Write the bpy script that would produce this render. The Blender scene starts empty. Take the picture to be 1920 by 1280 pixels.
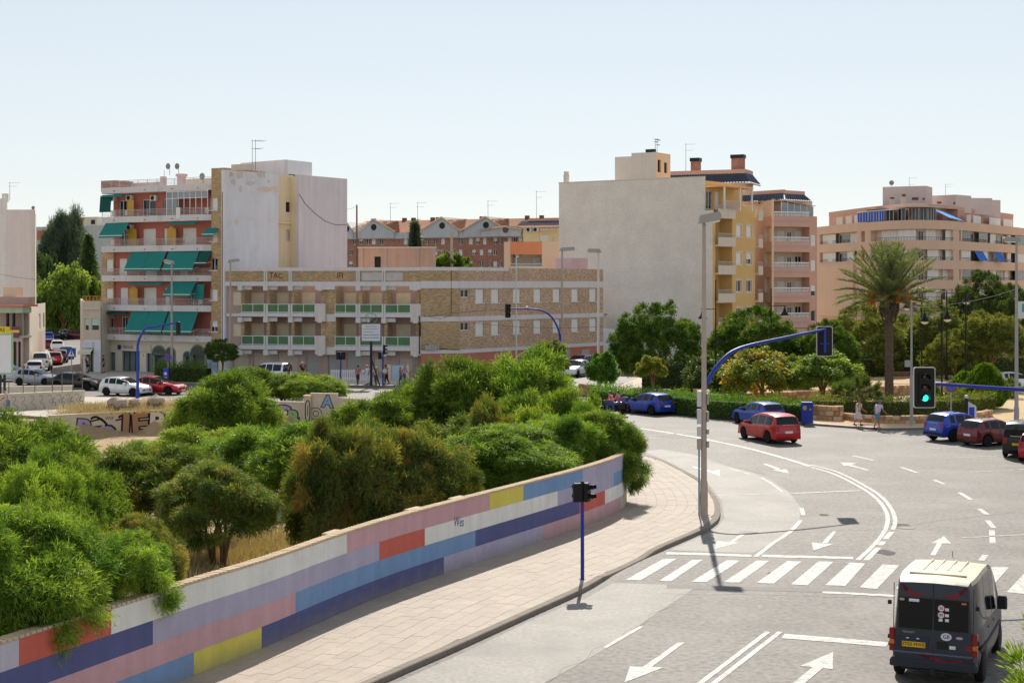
import bpy, bmesh, math, random
import numpy as np
from mathutils import Vector, Matrix
from mathutils.geometry import tessellate_polygon
R = math.radians
rnd = random.Random(7)
SC = bpy.context.scene
COL = SC.collection
# ------------------------------------------------------------------ camera, sky, sun, exposure
CAM_H, FPX, UC, VH = 8.8, 2900.0, 960.0, 530.0
cam_data = bpy.data.cameras.new('camera')
cam = bpy.data.objects.new('camera', cam_data); COL.objects.link(cam)
cam.location = (0, 0, CAM_H); cam.rotation_euler = (R(90), 0, 0)
cam_data.sensor_width = 36; cam_data.lens = 36 * FPX / 1920
cam_data.shift_y = -(640 - VH) / 1920
cam_data.clip_start = 0.5; cam_data.clip_end = 6000
SC.camera = cam
SUN_EL, SUN_AZ = 40.0, 5.0
world = bpy.data.worlds.new('World'); SC.world = world; world.use_nodes = True
wn = world.node_tree; bg = wn.nodes['Background']
sky = wn.nodes.new('ShaderNodeTexSky'); sky.sky_type = 'NISHITA'; sky.sun_disc = False
sky.sun_elevation = R(SUN_EL); sky.sun_rotation = R(SUN_AZ)
sky.air_density = 1.0; sky.dust_density = 0.0; sky.ozone_density = 2.6; sky.altitude = 0
hs = wn.nodes.new('ShaderNodeHueSaturation'); hs.inputs['Saturation'].default_value = 0.58
gm = wn.nodes.new('ShaderNodeGamma'); gm.inputs['Gamma'].default_value = 0.5
wn.links.new(sky.outputs[0], gm.inputs['Color']); wn.links.new(gm.outputs[0], hs.inputs['Color']); wn.links.new(hs.outputs[0], bg.inputs[0]); bg.inputs[1].default_value = 0.15
sd = bpy.data.lights.new('sun', 'SUN'); sd.energy = 2.4; sd.angle = R(0.53); sd.color = (1.0, 0.93, 0.83)
sun = bpy.data.objects.new('sun', sd); COL.objects.link(sun)
sv = Vector((math.sin(R(SUN_AZ)) * math.cos(R(SUN_EL)), math.cos(R(SUN_AZ)) * math.cos(R(SUN_EL)), math.sin(R(SUN_EL))))
sun.rotation_euler = sv.to_track_quat('Z', 'Y').to_euler(); sun.location = (20, 60, 80)
SC.view_settings.view_transform = 'Standard'; SC.view_settings.look = 'None'
SC.view_settings.exposure = 1.0; SC.view_settings.gamma = 1.0; SC.view_settings.use_curve_mapping = False
SC.cycles.use_denoising = True; SC.cycles.denoising_prefilter = 'NONE'
SC.cycles.max_bounces = 6; SC.cycles.diffuse_bounces = 3; SC.cycles.glossy_bounces = 3
SC.cycles.transmission_bounces = 3; SC.cycles.transparent_max_bounces = 4
SC.cycles.sample_clamp_indirect = 6; SC.cycles.caustics_reflective = False; SC.cycles.caustics_refractive = False
# ------------------------------------------------------------------ measuring: a sight line meets the ground or a known distance
def G(u, v, z=0.0):
 Y = FPX * (CAM_H - z) / (v - VH)
 return ((u - UC) * Y / FPX, Y)
def A(u, v, Y):
 return ((u - UC) * Y / FPX, Y, CAM_H - (v - VH) * Y / FPX)
def XY(u, Y):
 return ((u - UC) * Y / FPX, Y)
# ------------------------------------------------------------------ materials
def lin(c):
 c = c / 255.0
 return c / 12.92 if c <= 0.04045 else ((c + 0.055) / 1.055) ** 2.4
def S(r, g, b):
 return (lin(r), lin(g), lin(b))
MATS = {}
def mat(name, col, rough=0.7, var=0.12, scale=1.2, bump=0.0, bscale=40.0, spec=0.35, metal=0.0, fine=0.0, fscale=30.0, streak=0.0, dirt=None, coat=0.0, grime=None):
 """A procedural surface: base colour with broad and fine variation, optional rain streaks, stains and relief."""
 if name in MATS: return MATS[name]
 m = bpy.data.materials.new(name); m.use_nodes = True; MATS[name] = m
 nt = m.node_tree; N = nt.nodes; L = nt.links
 b = N['Principled BSDF']
 b.inputs['Roughness'].default_value = rough; b.inputs['Metallic'].default_value = metal
 b.inputs['Specular IOR Level'].default_value = spec
 if coat: b.inputs['Coat Weight'].default_value = coat; b.inputs['Coat Roughness'].default_value = 0.06
 tc = N.new('ShaderNodeTexCoord')
 def noise(sc, detail=5, vec=None, rg=0.6):
  n = N.new('ShaderNodeTexNoise'); n.inputs['Scale'].default_value = sc; n.inputs['Detail'].default_value = detail
  n.inputs['Roughness'].default_value = rg
  L.new(vec or tc.outputs['Object'], n.inputs['Vector']); return n.outputs['Fac']
 def mul(ca, fac_out, lo, hi):
  mr = N.new('ShaderNodeMapRange'); mr.inputs['From Min'].default_value = 0.25; mr.inputs['From Max'].default_value = 0.75
  mr.inputs['To Min'].default_value = lo; mr.inputs['To Max'].default_value = hi
  L.new(fac_out, mr.inputs['Value'])
  mx = N.new('ShaderNodeVectorMath'); mx.operation = 'SCALE'
  L.new(ca, mx.inputs[0]); L.new(mr.outputs[0], mx.inputs['Scale']); return mx.outputs[0]
 rgb = N.new('ShaderNodeRGB'); rgb.outputs[0].default_value = (*col, 1); c = rgb.outputs[0]
 if var: c = mul(c, noise(scale), 1 - var, 1 + var)
 if fine: c = mul(c, noise(fscale, 3), 1 - fine, 1 + fine)
 if streak:
  mp = N.new('ShaderNodeMapping'); mp.inputs['Scale'].default_value = (2.2, 2.2, 0.12); L.new(tc.outputs['Object'], mp.inputs['Vector'])
  c = mul(c, noise(1.0, 6, mp.outputs[0], 0.7), 1 - streak, 1 + streak * 0.5)
 if dirt:
  dc, amount, dsc = dirt
  mr = N.new('ShaderNodeMapRange'); mr.inputs['From Min'].default_value = 0.56 - 0.1 * amount; mr.inputs['From Max'].default_value = 0.78
  mr.inputs['To Max'].default_value = amount
  L.new(noise(dsc, 8, None, 0.65), mr.inputs['Value'])
  mx = N.new('ShaderNodeMix'); mx.data_type = 'RGBA'; L.new(mr.outputs[0], mx.inputs['Factor']); L.new(c, mx.inputs[6])
  mx.inputs[7].default_value = (*dc, 1); c = mx.outputs[2]
 if grime:
  z0, h, gc, ga = grime; sx = N.new('ShaderNodeSeparateXYZ'); L.new(tc.outputs['Object'], sx.inputs[0])
  ad = N.new('ShaderNodeMath'); ad.operation = 'MULTIPLY_ADD'; L.new(noise(2.2, 6), ad.inputs[0]); ad.inputs[1].default_value = -h*1.6; ad.inputs[2].default_value = h*0.8; a2 = N.new('ShaderNodeMath'); L.new(ad.outputs[0], a2.inputs[0]); L.new(sx.outputs[2], a2.inputs[1])
  mr = N.new('ShaderNodeMapRange'); mr.inputs['From Min'].default_value = z0; mr.inputs['From Max'].default_value = z0+h; mr.inputs['To Min'].default_value = ga; mr.inputs['To Max'].default_value = 0; L.new(a2.outputs[0], mr.inputs['Value'])
  mx = N.new('ShaderNodeMix'); mx.data_type = 'RGBA'; L.new(mr.outputs[0], mx.inputs['Factor']); L.new(c, mx.inputs[6]); mx.inputs[7].default_value = (*gc, 1); c = mx.outputs[2]
 L.new(c, b.inputs['Base Color'])
 if bump:
  bp = N.new('ShaderNodeBump'); bp.inputs['Strength'].default_value = bump; bp.inputs['Distance'].default_value = 0.02
  L.new(noise(bscale, 4), bp.inputs['Height']); L.new(bp.outputs[0], b.inputs['Normal'])
 return m
def brick_mat(name, c1, c2, mortar, bw=0.24, bh=0.06, var=0.15, rough=0.85, dirt=0.25):
 if name in MATS: return MATS[name]
 m = bpy.data.materials.new(name); m.use_nodes = True; MATS[name] = m
 nt = m.node_tree; N = nt.nodes; L = nt.links; b = N['Principled BSDF']; b.inputs['Roughness'].default_value = rough
 b.inputs['Specular IOR Level'].default_value = 0.2
 tc = N.new('ShaderNodeTexCoord'); sp = N.new('ShaderNodeSeparateXYZ'); L.new(tc.outputs['Object'], sp.inputs[0])
 ad = N.new('ShaderNodeMath'); ad.operation = 'ADD'; L.new(sp.outputs[0], ad.inputs[0]); L.new(sp.outputs[1], ad.inputs[1])
 cb = N.new('ShaderNodeCombineXYZ'); L.new(ad.outputs[0], cb.inputs[0]); L.new(sp.outputs[2], cb.inputs[1])
 br = N.new('ShaderNodeTexBrick'); L.new(cb.outputs[0], br.inputs['Vector'])
 br.inputs['Color1'].default_value = (*c1, 1); br.inputs['Color2'].default_value = (*c2, 1); br.inputs['Mortar'].default_value = (*mortar, 1)
 br.inputs['Scale'].default_value = 1; br.inputs['Brick Width'].default_value = bw; br.inputs['Row Height'].default_value = bh
 br.inputs['Mortar Size'].default_value = 0.006
 n = N.new('ShaderNodeTexNoise'); n.inputs['Scale'].default_value = 0.5; n.inputs['Detail'].default_value = 7; L.new(tc.outputs['Object'], n.inputs['Vector'])
 mr = N.new('ShaderNodeMapRange'); mr.inputs['From Min'].default_value = 0.25; mr.inputs['From Max'].default_value = 0.75
 mr.inputs['To Min'].default_value = 1 - var; mr.inputs['To Max'].default_value = 1 + var; L.new(n.outputs['Fac'], mr.inputs['Value'])

 b2 = N.new('ShaderNodeTexNoise'); b2.inputs['Scale'].default_value = 1.0; b2.inputs['Detail'].default_value = 2
 mp = N.new('ShaderNodeMapping'); mp.inputs['Scale'].default_value = (2.6, 2.6, 9.0); L.new(tc.outputs['Object'], mp.inputs['Vector']); L.new(mp.outputs[0], b2.inputs['Vector'])
 m2 = N.new('ShaderNodeMapRange'); m2.inputs['From Min'].default_value = 0.3; m2.inputs['From Max'].default_value = 0.7
 m2.inputs['To Min'].default_value = 1 - dirt; m2.inputs['To Max'].default_value = 1 + dirt; L.new(b2.outputs['Fac'], m2.inputs['Value'])
 mm = N.new('ShaderNodeMath'); mm.operation = 'MULTIPLY'; L.new(mr.outputs[0], mm.inputs[0]); L.new(m2.outputs[0], mm.inputs[1])
 sc = N.new('ShaderNodeVectorMath'); sc.operation = 'SCALE'; L.new(br.outputs['Color'], sc.inputs[0]); L.new(mm.outputs[0], sc.inputs['Scale'])
 L.new(sc.outputs[0], b.inputs['Base Color']); return m
def leaf_mat(name, c1, c2, trans=0.45, rough=0.5, c3=None):
 """Leaves: two tones mixed leaf by leaf and clump by clump, light passing through."""
 if name in MATS: return MATS[name]
 m = bpy.data.materials.new(name); m.use_nodes = True; MATS[name] = m
 nt = m.node_tree; N = nt.nodes; L = nt.links
 b = N['Principled BSDF']; b.inputs['Roughness'].default_value = rough; b.inputs['Specular IOR Level'].default_value = 0.25
 at = N.new('ShaderNodeAttribute'); at.attribute_name = 'tint'
 rmp = N.new('ShaderNodeValToRGB'); L.new(at.outputs['Fac'], rmp.inputs[0])
 rmp.color_ramp.elements[0].color = (*c1, 1); rmp.color_ramp.elements[1].color = (*c2, 1)
 rmp.color_ramp.elements[0].position = 0.15; rmp.color_ramp.elements[1].position = 0.85
 if c3:
  e = rmp.color_ramp.elements.new(0.97); e.color = (*c3, 1)
 L.new(rmp.outputs[0], b.inputs['Base Color'])
 tr = N.new('ShaderNodeBsdfTranslucent'); sc = N.new('ShaderNodeVectorMath'); sc.operation = 'MULTIPLY'
 L.new(rmp.outputs[0], sc.inputs[0]); sc.inputs[1].default_value = (1.7, 1.6, 0.6); L.new(sc.outputs[0], tr.inputs['Color'])
 mx = N.new('ShaderNodeMixShader'); mx.inputs[0].default_value = trans
 L.new(b.outputs[0], mx.inputs[1]); L.new(tr.outputs[0], mx.inputs[2]); L.new(mx.outputs[0], N['Material Output'].inputs['Surface'])
 return m
def glow_mat(name, col, strength):
 if name in MATS: return MATS[name]
 m = bpy.data.materials.new(name); m.use_nodes = True; MATS[name] = m
 b = m.node_tree.nodes['Principled BSDF']; b.inputs['Base Color'].default_value = (*col, 1)
 b.inputs['Emission Color'].default_value = (*col, 1); b.inputs['Emission Strength'].default_value = strength
 return m
# ------------------------------------------------------------------ mesh helpers
class MB:
 def __init__(s): s.v = []; s.f = []; s.m = []
 def add(s, vs, fs, m=0):
  o = len(s.v); s.v.extend([tuple(p) for p in vs]); s.f.extend([[i + o for i in f] for f in fs]); s.m.extend([m] * len(fs)); return s
 def box(s, x0, x1, y0, y1, z0, z1, m=0):
  return s.add([(x0,y0,z0),(x1,y0,z0),(x1,y1,z0),(x0,y1,z0),(x0,y0,z1),(x1,y0,z1),(x1,y1,z1),(x0,y1,z1)],
              [(3,2,1,0),(4,5,6,7),(0,1,5,4),(1,2,6,5),(2,3,7,6),(3,0,4,7)], m)
 def bbox(s, x0, x1, y0, y1, z0, z1, b=0.03, m=0):
  """box with chamfered vertical edges and top"""
  pts = [(x0+b,y0),(x1-b,y0),(x1,y0+b),(x1,y1-b),(x1-b,y1),(x0+b,y1),(x0,y1-b),(x0,y0+b)]
  cx, cy = (x0+x1)/2, (y0+y1)/2
  top = [(cx+(x-cx)*(1-2*b/max(x1-x0,1e-3)), cy+(y-cy)*(1-2*b/max(y1-y0,1e-3))) for x, y in pts]
  vs = [(x,y,z0) for x,y in pts] + [(x,y,z1-b) for x,y in pts] + [(x,y,z1) for x,y in top]
  fs = [tuple(range(7,-1,-1)), tuple(range(16,24))]
  for k in range(2):
   for i in range(8):
    j = (i+1) % 8; fs.append((k*8+i, k*8+j, k*8+8+j, k*8+8+i))
  return s.add(vs, fs, m)
 def quad(s, a, b, c, d, m=0): return s.add([a,b,c,d], [(0,1,2,3)], m)
 def prism(s, pts, z0, z1, m=0, mt=None):
  """vertical prism on a counter-clockwise plan outline"""
  n = len(pts); z0f = z0 if callable(z0) else (lambda x, y: z0); z1f = z1 if callable(z1) else (lambda x, y: z1)
  vs = [(x,y,z0f(x,y)) for x,y in pts] + [(x,y,z1f(x,y)) for x,y in pts]
  s.add(vs, [(i,(i+1)%n,n+(i+1)%n,n+i) for i in range(n)] + [tuple(range(n-1,-1,-1))], m)
  s.f.append([len(s.v)-n+i for i in range(n)]); s.m.append(m if mt is None else mt); return s
 def slabx(s, pts, y0, y1, m=0):
  """prism along y on an outline in x,z"""
  n = len(pts); vs = [(x,y0,z) for x,z in pts] + [(x,y1,z) for x,z in pts]
  return s.add(vs, [(i,(i+1)%n,n+(i+1)%n,n+i) for i in range(n)] + [tuple(range(n-1,-1,-1)), tuple(range(n,2*n))], m)
 def tube(s, path, r, n=8, m=0, cap=True):
  P = [Vector(p) for p in path]; k = len(P); rr = r if isinstance(r, (list, tuple)) else [r]*k
  vs = []; prev = None
  for i, p in enumerate(P):
   t = (P[min(i+1,k-1)] - P[max(i-1,0)]).normalized()
   if prev is None: a = t.orthogonal().normalized()
   else: a = (prev - t * prev.dot(t)).normalized()
   prev = a; b = t.cross(a)
   for j in range(n):
    q = 2*math.pi*j/n; vs.append(tuple(p + (a*math.cos(q) + b*math.sin(q))*rr[i]))
  fs = [(i*n+j, i*n+(j+1)%n, (i+1)*n+(j+1)%n, (i+1)*n+j) for i in range(k-1) for j in range(n)]
  if cap: fs += [tuple(range(n-1,-1,-1)), tuple((k-1)*n+j for j in range(n))]
  return s.add(vs, fs, m)
 def lathe(s, prof, n=16, c=(0,0,0), m=0, axis='z'):
  vs = []
  for r, h in prof:
   for j in range(n):
    q = 2*math.pi*j/n; a, b = r*math.cos(q), r*math.sin(q)
    vs.append({'z': (c[0]+a,c[1]+b,c[2]+h), 'y': (c[0]+a,c[1]+h,c[2]-b), 'x': (c[0]+h,c[1]+a,c[2]+b)}[axis])
  k = len(prof)
  fs = [(i*n+j, i*n+(j+1)%n, (i+1)*n+(j+1)%n, (i+1)*n+j) for i in range(k-1) for j in range(n)]
  fs += [tuple(range(n-1,-1,-1)), tuple((k-1)*n+j for j in range(n))]
  return s.add(vs, fs, m)
 def mesh(s, name, mats, smooth=False, ang=None):
  me = bpy.data.meshes.new(name); me.from_pydata(s.v, [], s.f)
  for m in (mats if isinstance(mats, (list, tuple)) else [mats]): me.materials.append(m)
  if any(s.m): me.polygons.foreach_set('material_index', s.m)
  if smooth or ang:
   me.polygons.foreach_set('use_smooth', [True]*len(s.f))
   if ang: me.set_sharp_from_angle(angle=R(ang))
  me.update(); return me
 def build(s, name, mats, parent=None, smooth=False, ang=None, loc=None, rz=0.0, **props):
  return link(name, s.mesh(name, mats, smooth, ang), parent, loc, rz, **props)
def link(name, data, parent=None, loc=None, rz=0.0, **props):
 o = bpy.data.objects.new(name, data); COL.objects.link(o)
 if parent: o.parent = parent
 if loc: o.location = loc
 if rz: o.rotation_euler = (0, 0, rz)
 for k, v in props.items(): o[k] = v
 return o
def thing(name, label, cat, loc=(0,0,0), rz=0.0, group=None):
 o = link(name, None, None, loc, rz, label=label, category=cat)
 o.empty_display_size = 0.3
 if group: o['group'] = group
 return o
def tag(o, label, cat, group=None):
 o['label'] = label; o['category'] = cat
 if group: o['group'] = group
 return o
def kids(o): return [c for c in bpy.data.objects if c.parent == o]
CHILD = {}
def copy_thing(root, loc, rz, label, group=None, mats=None, scale=None):
 """a copy of a thing with copies of its parts and sub-parts; meshes are shared"""
 def cp(o, par):
  c = o.copy(); COL.objects.link(c)
  if par: c.parent = par
  for ch in o.children: cp(ch, c)
  return c
 r = cp(root, None); r.location = loc; r.rotation_euler = (0, 0, rz); r['label'] = label
 if group: r['group'] = group
 if scale: r.scale = scale
 return r
def text_mesh(body, size, m, depth=0.004, align='CENTER'):
 cu = bpy.data.curves.new('lettering', 'FONT'); cu.body = body; cu.size = size; cu.extrude = depth
 cu.align_x = align; cu.align_y = 'CENTER'; cu.resolution_u = 2
 o = bpy.data.objects.new('tmp_lettering', cu); COL.objects.link(o)
 me = bpy.data.meshes.new_from_object(o.evaluated_get(bpy.context.evaluated_depsgraph_get()))
 bpy.data.objects.remove(o); bpy.data.curves.remove(cu)
 me.materials.clear(); me.materials.append(m); return me
def lettering(body, size, m, parent, loc, rot=(R(90),0,0), depth=0.004, align='CENTER', sx=1.0, name='lettering'):
 o = link(name, text_mesh(body, size, m, depth, align), parent); o.location = loc; o.rotation_euler = rot; o.scale = (sx, 1, 1); return o
def pip(x, y, poly):
 c = False; n = len(poly); j = n-1
 for i in range(n):
  xi, yi = poly[i]; xj, yj = poly[j]
  if (yi > y) != (yj > y) and x < (xj-xi)*(y-yi)/(yj-yi)+xi: c = not c
  j = i
 return c
def resample(pts, step):
 """evenly spaced points on a smooth curve through pts"""
 P = [np.array(p, float) for p in pts]; out = []
 for i in range(len(P)-1):
  p0 = P[max(i-1,0)]; p1 = P[i]; p2 = P[i+1]; p3 = P[min(i+2,len(P)-1)]
  for t in np.linspace(0, 1, 24, endpoint=False):
   out.append(0.5*((2*p1)+(-p0+p2)*t+(2*p0-5*p1+4*p2-p3)*t*t+(-p0+3*p1-3*p2+p3)*t**3))
 out.append(P[-1]); out = np.array(out)
 d = np.concatenate([[0], np.cumsum(np.linalg.norm(np.diff(out, axis=0), axis=1))])
 n = max(2, int(round(d[-1]/step))+1); q = np.linspace(0, d[-1], n)
 return np.stack([np.interp(q, d, out[:,k]) for k in range(out.shape[1])], 1)
def normals2(P):
 t = np.gradient(P, axis=0); t /= np.linalg.norm(t, axis=1)[:,None]
 return np.stack([t[:,1], -t[:,0]], 1)
def sheet(name, outline, z, m, parent=None, **props):
 tri = tessellate_polygon([[Vector((x, y, 0)) for x, y in outline]])
 b = MB(); vs = [(x, y, z) for x, y in outline]; fs = []
 for t in tri:
  a, c, d = (vs[i] for i in t)
  n = (c[0]-a[0])*(d[1]-a[1]) - (c[1]-a[1])*(d[0]-a[0])
  fs.append(tuple(t) if n > 0 else tuple(reversed(t)))
 b.add(vs, fs); return b.build(name, m, parent, **props)
def ribbon(name, pts, width, z, m, parent=None, step=0.6, **props):
 P = resample(pts, step); n = normals2(P); b = MB()
 vs = [(*(P[i]-n[i]*width/2), z) for i in range(len(P))] + [(*(P[i]+n[i]*width/2), z) for i in range(len(P))]; k = len(P)
 b.add(vs, [(i, k+i, k+i+1, i+1) for i in range(k-1)]); return b.build(name, m, parent, **props)
# ------------------------------------------------------------------ colours of the ground
M_asphalt = mat('asphalt', S(116,110,103), rough=0.66, var=0.24, scale=0.16, fine=0.6, fscale=6.0, bump=0.35, bscale=40, spec=0.32,
    dirt=(S(158,149,137), 0.7, 0.3))
M_asphalt_light = mat('worn_asphalt', S(142,135,126), rough=0.62, var=0.2, scale=0.35, fine=0.36, fscale=8.0, bump=0.3, bscale=40, spec=0.34,
    dirt=(S(112,107,100), 1.1, 0.42))
M_paint = mat('road_paint', S(214,209,200), rough=0.6, var=0.12, scale=1.2, fine=0.25, fscale=14, dirt=(S(142,136,128), 1.5, 4.5))
M_paint_worn = mat('worn_road_paint', S(206,202,194), rough=0.6, var=0.15, scale=1.2, fine=0.3, fscale=12, dirt=(S(150,144,135), 1.6, 3.6))
M_soil = mat('dry_soil', S(186,160,124), rough=0.95, var=0.2, scale=0.8, fine=0.2, fscale=8, bump=0.6, bscale=6, dirt=(S(150,120,86), 0.7, 0.5))
M_sand = mat('park_sand', S(205,176,134), rough=0.95, var=0.08, scale=0.5, fine=0.08, fscale=6, bump=0.2, bscale=10)
M_tile = mat('paving_tile', S(176,162,145), rough=0.7, var=0.07, scale=0.9, fine=0.09, fscale=12, bump=0.1, bscale=50, dirt=(S(150,132,114), 0.5, 0.5))
M_tile2 = mat('paving_tile_grey', S(171,157,141), rough=0.7, var=0.08, scale=0.9, fine=0.09, fscale=12, bump=0.1, bscale=50)
M_tile3 = mat('paving_tile_warm', S(180,165,147), rough=0.7, var=0.08, scale=0.9, fine=0.09, fscale=12, bump=0.1, bscale=50)
M_joint = mat('paving_joint', S(146,131,116), rough=0.9)
M_kerb = mat('kerb_stone', S(140,128,116), rough=0.85, var=0.14, scale=1.5, fine=0.12, fscale=14)
M_concrete = mat('pale_concrete', S(196,186,172), rough=0.85, var=0.08, scale=0.6, fine=0.08, fscale=5)
M_render = mat('wall_render', S(196,188,182), rough=0.9, var=0.06, scale=0.7, fine=0.05, fscale=9, streak=0.08)
M_coping = mat('coping_brick', S(205,182,150), rough=0.85, var=0.15, scale=3, fine=0.1)
# ------------------------------------------------------------------ plan outlines
wall_path = resample([(-15.0,13.0),(-10.7,25.0),(-7.32,33.5),(-5.86,36.9),(-3.43,43.2),(1.0,52.0),(2.45,54.9),(3.75,57.9),(4.36,60.0),(4.62,62.6),
                      (4.6,66),(4.1,72),(3.4,80),(2.0,88),(-1,95),(-6,101),(-12,105)], 0.4)
wall_n = normals2(wall_path)
wall_s = np.concatenate([[0], np.cumsum(np.linalg.norm(np.diff(wall_path, axis=0), axis=1))])
def wall_at(s, off=0.0):
 x = np.interp(s, wall_s, wall_path[:,0]); y = np.interp(s, wall_s, wall_path[:,1])
 nx = np.interp(s, wall_s, wall_n[:,0]); ny = np.interp(s, wall_s, wall_n[:,1])
 return (float(x+nx*off), float(y+ny*off))
kerb_px = [(720,1280),(860,1218),(1000,1154),(1090,1113),(1135,1087),(1156,1074),(1208,1048),(1251,1028),(1313,1001),(1338,987),(1350,972),
           (1347,944),(1327,917),(1309,901),(1280,886),(1244,868),(1201,854)]
kerb_path = resample([(-13.0,13.2),(-9.6,20.2)] + [G(u,v) for u, v in kerb_px] + [(5.9,84),(4.9,92),(0.5,101),(-8,108),(-18,113.5),(-28,117),(-45,120),(-90,124)], 1.0)
kerb_n = normals2(kerb_path)
LOT = [wall_at(s, -0.1) for s in wall_s[::3]] + [XY(625,107),XY(505,108),XY(345,105),XY(95,99.6),(-36,95),(-45,93),(-60,90),(-60,10),(-20,10)]
def lot_h(x, y):
 return -0.55 - 0.012*(y-35) + 0.12*math.sin(x*0.7+y*0.31) + 0.08*math.sin(x*1.9-y*1.3)
def ground_h(x, y):
 return lot_h(x, y) if pip(x, y, LOT) else -0.06
def graded(lo, hi, a, b, step, coarse):
 left = list(np.arange(lo, a, coarse)); mid = list(np.arange(a, b, step)); right = list(np.arange(b, hi+1, coarse))
 return left + mid + right
gx = graded(-1500, 1500, -62, 14, 1.0, 60); gy = graded(-300, 3000, 8, 114, 1.0, 60)
b = MB(); vs = [(x, y, ground_h(x, y)) for y in gy for x in gx]; nx = len(gx)
b.add(vs, [(j*nx+i, j*nx+i+1, (j+1)*nx+i+1, (j+1)*nx+i) for j in range(len(gy)-1) for i in range(nx-1)])
b.build('ground', M_soil, smooth=True, kind='structure')
# the road: one asphalt sheet outside the vacant lot
kp = [tuple(p) for p in kerb_path]
road = sheet('road', kp + [(-90,250),(150,250),(150,-60),(-45,-60)], 0.0, M_asphalt, kind='structure')
# worn, paler wheel lane along the kerb
def px_poly(pts, z=0.0): return [G(u, v, z) for u, v in pts]
lane = [G(u, v) for u, v in [(742,1280),(872,1222),(1008,1157),(1100,1120),(1150,1092)]]
lane_r = [G(u, v) for u, v in [(1310,1098),(1240,1143),(1137,1215),(1075,1250),(1020,1280)]]
ext0 = (G(720,1280)[0]-3.5, G(720,1280)[1]-7); ext1 = (G(1020,1280)[0]-3.6, G(1020,1280)[1]-7)
sheet('worn_lane', [ext0]+lane+lane_r+[ext1], 0.004, M_asphalt_light, road)
lane2 = [G(u, v) for u, v in [(1255,1031),(1320,1003),(1345,988),(1358,972),(1354,940),(1334,914),(1312,897),(1283,881),(1246,862),(1205,846)]]
lane2r = [G(u, v) for u, v in [(1240,842),(1300,852),(1366,874),(1413,886),(1449,902),(1478,921),(1501,950),(1499,974),(1479,997),(1447,1018),(1412,1037)]]
sheet('worn_lane', lane2+lane2r, 0.004, M_asphalt_light, road)
# painted markings, each one a piece of the road
NST = [0]
def paint(name, pts): NST[0] += 1; return sheet(name, px_poly(pts), 0.009, M_paint_worn if NST[0] in (1, 2, 4, 8) else M_paint, road)
def c6(x, y): return (1000+x/2.783, 820+y/2.783)
def c5(x, y): return (1520+x/2.7825, 820+y/2.7825)
for q in [[(482,742),(560,745),(750,632),(680,632)], [(655,748),(720,750),(885,638),(830,638)], [(825,752),(905,754),(1080,642),(1010,640)],
          [(993,755),(1075,757),(1232,643),(1165,642)], [(1165,758),(1255,762),(1398,647),(1325,645)]]:
 paint('crosswalk_stripe', [c6(*p) for p in q])
paint('crosswalk_stripe', [(1483,1095),(1514,1097),(1563,1053),(1535,1052)])
for q in [[(75,770),(180,775),(285,657),(205,652)], [(255,782),(345,790),(465,665),(375,662)]]: paint('crosswalk_stripe', [c5(*p) for p in q])
for k in range(1, 6):
 o = 67*k + 1.6*k*k*0.3
 paint('crosswalk_stripe', [(1612+o,1101+2.2*k),(1644+o,1104+2.2*k),(1687+o,1059+1.4*k),(1655+o,1058+1.4*k)])
def band(name, pts, w, cls=None): return ribbon(name, [G(u, v) for u, v in pts], w, 0.009, M_paint_worn if w < 0.13 or name == 'parking_line' else M_paint, road)
band('stop_line', [(1249,1037),(1330,1039),(1409,1042)], 0.42); band('stop_line', [(1429,1042),(1520,1044),(1600,1046)], 0.42)
band('stop_line', [(1468,1192),(1570,1200),(1664,1208)], 0.5); band('stop_line', [(1542,1110),(1610,1113),(1678,1117)], 0.28)
band('lane_line', [c5(*p) for p in [(0,155),(120,190),(260,260),(345,320),(390,380),(402,430),(385,490),(330,560),(245,640)]], 0.16)
band('lane_line', [c5(*p) for p in [(0,143),(140,180),(280,250),(370,310),(425,380),(441,440),(428,480)]], 0.16)
for q in [[(422,492),(390,530)], [(380,542),(362,562)], [(352,575),(290,640)]]: band('lane_line', [c5(*p) for p in q], 0.2)
band('lane_line', [(1150,797),(1200,803),(1290,817),(1340,827),(1405,841),(1471,859),(1519,874)], 0.3)
band('lane_line', [(1440,1184),(1312,1281)], 0.14); band('lane_line', [(1463,1184),(1338,1281)], 0.14)
band('lane_line', [(1134,1214),(1203,1174)], 0.12)
band('lane_line', [c6(*p) for p in [(1160,622),(1250,552),(1340,492),(1395,432)]], 0.16)
band('lane_line', [c6(*p) for p in [(1408,405),(1400,368)]], 0.16)
band('lane_line', [c6(*p) for p in [(1300,285),(1250,245),(1190,210)]], 0.12); band('lane_line', [c6(*p) for p in [(1130,192),(1020,160)]], 0.12)
band('lane_line', [(1482,925),(1550,922),(1613,919.5)], 0.2); band('lane_line', [(1338,929),(1400,927),(1470,925)], 0.1)
for q in [[(220,95),(330,120)], [(470,155),(560,185)], [(640,220),(695,243)], [(775,287),(838,325)], [(880,372),(922,402)], [(922,432),(955,472)],
          [(945,482),(950,552)], [(913,612),(888,642)]]:
 band('lane_line', [c5(*p) for p in q], 0.2)
band('lane_line', [(1804,1008),(1860,1005),(1925,1002)], 0.12)
band('lane_line', [(1180,818),(1240,815),(1330,808)], 0.12)
for u, v, w in [(1800,838,60),(1840,856,70),(1878,882,60)]: band('parking_line', [(u-w,v+3),(u+w,v-3)], 0.12)
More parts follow.
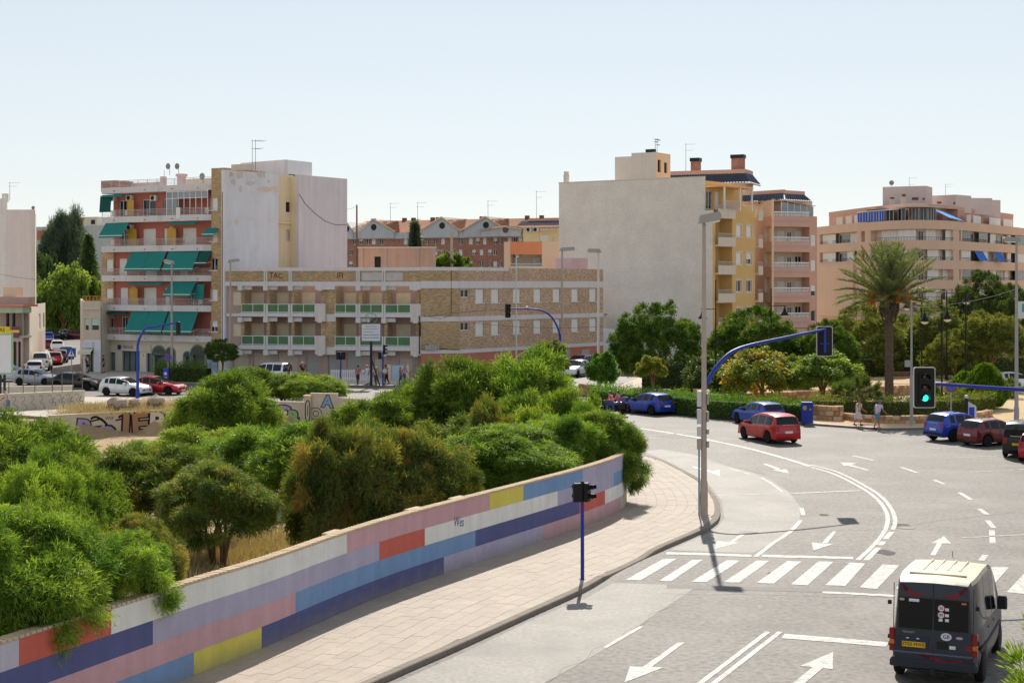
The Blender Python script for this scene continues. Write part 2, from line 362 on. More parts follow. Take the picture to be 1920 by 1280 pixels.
for head, shaft in [([(1181,1249),(1171,1279),(1244,1251)], [(1284,1204),(1270,1205),(1205,1250),(1222,1250)]),
     ([(1562,1222),(1500,1248),(1561,1254)], [(1524,1250),(1543,1252),(1508,1281),(1486,1281)]),
     ([(1770,1005),(1746,1018),(1784,1019)], [(1757,1018),(1767,1018.4),(1754,1041),(1744,1041)]),
     ([(1522,1017),(1525.4,1032),(1562.4,1019.5)], [(1568.5,996),(1561,996),(1541,1017.5),(1551,1018)]),
     ([(1345,1014),(1339.6,1029),(1386,1017)], [(1406,996),(1397,995),(1368,1016),(1376,1016)]),
     ([(1448,881),(1479.5,887.5),(1475,879.5)], [(1436,868.8),(1430.5,870),(1456,880.5),(1464,879)]),
     ([(1575,866.5),(1583,874),(1608,868)], [(1592,870),(1589,872.5),(1625,882),(1629,880.5)]),
     ([(1330,885),(1350,893),(1349,880)], [(1300,874),(1297,876),(1332,886),(1336,883)])]:
 a = MB()
 for poly in (head, shaft):
  P = [(*G(*p), 0.009) for p in poly]
  ar = sum(P[i][0]*P[(i+1)%len(P)][1]-P[(i+1)%len(P)][0]*P[i][1] for i in range(len(P)))
  if ar < 0: P.reverse()
  if poly is shaft: P = [(x, y, 0.0095) for x, y, z in P]
  a.add(P, [tuple(range(len(P)))])
 a.build('direction_arrow', M_paint_worn if head[0] in ((1345,1014),(1330,885),(1575,866.5)) else M_paint, road)
# manhole cover and patches in the asphalt
M_iron = mat('cast_iron', S(92,88,84), rough=0.6, metal=0.3)
for u, v in [(1700,989),(1403,998)]:
 x, y = G(u, v); b = MB(); b.lathe([(0.33,0.0),(0.33,0.007),(0.29,0.008),(0.29,0.006),(0.02,0.006)], 20, (x, y, 0.004)); b.build('manhole_cover', M_iron, road)
M_patch = mat('asphalt_patch', S(112,108,104), rough=0.7, var=0.1, fine=0.2, fscale=9)
sheet('asphalt_patch', px_poly([(1163,1085),(1200,1098),(1170,1120),(1135,1118),(1122,1105)]), 0.003, M_patch, road)
sheet('asphalt_patch', px_poly([(1250,1096),(1640,1104),(1640,1112),(1250,1103)]), 0.0045, M_patch, road)
sheet('asphalt_patch', px_poly([(1190,806),(1320,820),(1270,822),(1195,814)]), 0.003, M_patch, road)
# cracks, tar seams, oil stains and the signal arm's painted shadow line
M_tar_shadow = mat('tar_seam_and_shadow', S(84,80,76), rough=0.6, var=0.2, scale=3)
rk = random.Random(21)
def dark_line(p, q, w=0.022, wob=0.14):
 a, c = G(*p), G(*q); n = max(4, int(math.dist(a, c)/0.7)); ribbon('tar_seam_and_shadow', [(a[0]+(c[0]-a[0])*i/n+rk.uniform(-wob,wob)*(0 < i < n), a[1]+(c[1]-a[1])*i/n+rk.uniform(-wob,wob)*(0 < i < n)) for i in range(n+1)], w, 0.0062, M_tar_shadow, road, 0.3)
for p, q in [((1020,1281),(1310,1098)),((1240,1112),(1670,1120)),((1690,985),(1900,960)),((1480,998),(1690,990)),((1250,846),(1480,900)),((1350,975),(1500,978)),((1600,1120),(1672,1050))]: dark_line(p, q)  # the line below the signal arm is its cast shadow, painted dark
M_stain = mat('oil_stain', S(100,96,92), rough=0.8, spec=0.1, var=0.25, scale=2)
for u, v, r in [(1660,1035,0.4),(1450,1075,0.2),(1545,965,0.2),(1690,985,0.4)]:
 x, y = G(u, v); sheet('oil_stain', [(x+r*rk.uniform(.6,1.1)*math.cos(k*0.63), y+r*1.5*rk.uniform(.6,1.1)*math.sin(k*0.63)) for k in range(10)], 0.0055, M_stain, road)
# ------------------------------------------------------------------ the pavement: kerb stones and paving tiles
def kerb_z(x, y):
 d = math.hypot(x-3.3, y-48.3)
 return 0.14 - 0.10*max(0.0, 1-max(0, d-1.4)/1.2) if d < 2.6 else 0.14
kerb = link('kerb', None, kind='structure')
for i in range(len(kerb_path)-1):
 p, q = kerb_path[i], kerb_path[i+1]; n0, n1 = kerb_n[i], kerb_n[i+1]
 d = (q-p)/np.linalg.norm(q-p)*0.006; p2, q2 = p+d, q-d
 z0, z1 = kerb_z(*p), kerb_z(*q); w = 0.22
 pi, qi = p2-n0*w, q2-n1*w; pb, qb = p2-n0*0.02, q2-n1*0.02
 b = MB(); b.add([(*p2,-0.05),(*q2,-0.05),(*p2,z0-0.02),(*q2,z1-0.02),(*pb,z0),(*qb,z1),(*pi,z0),(*qi,z1),(*pi,-0.05),(*qi,-0.05)],
          [(0,1,3,2),(2,3,5,4),(4,5,7,6),(6,7,9,8),(0,2,4,6,8),(1,9,7,5,3)])
 b.build('kerb_stone', M_kerb, kerb)
# paving in courses that follow the painted wall
pav = link('pavement', None, kind='structure')
inner = kerb_path - kerb_n*0.22
def kerb_dist(s):
 p = np.array(wall_at(s)); n = np.array(wall_at(s, 1.0)) - p
 best = 12.0
 for i in range(len(inner)-1):
  a = inner[i]; d = inner[i+1]-a
  den = n[0]*d[1]-n[1]*d[0]
  if abs(den) < 1e-9: continue
  t = ((a[0]-p[0])*d[1]-(a[1]-p[1])*d[0])/den; k = ((a[0]-p[0])*n[1]-(a[1]-p[1])*n[0])/den
  if 0 <= k <= 1 and t > 0.3: best = min(best, t)
 return best
SMAX = float(np.interp(84.0, wall_path[:,1][:int(np.argmax(wall_path[:,1] > 86))], wall_s[:int(np.argmax(wall_path[:,1] > 86))]))
sg = np.arange(0, SMAX, 0.35); kd = np.array([kerb_dist(s) for s in sg])
for i in range(1, len(kd)):
 kd[i] = min(kd[i], kd[i-1]+0.5)
for i in range(len(kd)-2, -1, -1): kd[i] = min(kd[i], kd[i+1]+0.5)
kdist = lambda s: float(np.interp(s, sg, kd))
def pav_z(x, y, t, kdv):
 return 0.14 - (0.14-kerb_z(x, y))*max(0.0, 1-(kdv-t)/1.6)
b = MB(); base = []
for s in sg:
 for f in np.linspace(0, 1, 5):
  t = kdist(s)*f; x, y = wall_at(s, t); base.append((x, y, pav_z(x, y, t, kdist(s))-0.012))
b.add(base, [(i*5+j, i*5+j+1, (i+1)*5+j+1, (i+1)*5+j) for i in range(len(sg)-1) for j in range(4)])
b.build('paving_bed', M_joint, pav)
tiles = []
row, tl, gap = 0.40, 0.62, 0.004
for r in range(24):
 t0, t1 = r*row+gap, (r+1)*row-gap
 s = rnd.uniform(0, tl)
 while s < SMAX-tl:
  sa, sb = s+gap, s+tl-gap; ka, kb = kdist(sa), kdist(sb)
  if min(ka, kb) > t0+0.05:
   c = [(sa,t0,ka),(sa,min(t1,ka),ka),(sb,min(t1,kb),kb),(sb,t0,kb)]
   dz = rnd.uniform(-0.0025, 0.0025); P = []
   for ss, tt, kk in c:
    x, y = wall_at(ss, tt); P.append((x, y, pav_z(x, y, tt, kk)+dz))
   tiles.append((P, rnd.choice([0,0,0,1,2])))
  s += tl
def in_view(P):
 x, y, z = P[0]
 if y < 28: return False
 u = UC+FPX*x/y; v = VH+FPX*(CAM_H-z)/y
 return -40 < u < 1500 and v < 1300
seen = [t for t in tiles if in_view(t[0])]; rest = [t for t in tiles if not in_view(t[0])]
seen.sort(key=lambda t: t[0][0][1])
def tile_geo(b, P, m):
 lo = [(x, y, z-0.013) for x, y, z in P]
 b.add(P+lo, [(0,1,2,3),(0,4,5,1),(1,5,6,2),(2,6,7,3),(3,7,4,0)], m)
for P, m in seen[:300]:
 b = MB(); tile_geo(b, P, 0); b.build('paving_tile', [M_tile, M_tile2, M_tile3][m], pav)
b = MB()
for P, m in seen[300:]+rest: tile_geo(b, P, m)
b.build('paving_tiles', [M_tile, M_tile2, M_tile3], pav, kind='stuff')
# ------------------------------------------------------------------ the painted wall
WZ0, WZ1 = 0.10, 2.18
def wall_strip(b, s0, s1, off0, off1, z0, z1, m=0, step=0.6):
 n = max(2, int((s1-s0)/step)+1); ss = np.linspace(s0, s1, n)
 vs = []
 for s in ss:
  a = wall_at(s, off0); c = wall_at(s, off1); vs += [(*c,z0),(*c,z1),(*a,z1),(*a,z0)]
 fs = []
 for i in range(n-1):
  for j in range(4): fs.append((i*4+j, i*4+(j+1)%4, (i+1)*4+(j+1)%4, (i+1)*4+j))
 fs = [tuple(reversed(f)) for f in fs]
 fs += [(0,1,2,3), ((n-1)*4+3,(n-1)*4+2,(n-1)*4+1,(n-1)*4)]
 b.add(vs, fs, m); return b
mural = thing('painted_wall', 'long low curving wall painted in blue, pink, white, red and yellow blocks beside the pavement', 'wall')
SW_END = float(np.interp(1, [0, 1], [0, wall_s[int(np.argmax(wall_path[:,1] > 94))]]))
b = MB(); wall_strip(b, 0, SW_END, -0.24, 0.0, -1.6, WZ1); b.build('wall_core', M_render, mural)
PAL = {'w': S(238,237,232), 'r': S(208,104,88), 'p': S(210,166,172), 'l': S(182,176,200), 'b': S(124,158,200), 'd': S(90,96,144), 'y': S(226,212,96), 'g': S(196,192,204), 'k': S(92,92,140)}
def paintm(k): return mat('wall_paint_'+{'w':'white','r':'red','p':'pink','l':'lavender','b':'blue','d':'indigo','y':'yellow','g':'grey','k':'purple'}[k], PAL[k],
                          rough=0.75, var=0.05, scale=0.6, fine=0.04, fscale=12, streak=0.15, dirt=(tuple(c*0.7+0.02 for c in PAL[k]), 0.6, 1.3), bump=0.15, bscale=25, grime=(0.12, 0.4, S(150,138,126), 0.5))
front = wall_path[:, 1] < 61.5
wu = UC + FPX*wall_path[:,0]/wall_path[:,1]
n_f = int(np.argmax(wu))+1
def s_of_u(u): return float(np.interp(u, wu[:n_f], wall_s[:n_f]))
courses = [[(-60,'g'),(35,'r'),(208,'w'),(650,'p'),(918,'y'),(981,'b'),(1092,'l'),(1172,None)],
           [(-60,'d'),(286,'l'),(711,'r'),(796,'w'),(1045,'l'),(1150,'b'),(1172,None)],
           [(-60,'p'),(554,'b'),(891,'d'),(1086,'r'),(1134,'w'),(1172,None)],
           [(-60,'p'),(150,'b'),(363,'y'),(490,'d'),(832,'l'),(1018,'p'),(1164,'y'),(1172,None)]]
for ci, cr in enumerate(courses):
 z1 = WZ1-0.02-ci*0.505; z0 = z1-0.505
 for (u0, k), (u1, _) in zip(cr, cr[1:]):
  s0, s1 = s_of_u(u0) if u0 > -50 else 12.0, s_of_u(min(u1, float(wu[n_f-1])-0.2))
  if s1 - s0 < 0.1: continue
  b = MB(); wall_strip(b, s0+0.002, s1-0.002, -0.004, 0.008, z0+0.001, z1-0.001); b.build('painted_block', paintm(k), mural, label={'w':'white','r':'red','p':'pink','l':'lavender','b':'light blue','d':'indigo','y':'yellow','g':'pale grey','k':'purple'}[k]+' painted block')
for ci, ks in enumerate(['pw', 'lb', 'wp', 'dy']):
 z1 = WZ1-0.02-ci*0.505; z0 = z1-0.505; s = s_of_u(float(wu[n_f-1])-0.2)
 for k in ks:
  b = MB(); wall_strip(b, s+0.002, s+5, -0.004, 0.008, z0+0.001, z1-0.001); b.build('painted_block', paintm(k), mural, label={'w':'white','r':'red','p':'pink','l':'lavender','b':'light blue','d':'indigo','y':'yellow','g':'pale grey','k':'purple'}[k]+' painted block'); s += 5
# expansion joint, coping bricks
cop = []; s = 6.0
while s < SW_END-0.3: cop.append(s); s += 0.165
def cop_geo(b, s):
 a = [wall_at(s+d, o) for d, o in ((0,-0.27),(0,0.03),(0.115,0.03),(0.115,-0.27))]; h = WZ1+0.05+rnd.uniform(-.004,.004)
 b.prism(a, WZ1-0.004, h)
near = [s for s in cop if 18 < s < 68][:300]
for s in near:
 b = MB(); cop_geo(b, s); b.build('coping_brick', M_coping, mural)
b = MB(); ns = set(near)
for s in cop:
 if s not in ns: cop_geo(b, s)
b.build('coping_bricks', M_coping, mural, kind='stuff')
b = MB(); wall_strip(b, 6.0, SW_END-0.3, -0.2, -0.04, WZ1-0.002, WZ1+0.018); b.build('mortar_bed', M_coping, mural)
for u in (650, 800, 880):
 s = s_of_u(u); b = MB(); b.prism([wall_at(s-0.35,-0.55), wall_at(s-0.35,-0.245), wall_at(s+0.35,-0.245), wall_at(s+0.35,-0.55)], -0.6, WZ1+0.02); b.build('buttress', M_coping, mural)
# spray painted scribble on the white block
M_spray = mat('blue_spray', S(84,88,150), rough=0.7)
s = s_of_u(860); px, py = wall_at(s, 0.012); tx = np.array(wall_at(s+0.5, 0.012))-np.array((px, py)); ang = math.atan2(tx[1], tx[0])
lettering('Wes', 0.42, M_spray, mural, (px, py, 1.55), (R(90), R(8), ang), 0.002, sx=0.8, name='spray_scribble')
# ------------------------------------------------------------------ building materials
M_white = mat('white_plaster', S(236,234,238), rough=0.85, var=0.05, scale=0.25, fine=0.03, streak=0.10, dirt=(S(205,198,192), 0.5, 0.35))
M_fascia = mat('white_fascia', S(228,223,222), rough=0.8, var=0.04, scale=0.5, streak=0.12)
M_cream = mat('cream_plaster', S(232,222,200), rough=0.85, var=0.05, scale=0.4, streak=0.1)
M_redwall = mat('red_render', S(194,120,106), rough=0.85, var=0.08, scale=0.4, streak=0.08)
M_tanbrick = brick_mat('tan_brick', S(198,168,126), S(178,146,108), S(188,170,144))
M_mixbrick = brick_mat('mixed_brick', S(208,178,148), S(186,148,122), S(204,186,166), dirt=0.32)
M_redbrick = brick_mat('red_brick', S(180,126,108), S(160,108,92), S(180,150,130))
M_mauve = mat('mauve_render', S(190,164,154), rough=0.9, var=0.08, scale=0.5, streak=0.1)
M_whitebrick = brick_mat('whitewashed_brick', S(242,236,224), S(232,224,212), S(222,212,200), var=0.08, dirt=0.06)
M_yellow = mat('ochre_render', S(224,188,126), rough=0.85, var=0.05, scale=0.3, streak=0.06)
M_salmon = mat('salmon_render', S(232,196,168), rough=0.85, var=0.05, scale=0.3, streak=0.05)
M_salmon2 = mat('salmon_dark_render', S(218,174,154), rough=0.85, var=0.05, scale=0.3, streak=0.06)
M_peach = mat('peach_render', S(240,208,180), rough=0.85, var=0.05, scale=0.3, streak=0.05)
M_beige = mat('beige_parapet', S(224,212,196), rough=0.85, var=0.04, scale=0.5, streak=0.1)
M_terra = mat('terracotta_tiles', S(196,142,112), rough=0.9, var=0.22, scale=0.5, fine=0.2, fscale=3.0, dirt=(S(150,120,100), 0.6, 0.25))
M_bluetile = mat('dark_blue_tiles', S(48,54,72), rough=0.35, var=0.2, scale=1.0, spec=0.5)
M_greygable = mat('grey_cement', S(196,200,204), rough=0.9, var=0.07, scale=0.3, streak=0.15)
M_shutter = mat('white_shutter', S(238,236,230), rough=0.6, var=0.03)
M_cshutter = mat('cream_shutter', S(226,212,184), rough=0.7, var=0.08, scale=1.0, dirt=(S(186,168,140), 0.5, 1.2))
M_gshutter = mat('grey_shutter', S(176,174,170), rough=0.6, var=0.06, scale=0.8, streak=0.1)
M_frame = mat('white_frame', S(240,240,240), rough=0.5, var=0.02)
M_glass = mat('window_glass', S(38,46,54), rough=0.08, var=0.25, scale=0.6, spec=0.6)
M_teal = mat('teal_awning', S(40,136,128), rough=0.85, var=0.06, scale=0.7, streak=0.1)
M_teal2 = mat('dark_teal_awning', S(18,84,80), rough=0.85, var=0.08)
M_blueaw = mat('blue_awning', S(52,112,205), rough=0.8, var=0.06)
M_rail = mat('painted_rail', S(208,200,196), rough=0.5, var=0.04)
M_iron2 = mat('dark_iron', S(44,44,48), rough=0.55, var=0.1)
M_wood = mat('brown_wood', S(120,84,60), rough=0.6, var=0.15, scale=2)
M_ac = mat('air_conditioner_white', S(226,224,218), rough=0.5, var=0.03)
M_dark = mat('dark_plastic', S(30,32,34), rough=0.5, var=0.1)
M_green = mat('green_glass_panel', S(88,126,86), rough=0.45, var=0.16, scale=0.9, streak=0.18)
M_amber = mat('amber_glass', S(206,160,60), rough=0.3, var=0.1)
M_roofgrey = mat('flat_roof', S(176,166,158), rough=0.95, var=0.1, scale=0.4)
M_lav = mat('lavender_plaster', S(226,219,222), rough=0.9, var=0.06, scale=0.4, streak=0.15)
M_ochrewash = mat('pale_ochre_plaster', S(240,222,186), rough=0.9, var=0.05, scale=0.4, streak=0.1)
M_paleturq = mat('pale_green_render', S(190,206,176), rough=0.9, var=0.1, scale=0.5, streak=0.2)
M_blue = mat('traffic_blue', S(40,58,160), rough=0.45, var=0.08, scale=2, spec=0.4)
M_black = mat('black_paint', S(20,20,22), rough=0.45, var=0.1)
M_wht = mat('white_enamel', S(236,236,236), rough=0.4, var=0.03)
class Fac:
 """one straight front of a building; x runs along it as seen from the street, y goes into the building"""
 def __init__(s, u0, Y0, u1, Y1, root=None, name=None, label=None, cat='building', z=0.0, group=None):
  s.p0 = Vector(XY(u0, Y0)); p1 = Vector(XY(u1, Y1)); d = p1 - s.p0; s.L = d.length; s.d = d.normalized()
  s.ang = math.atan2(s.d.y, s.d.x); s.n = Vector((-s.d.y, s.d.x))
  if root is None: root = thing(name, label, cat, (s.p0.x, s.p0.y, z), s.ang, group)
  s.root = root; s.zb = z
  ra = root.rotation_euler.z; rel = s.p0 - Vector((root.location.x, root.location.y))
  s.loc = (rel.x*math.cos(-ra)-rel.y*math.sin(-ra), rel.x*math.sin(-ra)+rel.y*math.cos(-ra), 0); s.rz = s.ang - ra
 def s(s, u, y=0.0):
  k = (u-UC)/FPX; p = s.p0 + s.n*y
  return (k*p.y - p.x)/(s.d.x - k*s.d.y)
 def z(s, u, v, y=0.0):
  Y = (s.p0 + s.n*y).y + s.s(u, y)*s.d.y
  return CAM_H - (v-VH)*Y/FPX - s.zb
 def rect(s, u0, v0, u1, v1, y=0.0):
  um = (u0+u1)/2
  return (s.s(u0, y), s.s(u1, y), s.z(um, v1, y), s.z(um, v0, y))
 def part(s, name, b, mats, parent=None, **kw):
  if parent: return b.build(name, mats, parent, **kw)
  return b.build(name, mats, s.root, loc=s.loc, rz=s.rz, **kw)
def holed(b, x0, x1, z0, z1, y, holes, depth=0.18, m=0, mr=None):
 """a wall front in the x,z plane with real openings and reveals"""
 mr = m if mr is None else mr
 holes = [(max(h[0], x0), min(h[1], x1), max(h[2], z0), min(h[3], z1)) for h in holes]
 holes = [h for h in holes if h[1]-h[0] > 0.05 and h[3]-h[2] > 0.05]
 xs = sorted({round(v, 3) for v in [x0, x1] + [h[i] for h in holes for i in (0, 1)]}); zs = sorted({round(v, 3) for v in [z0, z1] + [h[i] for h in holes for i in (2, 3)]})
 for i in range(len(xs)-1):
  for j in range(len(zs)-1):
   cx, cz = (xs[i]+xs[i+1])/2, (zs[j]+zs[j+1])/2
   if any(h[0] < cx < h[1] and h[2] < cz < h[3] for h in holes): continue
   b.quad((xs[i],y,zs[j]),(xs[i+1],y,zs[j]),(xs[i+1],y,zs[j+1]),(xs[i],y,zs[j+1]), m)
 for a, c, e, f in holes:
  d = y+depth
  b.quad((a,y,e),(a,y,f),(a,d,f),(a,d,e), mr); b.quad((c,y,e),(c,d,e),(c,d,f),(c,y,f), mr)
  b.quad((a,y,e),(a,d,e),(c,d,e),(c,y,e), mr); b.quad((a,y,f),(c,y,f),(c,d,f),(a,d,f), mr)
 return b
def window(fc, r, y, kind='shutter', depth=0.18, panes=2, sm=None, fm=None, sill=False, name='window'):
 """a window set back in its opening: frame, panes, roller shutter"""
 x0, x1, z0, z1 = r; yb = y+depth; w = 0.06; b = MB()
 ks = [x0] + [x0+(x1-x0)*k/panes for k in range(1, panes)] + [x1]
 b.box(x0, x1, yb-0.05, yb+0.03, z1-w, z1); b.box(x0, x1, yb-0.05, yb+0.03, z0, z0+w)
 for k in ks:
  a = min(max(k-w/2, x0), x1-w); b.box(a, a+w, yb-0.05, yb+0.03, z0+w, z1-w)
 o = fc.part(name, b, fm or M_frame)
 g = MB(); g.quad((x0,yb+0.02,z0),(x1,yb+0.02,z0),(x1,yb+0.02,z1),(x0,yb+0.02,z1)); g.build('pane', M_glass if 'shop' not in name else mat('shop_glass_reflection', S(112,128,128), rough=0.08, var=0.4, scale=0.5, spec=0.6), o)  # shop panes get a pale colour that imitates a hazy reflection
 f = {'shutter': 1.0, 'half': 0.55, 'quarter': 0.25, 'glass': 0.0}[kind]
 if f:
  sh = MB(); zb = z1-(z1-z0)*f; n = max(4, int((z1-zb)/0.14)); st = (z1-zb)/n
  for k in range(n):
   a, c = zb+k*st, zb+(k+1)*st
   sh.quad((x0+0.02,yb-0.085,a),(x1-0.02,yb-0.085,a),(x1-0.02,yb-0.065,c),(x0+0.02,yb-0.065,c))
   sh.quad((x0+0.02,yb-0.065,c),(x1-0.02,yb-0.065,c),(x1-0.02,yb-0.085,c),(x0+0.02,yb-0.085,c))
  sh.build('shutter', sm or M_shutter, o)
 if sill:
  q = MB(); q.box(x0-0.08, x1+0.08, y-0.08, yb, z0-0.06, z0); q.build('sill', fm or M_frame, o)
 return o
def railing(fc, x0, x1, y, z0, z1, bars=5, posts=5, m=None, vertical=False, name='railing'):
 b = MB(); r = 0.025
 b.box(x0, x1, y-r, y+r, z1-2*r, z1)
 if vertical:
  n = max(3, int((x1-x0)/0.13)); b.box(x0, x1, y-r, y+r, z0, z0+2*r)
  for k in range(n+1): x = x0+(x1-x0)*k/n; b.box(x-0.012, x+0.012, y-0.012, y+0.012, z0+2*r, z1-2*r)
 else:
  for k in range(bars-1): z = z0+(z1-z0)*(k+0.4)/bars; b.box(x0, x1, y-0.016, y+0.016, z-0.016, z+0.016)
  for k in range(posts): x = x0+(x1-x0-0.05)*k/(posts-1); b.box(x, x+0.05, y-0.03, y+0.03, z0, z1-2*r-0.001)
 return fc.part(name, b, m or M_rail)
def awning(fc, x0, x1, y, zt, drop, out, m=None, stripe=True, sag=0.0):
 """fabric blind let down on its arms, with valance and front bar"""
 b = MB(); n = 6; t = 0.015
 for k in range(n):
  f0, f1 = k/n, (k+1)/n
  p = lambda f: (y-out*f, zt-drop*f - sag*math.sin(math.pi*f))
  (ya, za), (yb, zb) = p(f0), p(f1)
  b.quad((x0,yb,zb),(x1,yb,zb),(x1,ya,za),(x0,ya,za)); b.quad((x0,ya,za-t),(x1,ya,za-t),(x1,yb,zb-t),(x0,yb,zb-t))
 ye, ze = y-out, zt-drop
 b.box(x0, x1, ye-0.012, ye+0.012, ze-0.2, ze-t)
 o = fc.part('awning', b, m or M_teal)
 q = MB(); q.box(x0-0.02, x1+0.02, ye-0.035, ye-0.013, ze-0.03, ze+0.04)
 q.tube([(x0+0.08,y,zt-drop*0.9),(x0+0.08,ye+0.03,ze-0.03)], 0.02, 5); q.tube([(x1-0.08,y,zt-drop*0.9),(x1-0.08,ye+0.03,ze-0.03)], 0.02, 5)
 if stripe: q.build('front_bar', M_wht, o)
 return o
def aircon(fc, x, y, z, w=0.8, h=0.55, d=0.32):
 b = MB(); b.bbox(x, x+w, y-d, y, z, z+h, 0.02); o = fc.part('air_conditioner', b, M_ac)
 g = MB(); g.lathe([(0.01,-0.012),(h*0.4,-0.012),(h*0.42,0.0),(h*0.42,0.01)], 16, (x+w*0.42, y-d-0.002, z+h*0.5), 0, 'y'); g.build('fan_grille', M_dark, o)
 k = MB(); k.box(x+0.1, x+0.14, y-d, y, z-0.05, z-0.001); k.box(x+w-0.14, x+w-0.1, y-d, y, z-0.05, z-0.001); k.build('bracket', M_ac, o); return o
def dish(fc, x, y, z, r=0.35, az=0.5):
 b = MB(); b.lathe([(0.02,0.0),(r*0.5,-0.04),(r*0.85,-0.10),(r,-0.15),(r*0.97,-0.155),(r*0.5,-0.06),(0.02,-0.02)], 18, (x, y, z), 0, 'y')
 b.tube([(x,y-0.02,z-r*0.8),(x,y-0.42,z-0.08)], 0.015, 5); b.tube([(x,y+0.04,z),(x,y+0.1,z-r-0.55)], 0.025, 6)
 return fc.part('satellite_dish', b, mat('dish_grey', S(150,148,146), rough=0.5))
def antenna(fc, x, y, z0, h, ang=0.4):
 b = MB(); b.tube([(x,y,z0),(x,y,z0+h)], [0.03,0.02], 5)
 for f, L in ((0.97,1.3),(0.78,0.9)):
  zz = z0+h*f; c, s_ = math.cos(ang), math.sin(ang); b.tube([(x-0.15*c,y-0.15*s_,zz),(x+L*c,y+L*s_,zz)], 0.015, 4)
  for k in range(5):
   t = 0.1+L*0.85*k/4; q = 0.28-0.03*k; b.tube([(x+t*c+s_*q,y+t*s_-c*q,zz),(x+t*c-s_*q,y+t*s_+c*q,zz)], 0.01, 4)
 return fc.part('antenna', b, M_iron2)
def simple_box(fc, name, m, x0, x1, y0, y1, z0, z1, **kw):
 b = MB(); b.box(x0, x1, y0, y1, z0, z1); return fc.part(name, b, m, **kw)
def pipe(fc, pts, r=0.05, m=None, name='drainpipe'):
 b = MB(); b.tube(pts, r, 6); return fc.part(name, b, m or M_iron2)
# ================================================================== the red apartment block with teal awnings
A1 = Fac(187, 152.5, 421, 144.5, name='apartment_block', label='red apartment block of five upper floors with white balcony bands and teal awnings', cat='building')
FL = 2.87; zb = [3.2+FL*k for k in range(6)]; PH = 0.58
xl, xm0, xm1, xr = A1.s(187), A1.s(301), A1.s(307), A1.s(391)
A1R = A1.s(395)
IN = 1.35
doors = {}                                                    # per floor: u0, u1, kind ('door','win','ambdiv')
FLOORS = {5: dict(doors=[(223,237,'glass'),(267,292,'glass'),(306,314,'glass')], amber=[(239,251)], red=True),
          4: dict(doors=[(226,238,'glass'),(268,292,'shutter'),(307,320,'shutter'),(342,368,'shutter')], amber=[(240,256),(313,330)]),
          3: dict(doors=[(223,238,'shutter'),(272,294,'shutter'),(336,352,'shutter')], amber=[]),
          2: dict(doors=[(225,240,'shutter'),(269,293,'shutter'),(309,318,'shutter'),(352,362,'glass')], amber=[(243,258)]),
          1: dict(doors=[(228,239,'glass'),(280,296,'glass'),(340,352,'glass')], amber=[])}
b_in = MB(); holes_in = []; wins = []
for k, F in FLOORS.items():
 z0 = zb[k-1]+0.12
 for u0, u1, kd in F['doors']:
  r = (A1.s(u0, IN), A1.s(u1, IN), z0, z0+2.12); holes_in.append(r); wins.append((r, kd))
holed(b_in, xl+0.5, A1R+0.25, 3.2, zb[5]+0.1, IN, holes_in, 0.15)
A1.part('balcony_wall', b_in, M_redwall)
for r, kd in wins: window(A1, r, IN, kd, 0.15, 2, name='balcony_door')
for k, F in FLOORS.items():
 for u0, u1 in F['amber']:
  x0, x1 = A1.s(u0, 0.7), A1.s(u1, 0.7); z0 = zb[k-1]+PH; b = MB(); pts = [(x0,z0),(x1,z0),(x1,z0+1.55)]
  for q in range(1, 6): a = q*math.pi/10; pts.append((x1-(x1-x0)*0.6*math.sin(a)*0.9, z0+1.55+0.28*math.sin(a)))
  pts.append((x0, z0+1.5)); b.slabx(pts, 0.68, 0.72); A1.part('privacy_screen', b, M_amber)
# brick corner strips with their windows
bs = MB(); hs = []
for k, (v0, v1, kd) in {5:(371,394,'shutter'), 4:(428,453,'shutter'), 3:(484,507,'glass'), 2:(542,563,'shutter'), 1:(601,622,'half')}.items():
 hs.append((A1.rect(393.5, v0, 408, v1, 0.1), kd))
holed(bs, A1R, A1.L, 3.2, zb[5]+2.0, 0.1, [h for h, _ in hs], 0.2); bs.box(A1R, A1.L, 0.301, 6, zb[5], zb[5]+1.999)
bs.quad((A1R,0.1,3.2),(A1R,0.1,zb[5]+2),(A1R,1.4,zb[5]+2),(A1R,1.4,3.2))
A1.part('brick_strip', bs, M_tanbrick)
for h, kd in hs: window(A1, h, 0.1, kd, 0.2, 2, sill=True)
b2 = MB(); hs2 = []
for k, (v0, v1, kd) in {3:(486,509,'shutter'), 2:(541,560,'shutter'), 1:(596,616,'glass')}.items(): hs2.append((A1.rect(198.5, v0, 212, v1, 1.1), kd))
xb0, xb1 = A1.s(190, 1.1), A1.s(213, 1.1)
holed(b2, xb0, xb1, zb[0], zb[3], 1.1, [h for h, _ in hs2], 0.18); b2.quad((xb1,1.1,zb[0]),(xb1,1.34,zb[0]),(xb1,1.34,zb[3]),(xb1,1.1,zb[3]))
A1.part('brick_strip', b2, M_tanbrick)
for h, kd in hs2: window(A1, h, 1.1, kd, 0.18, 2)
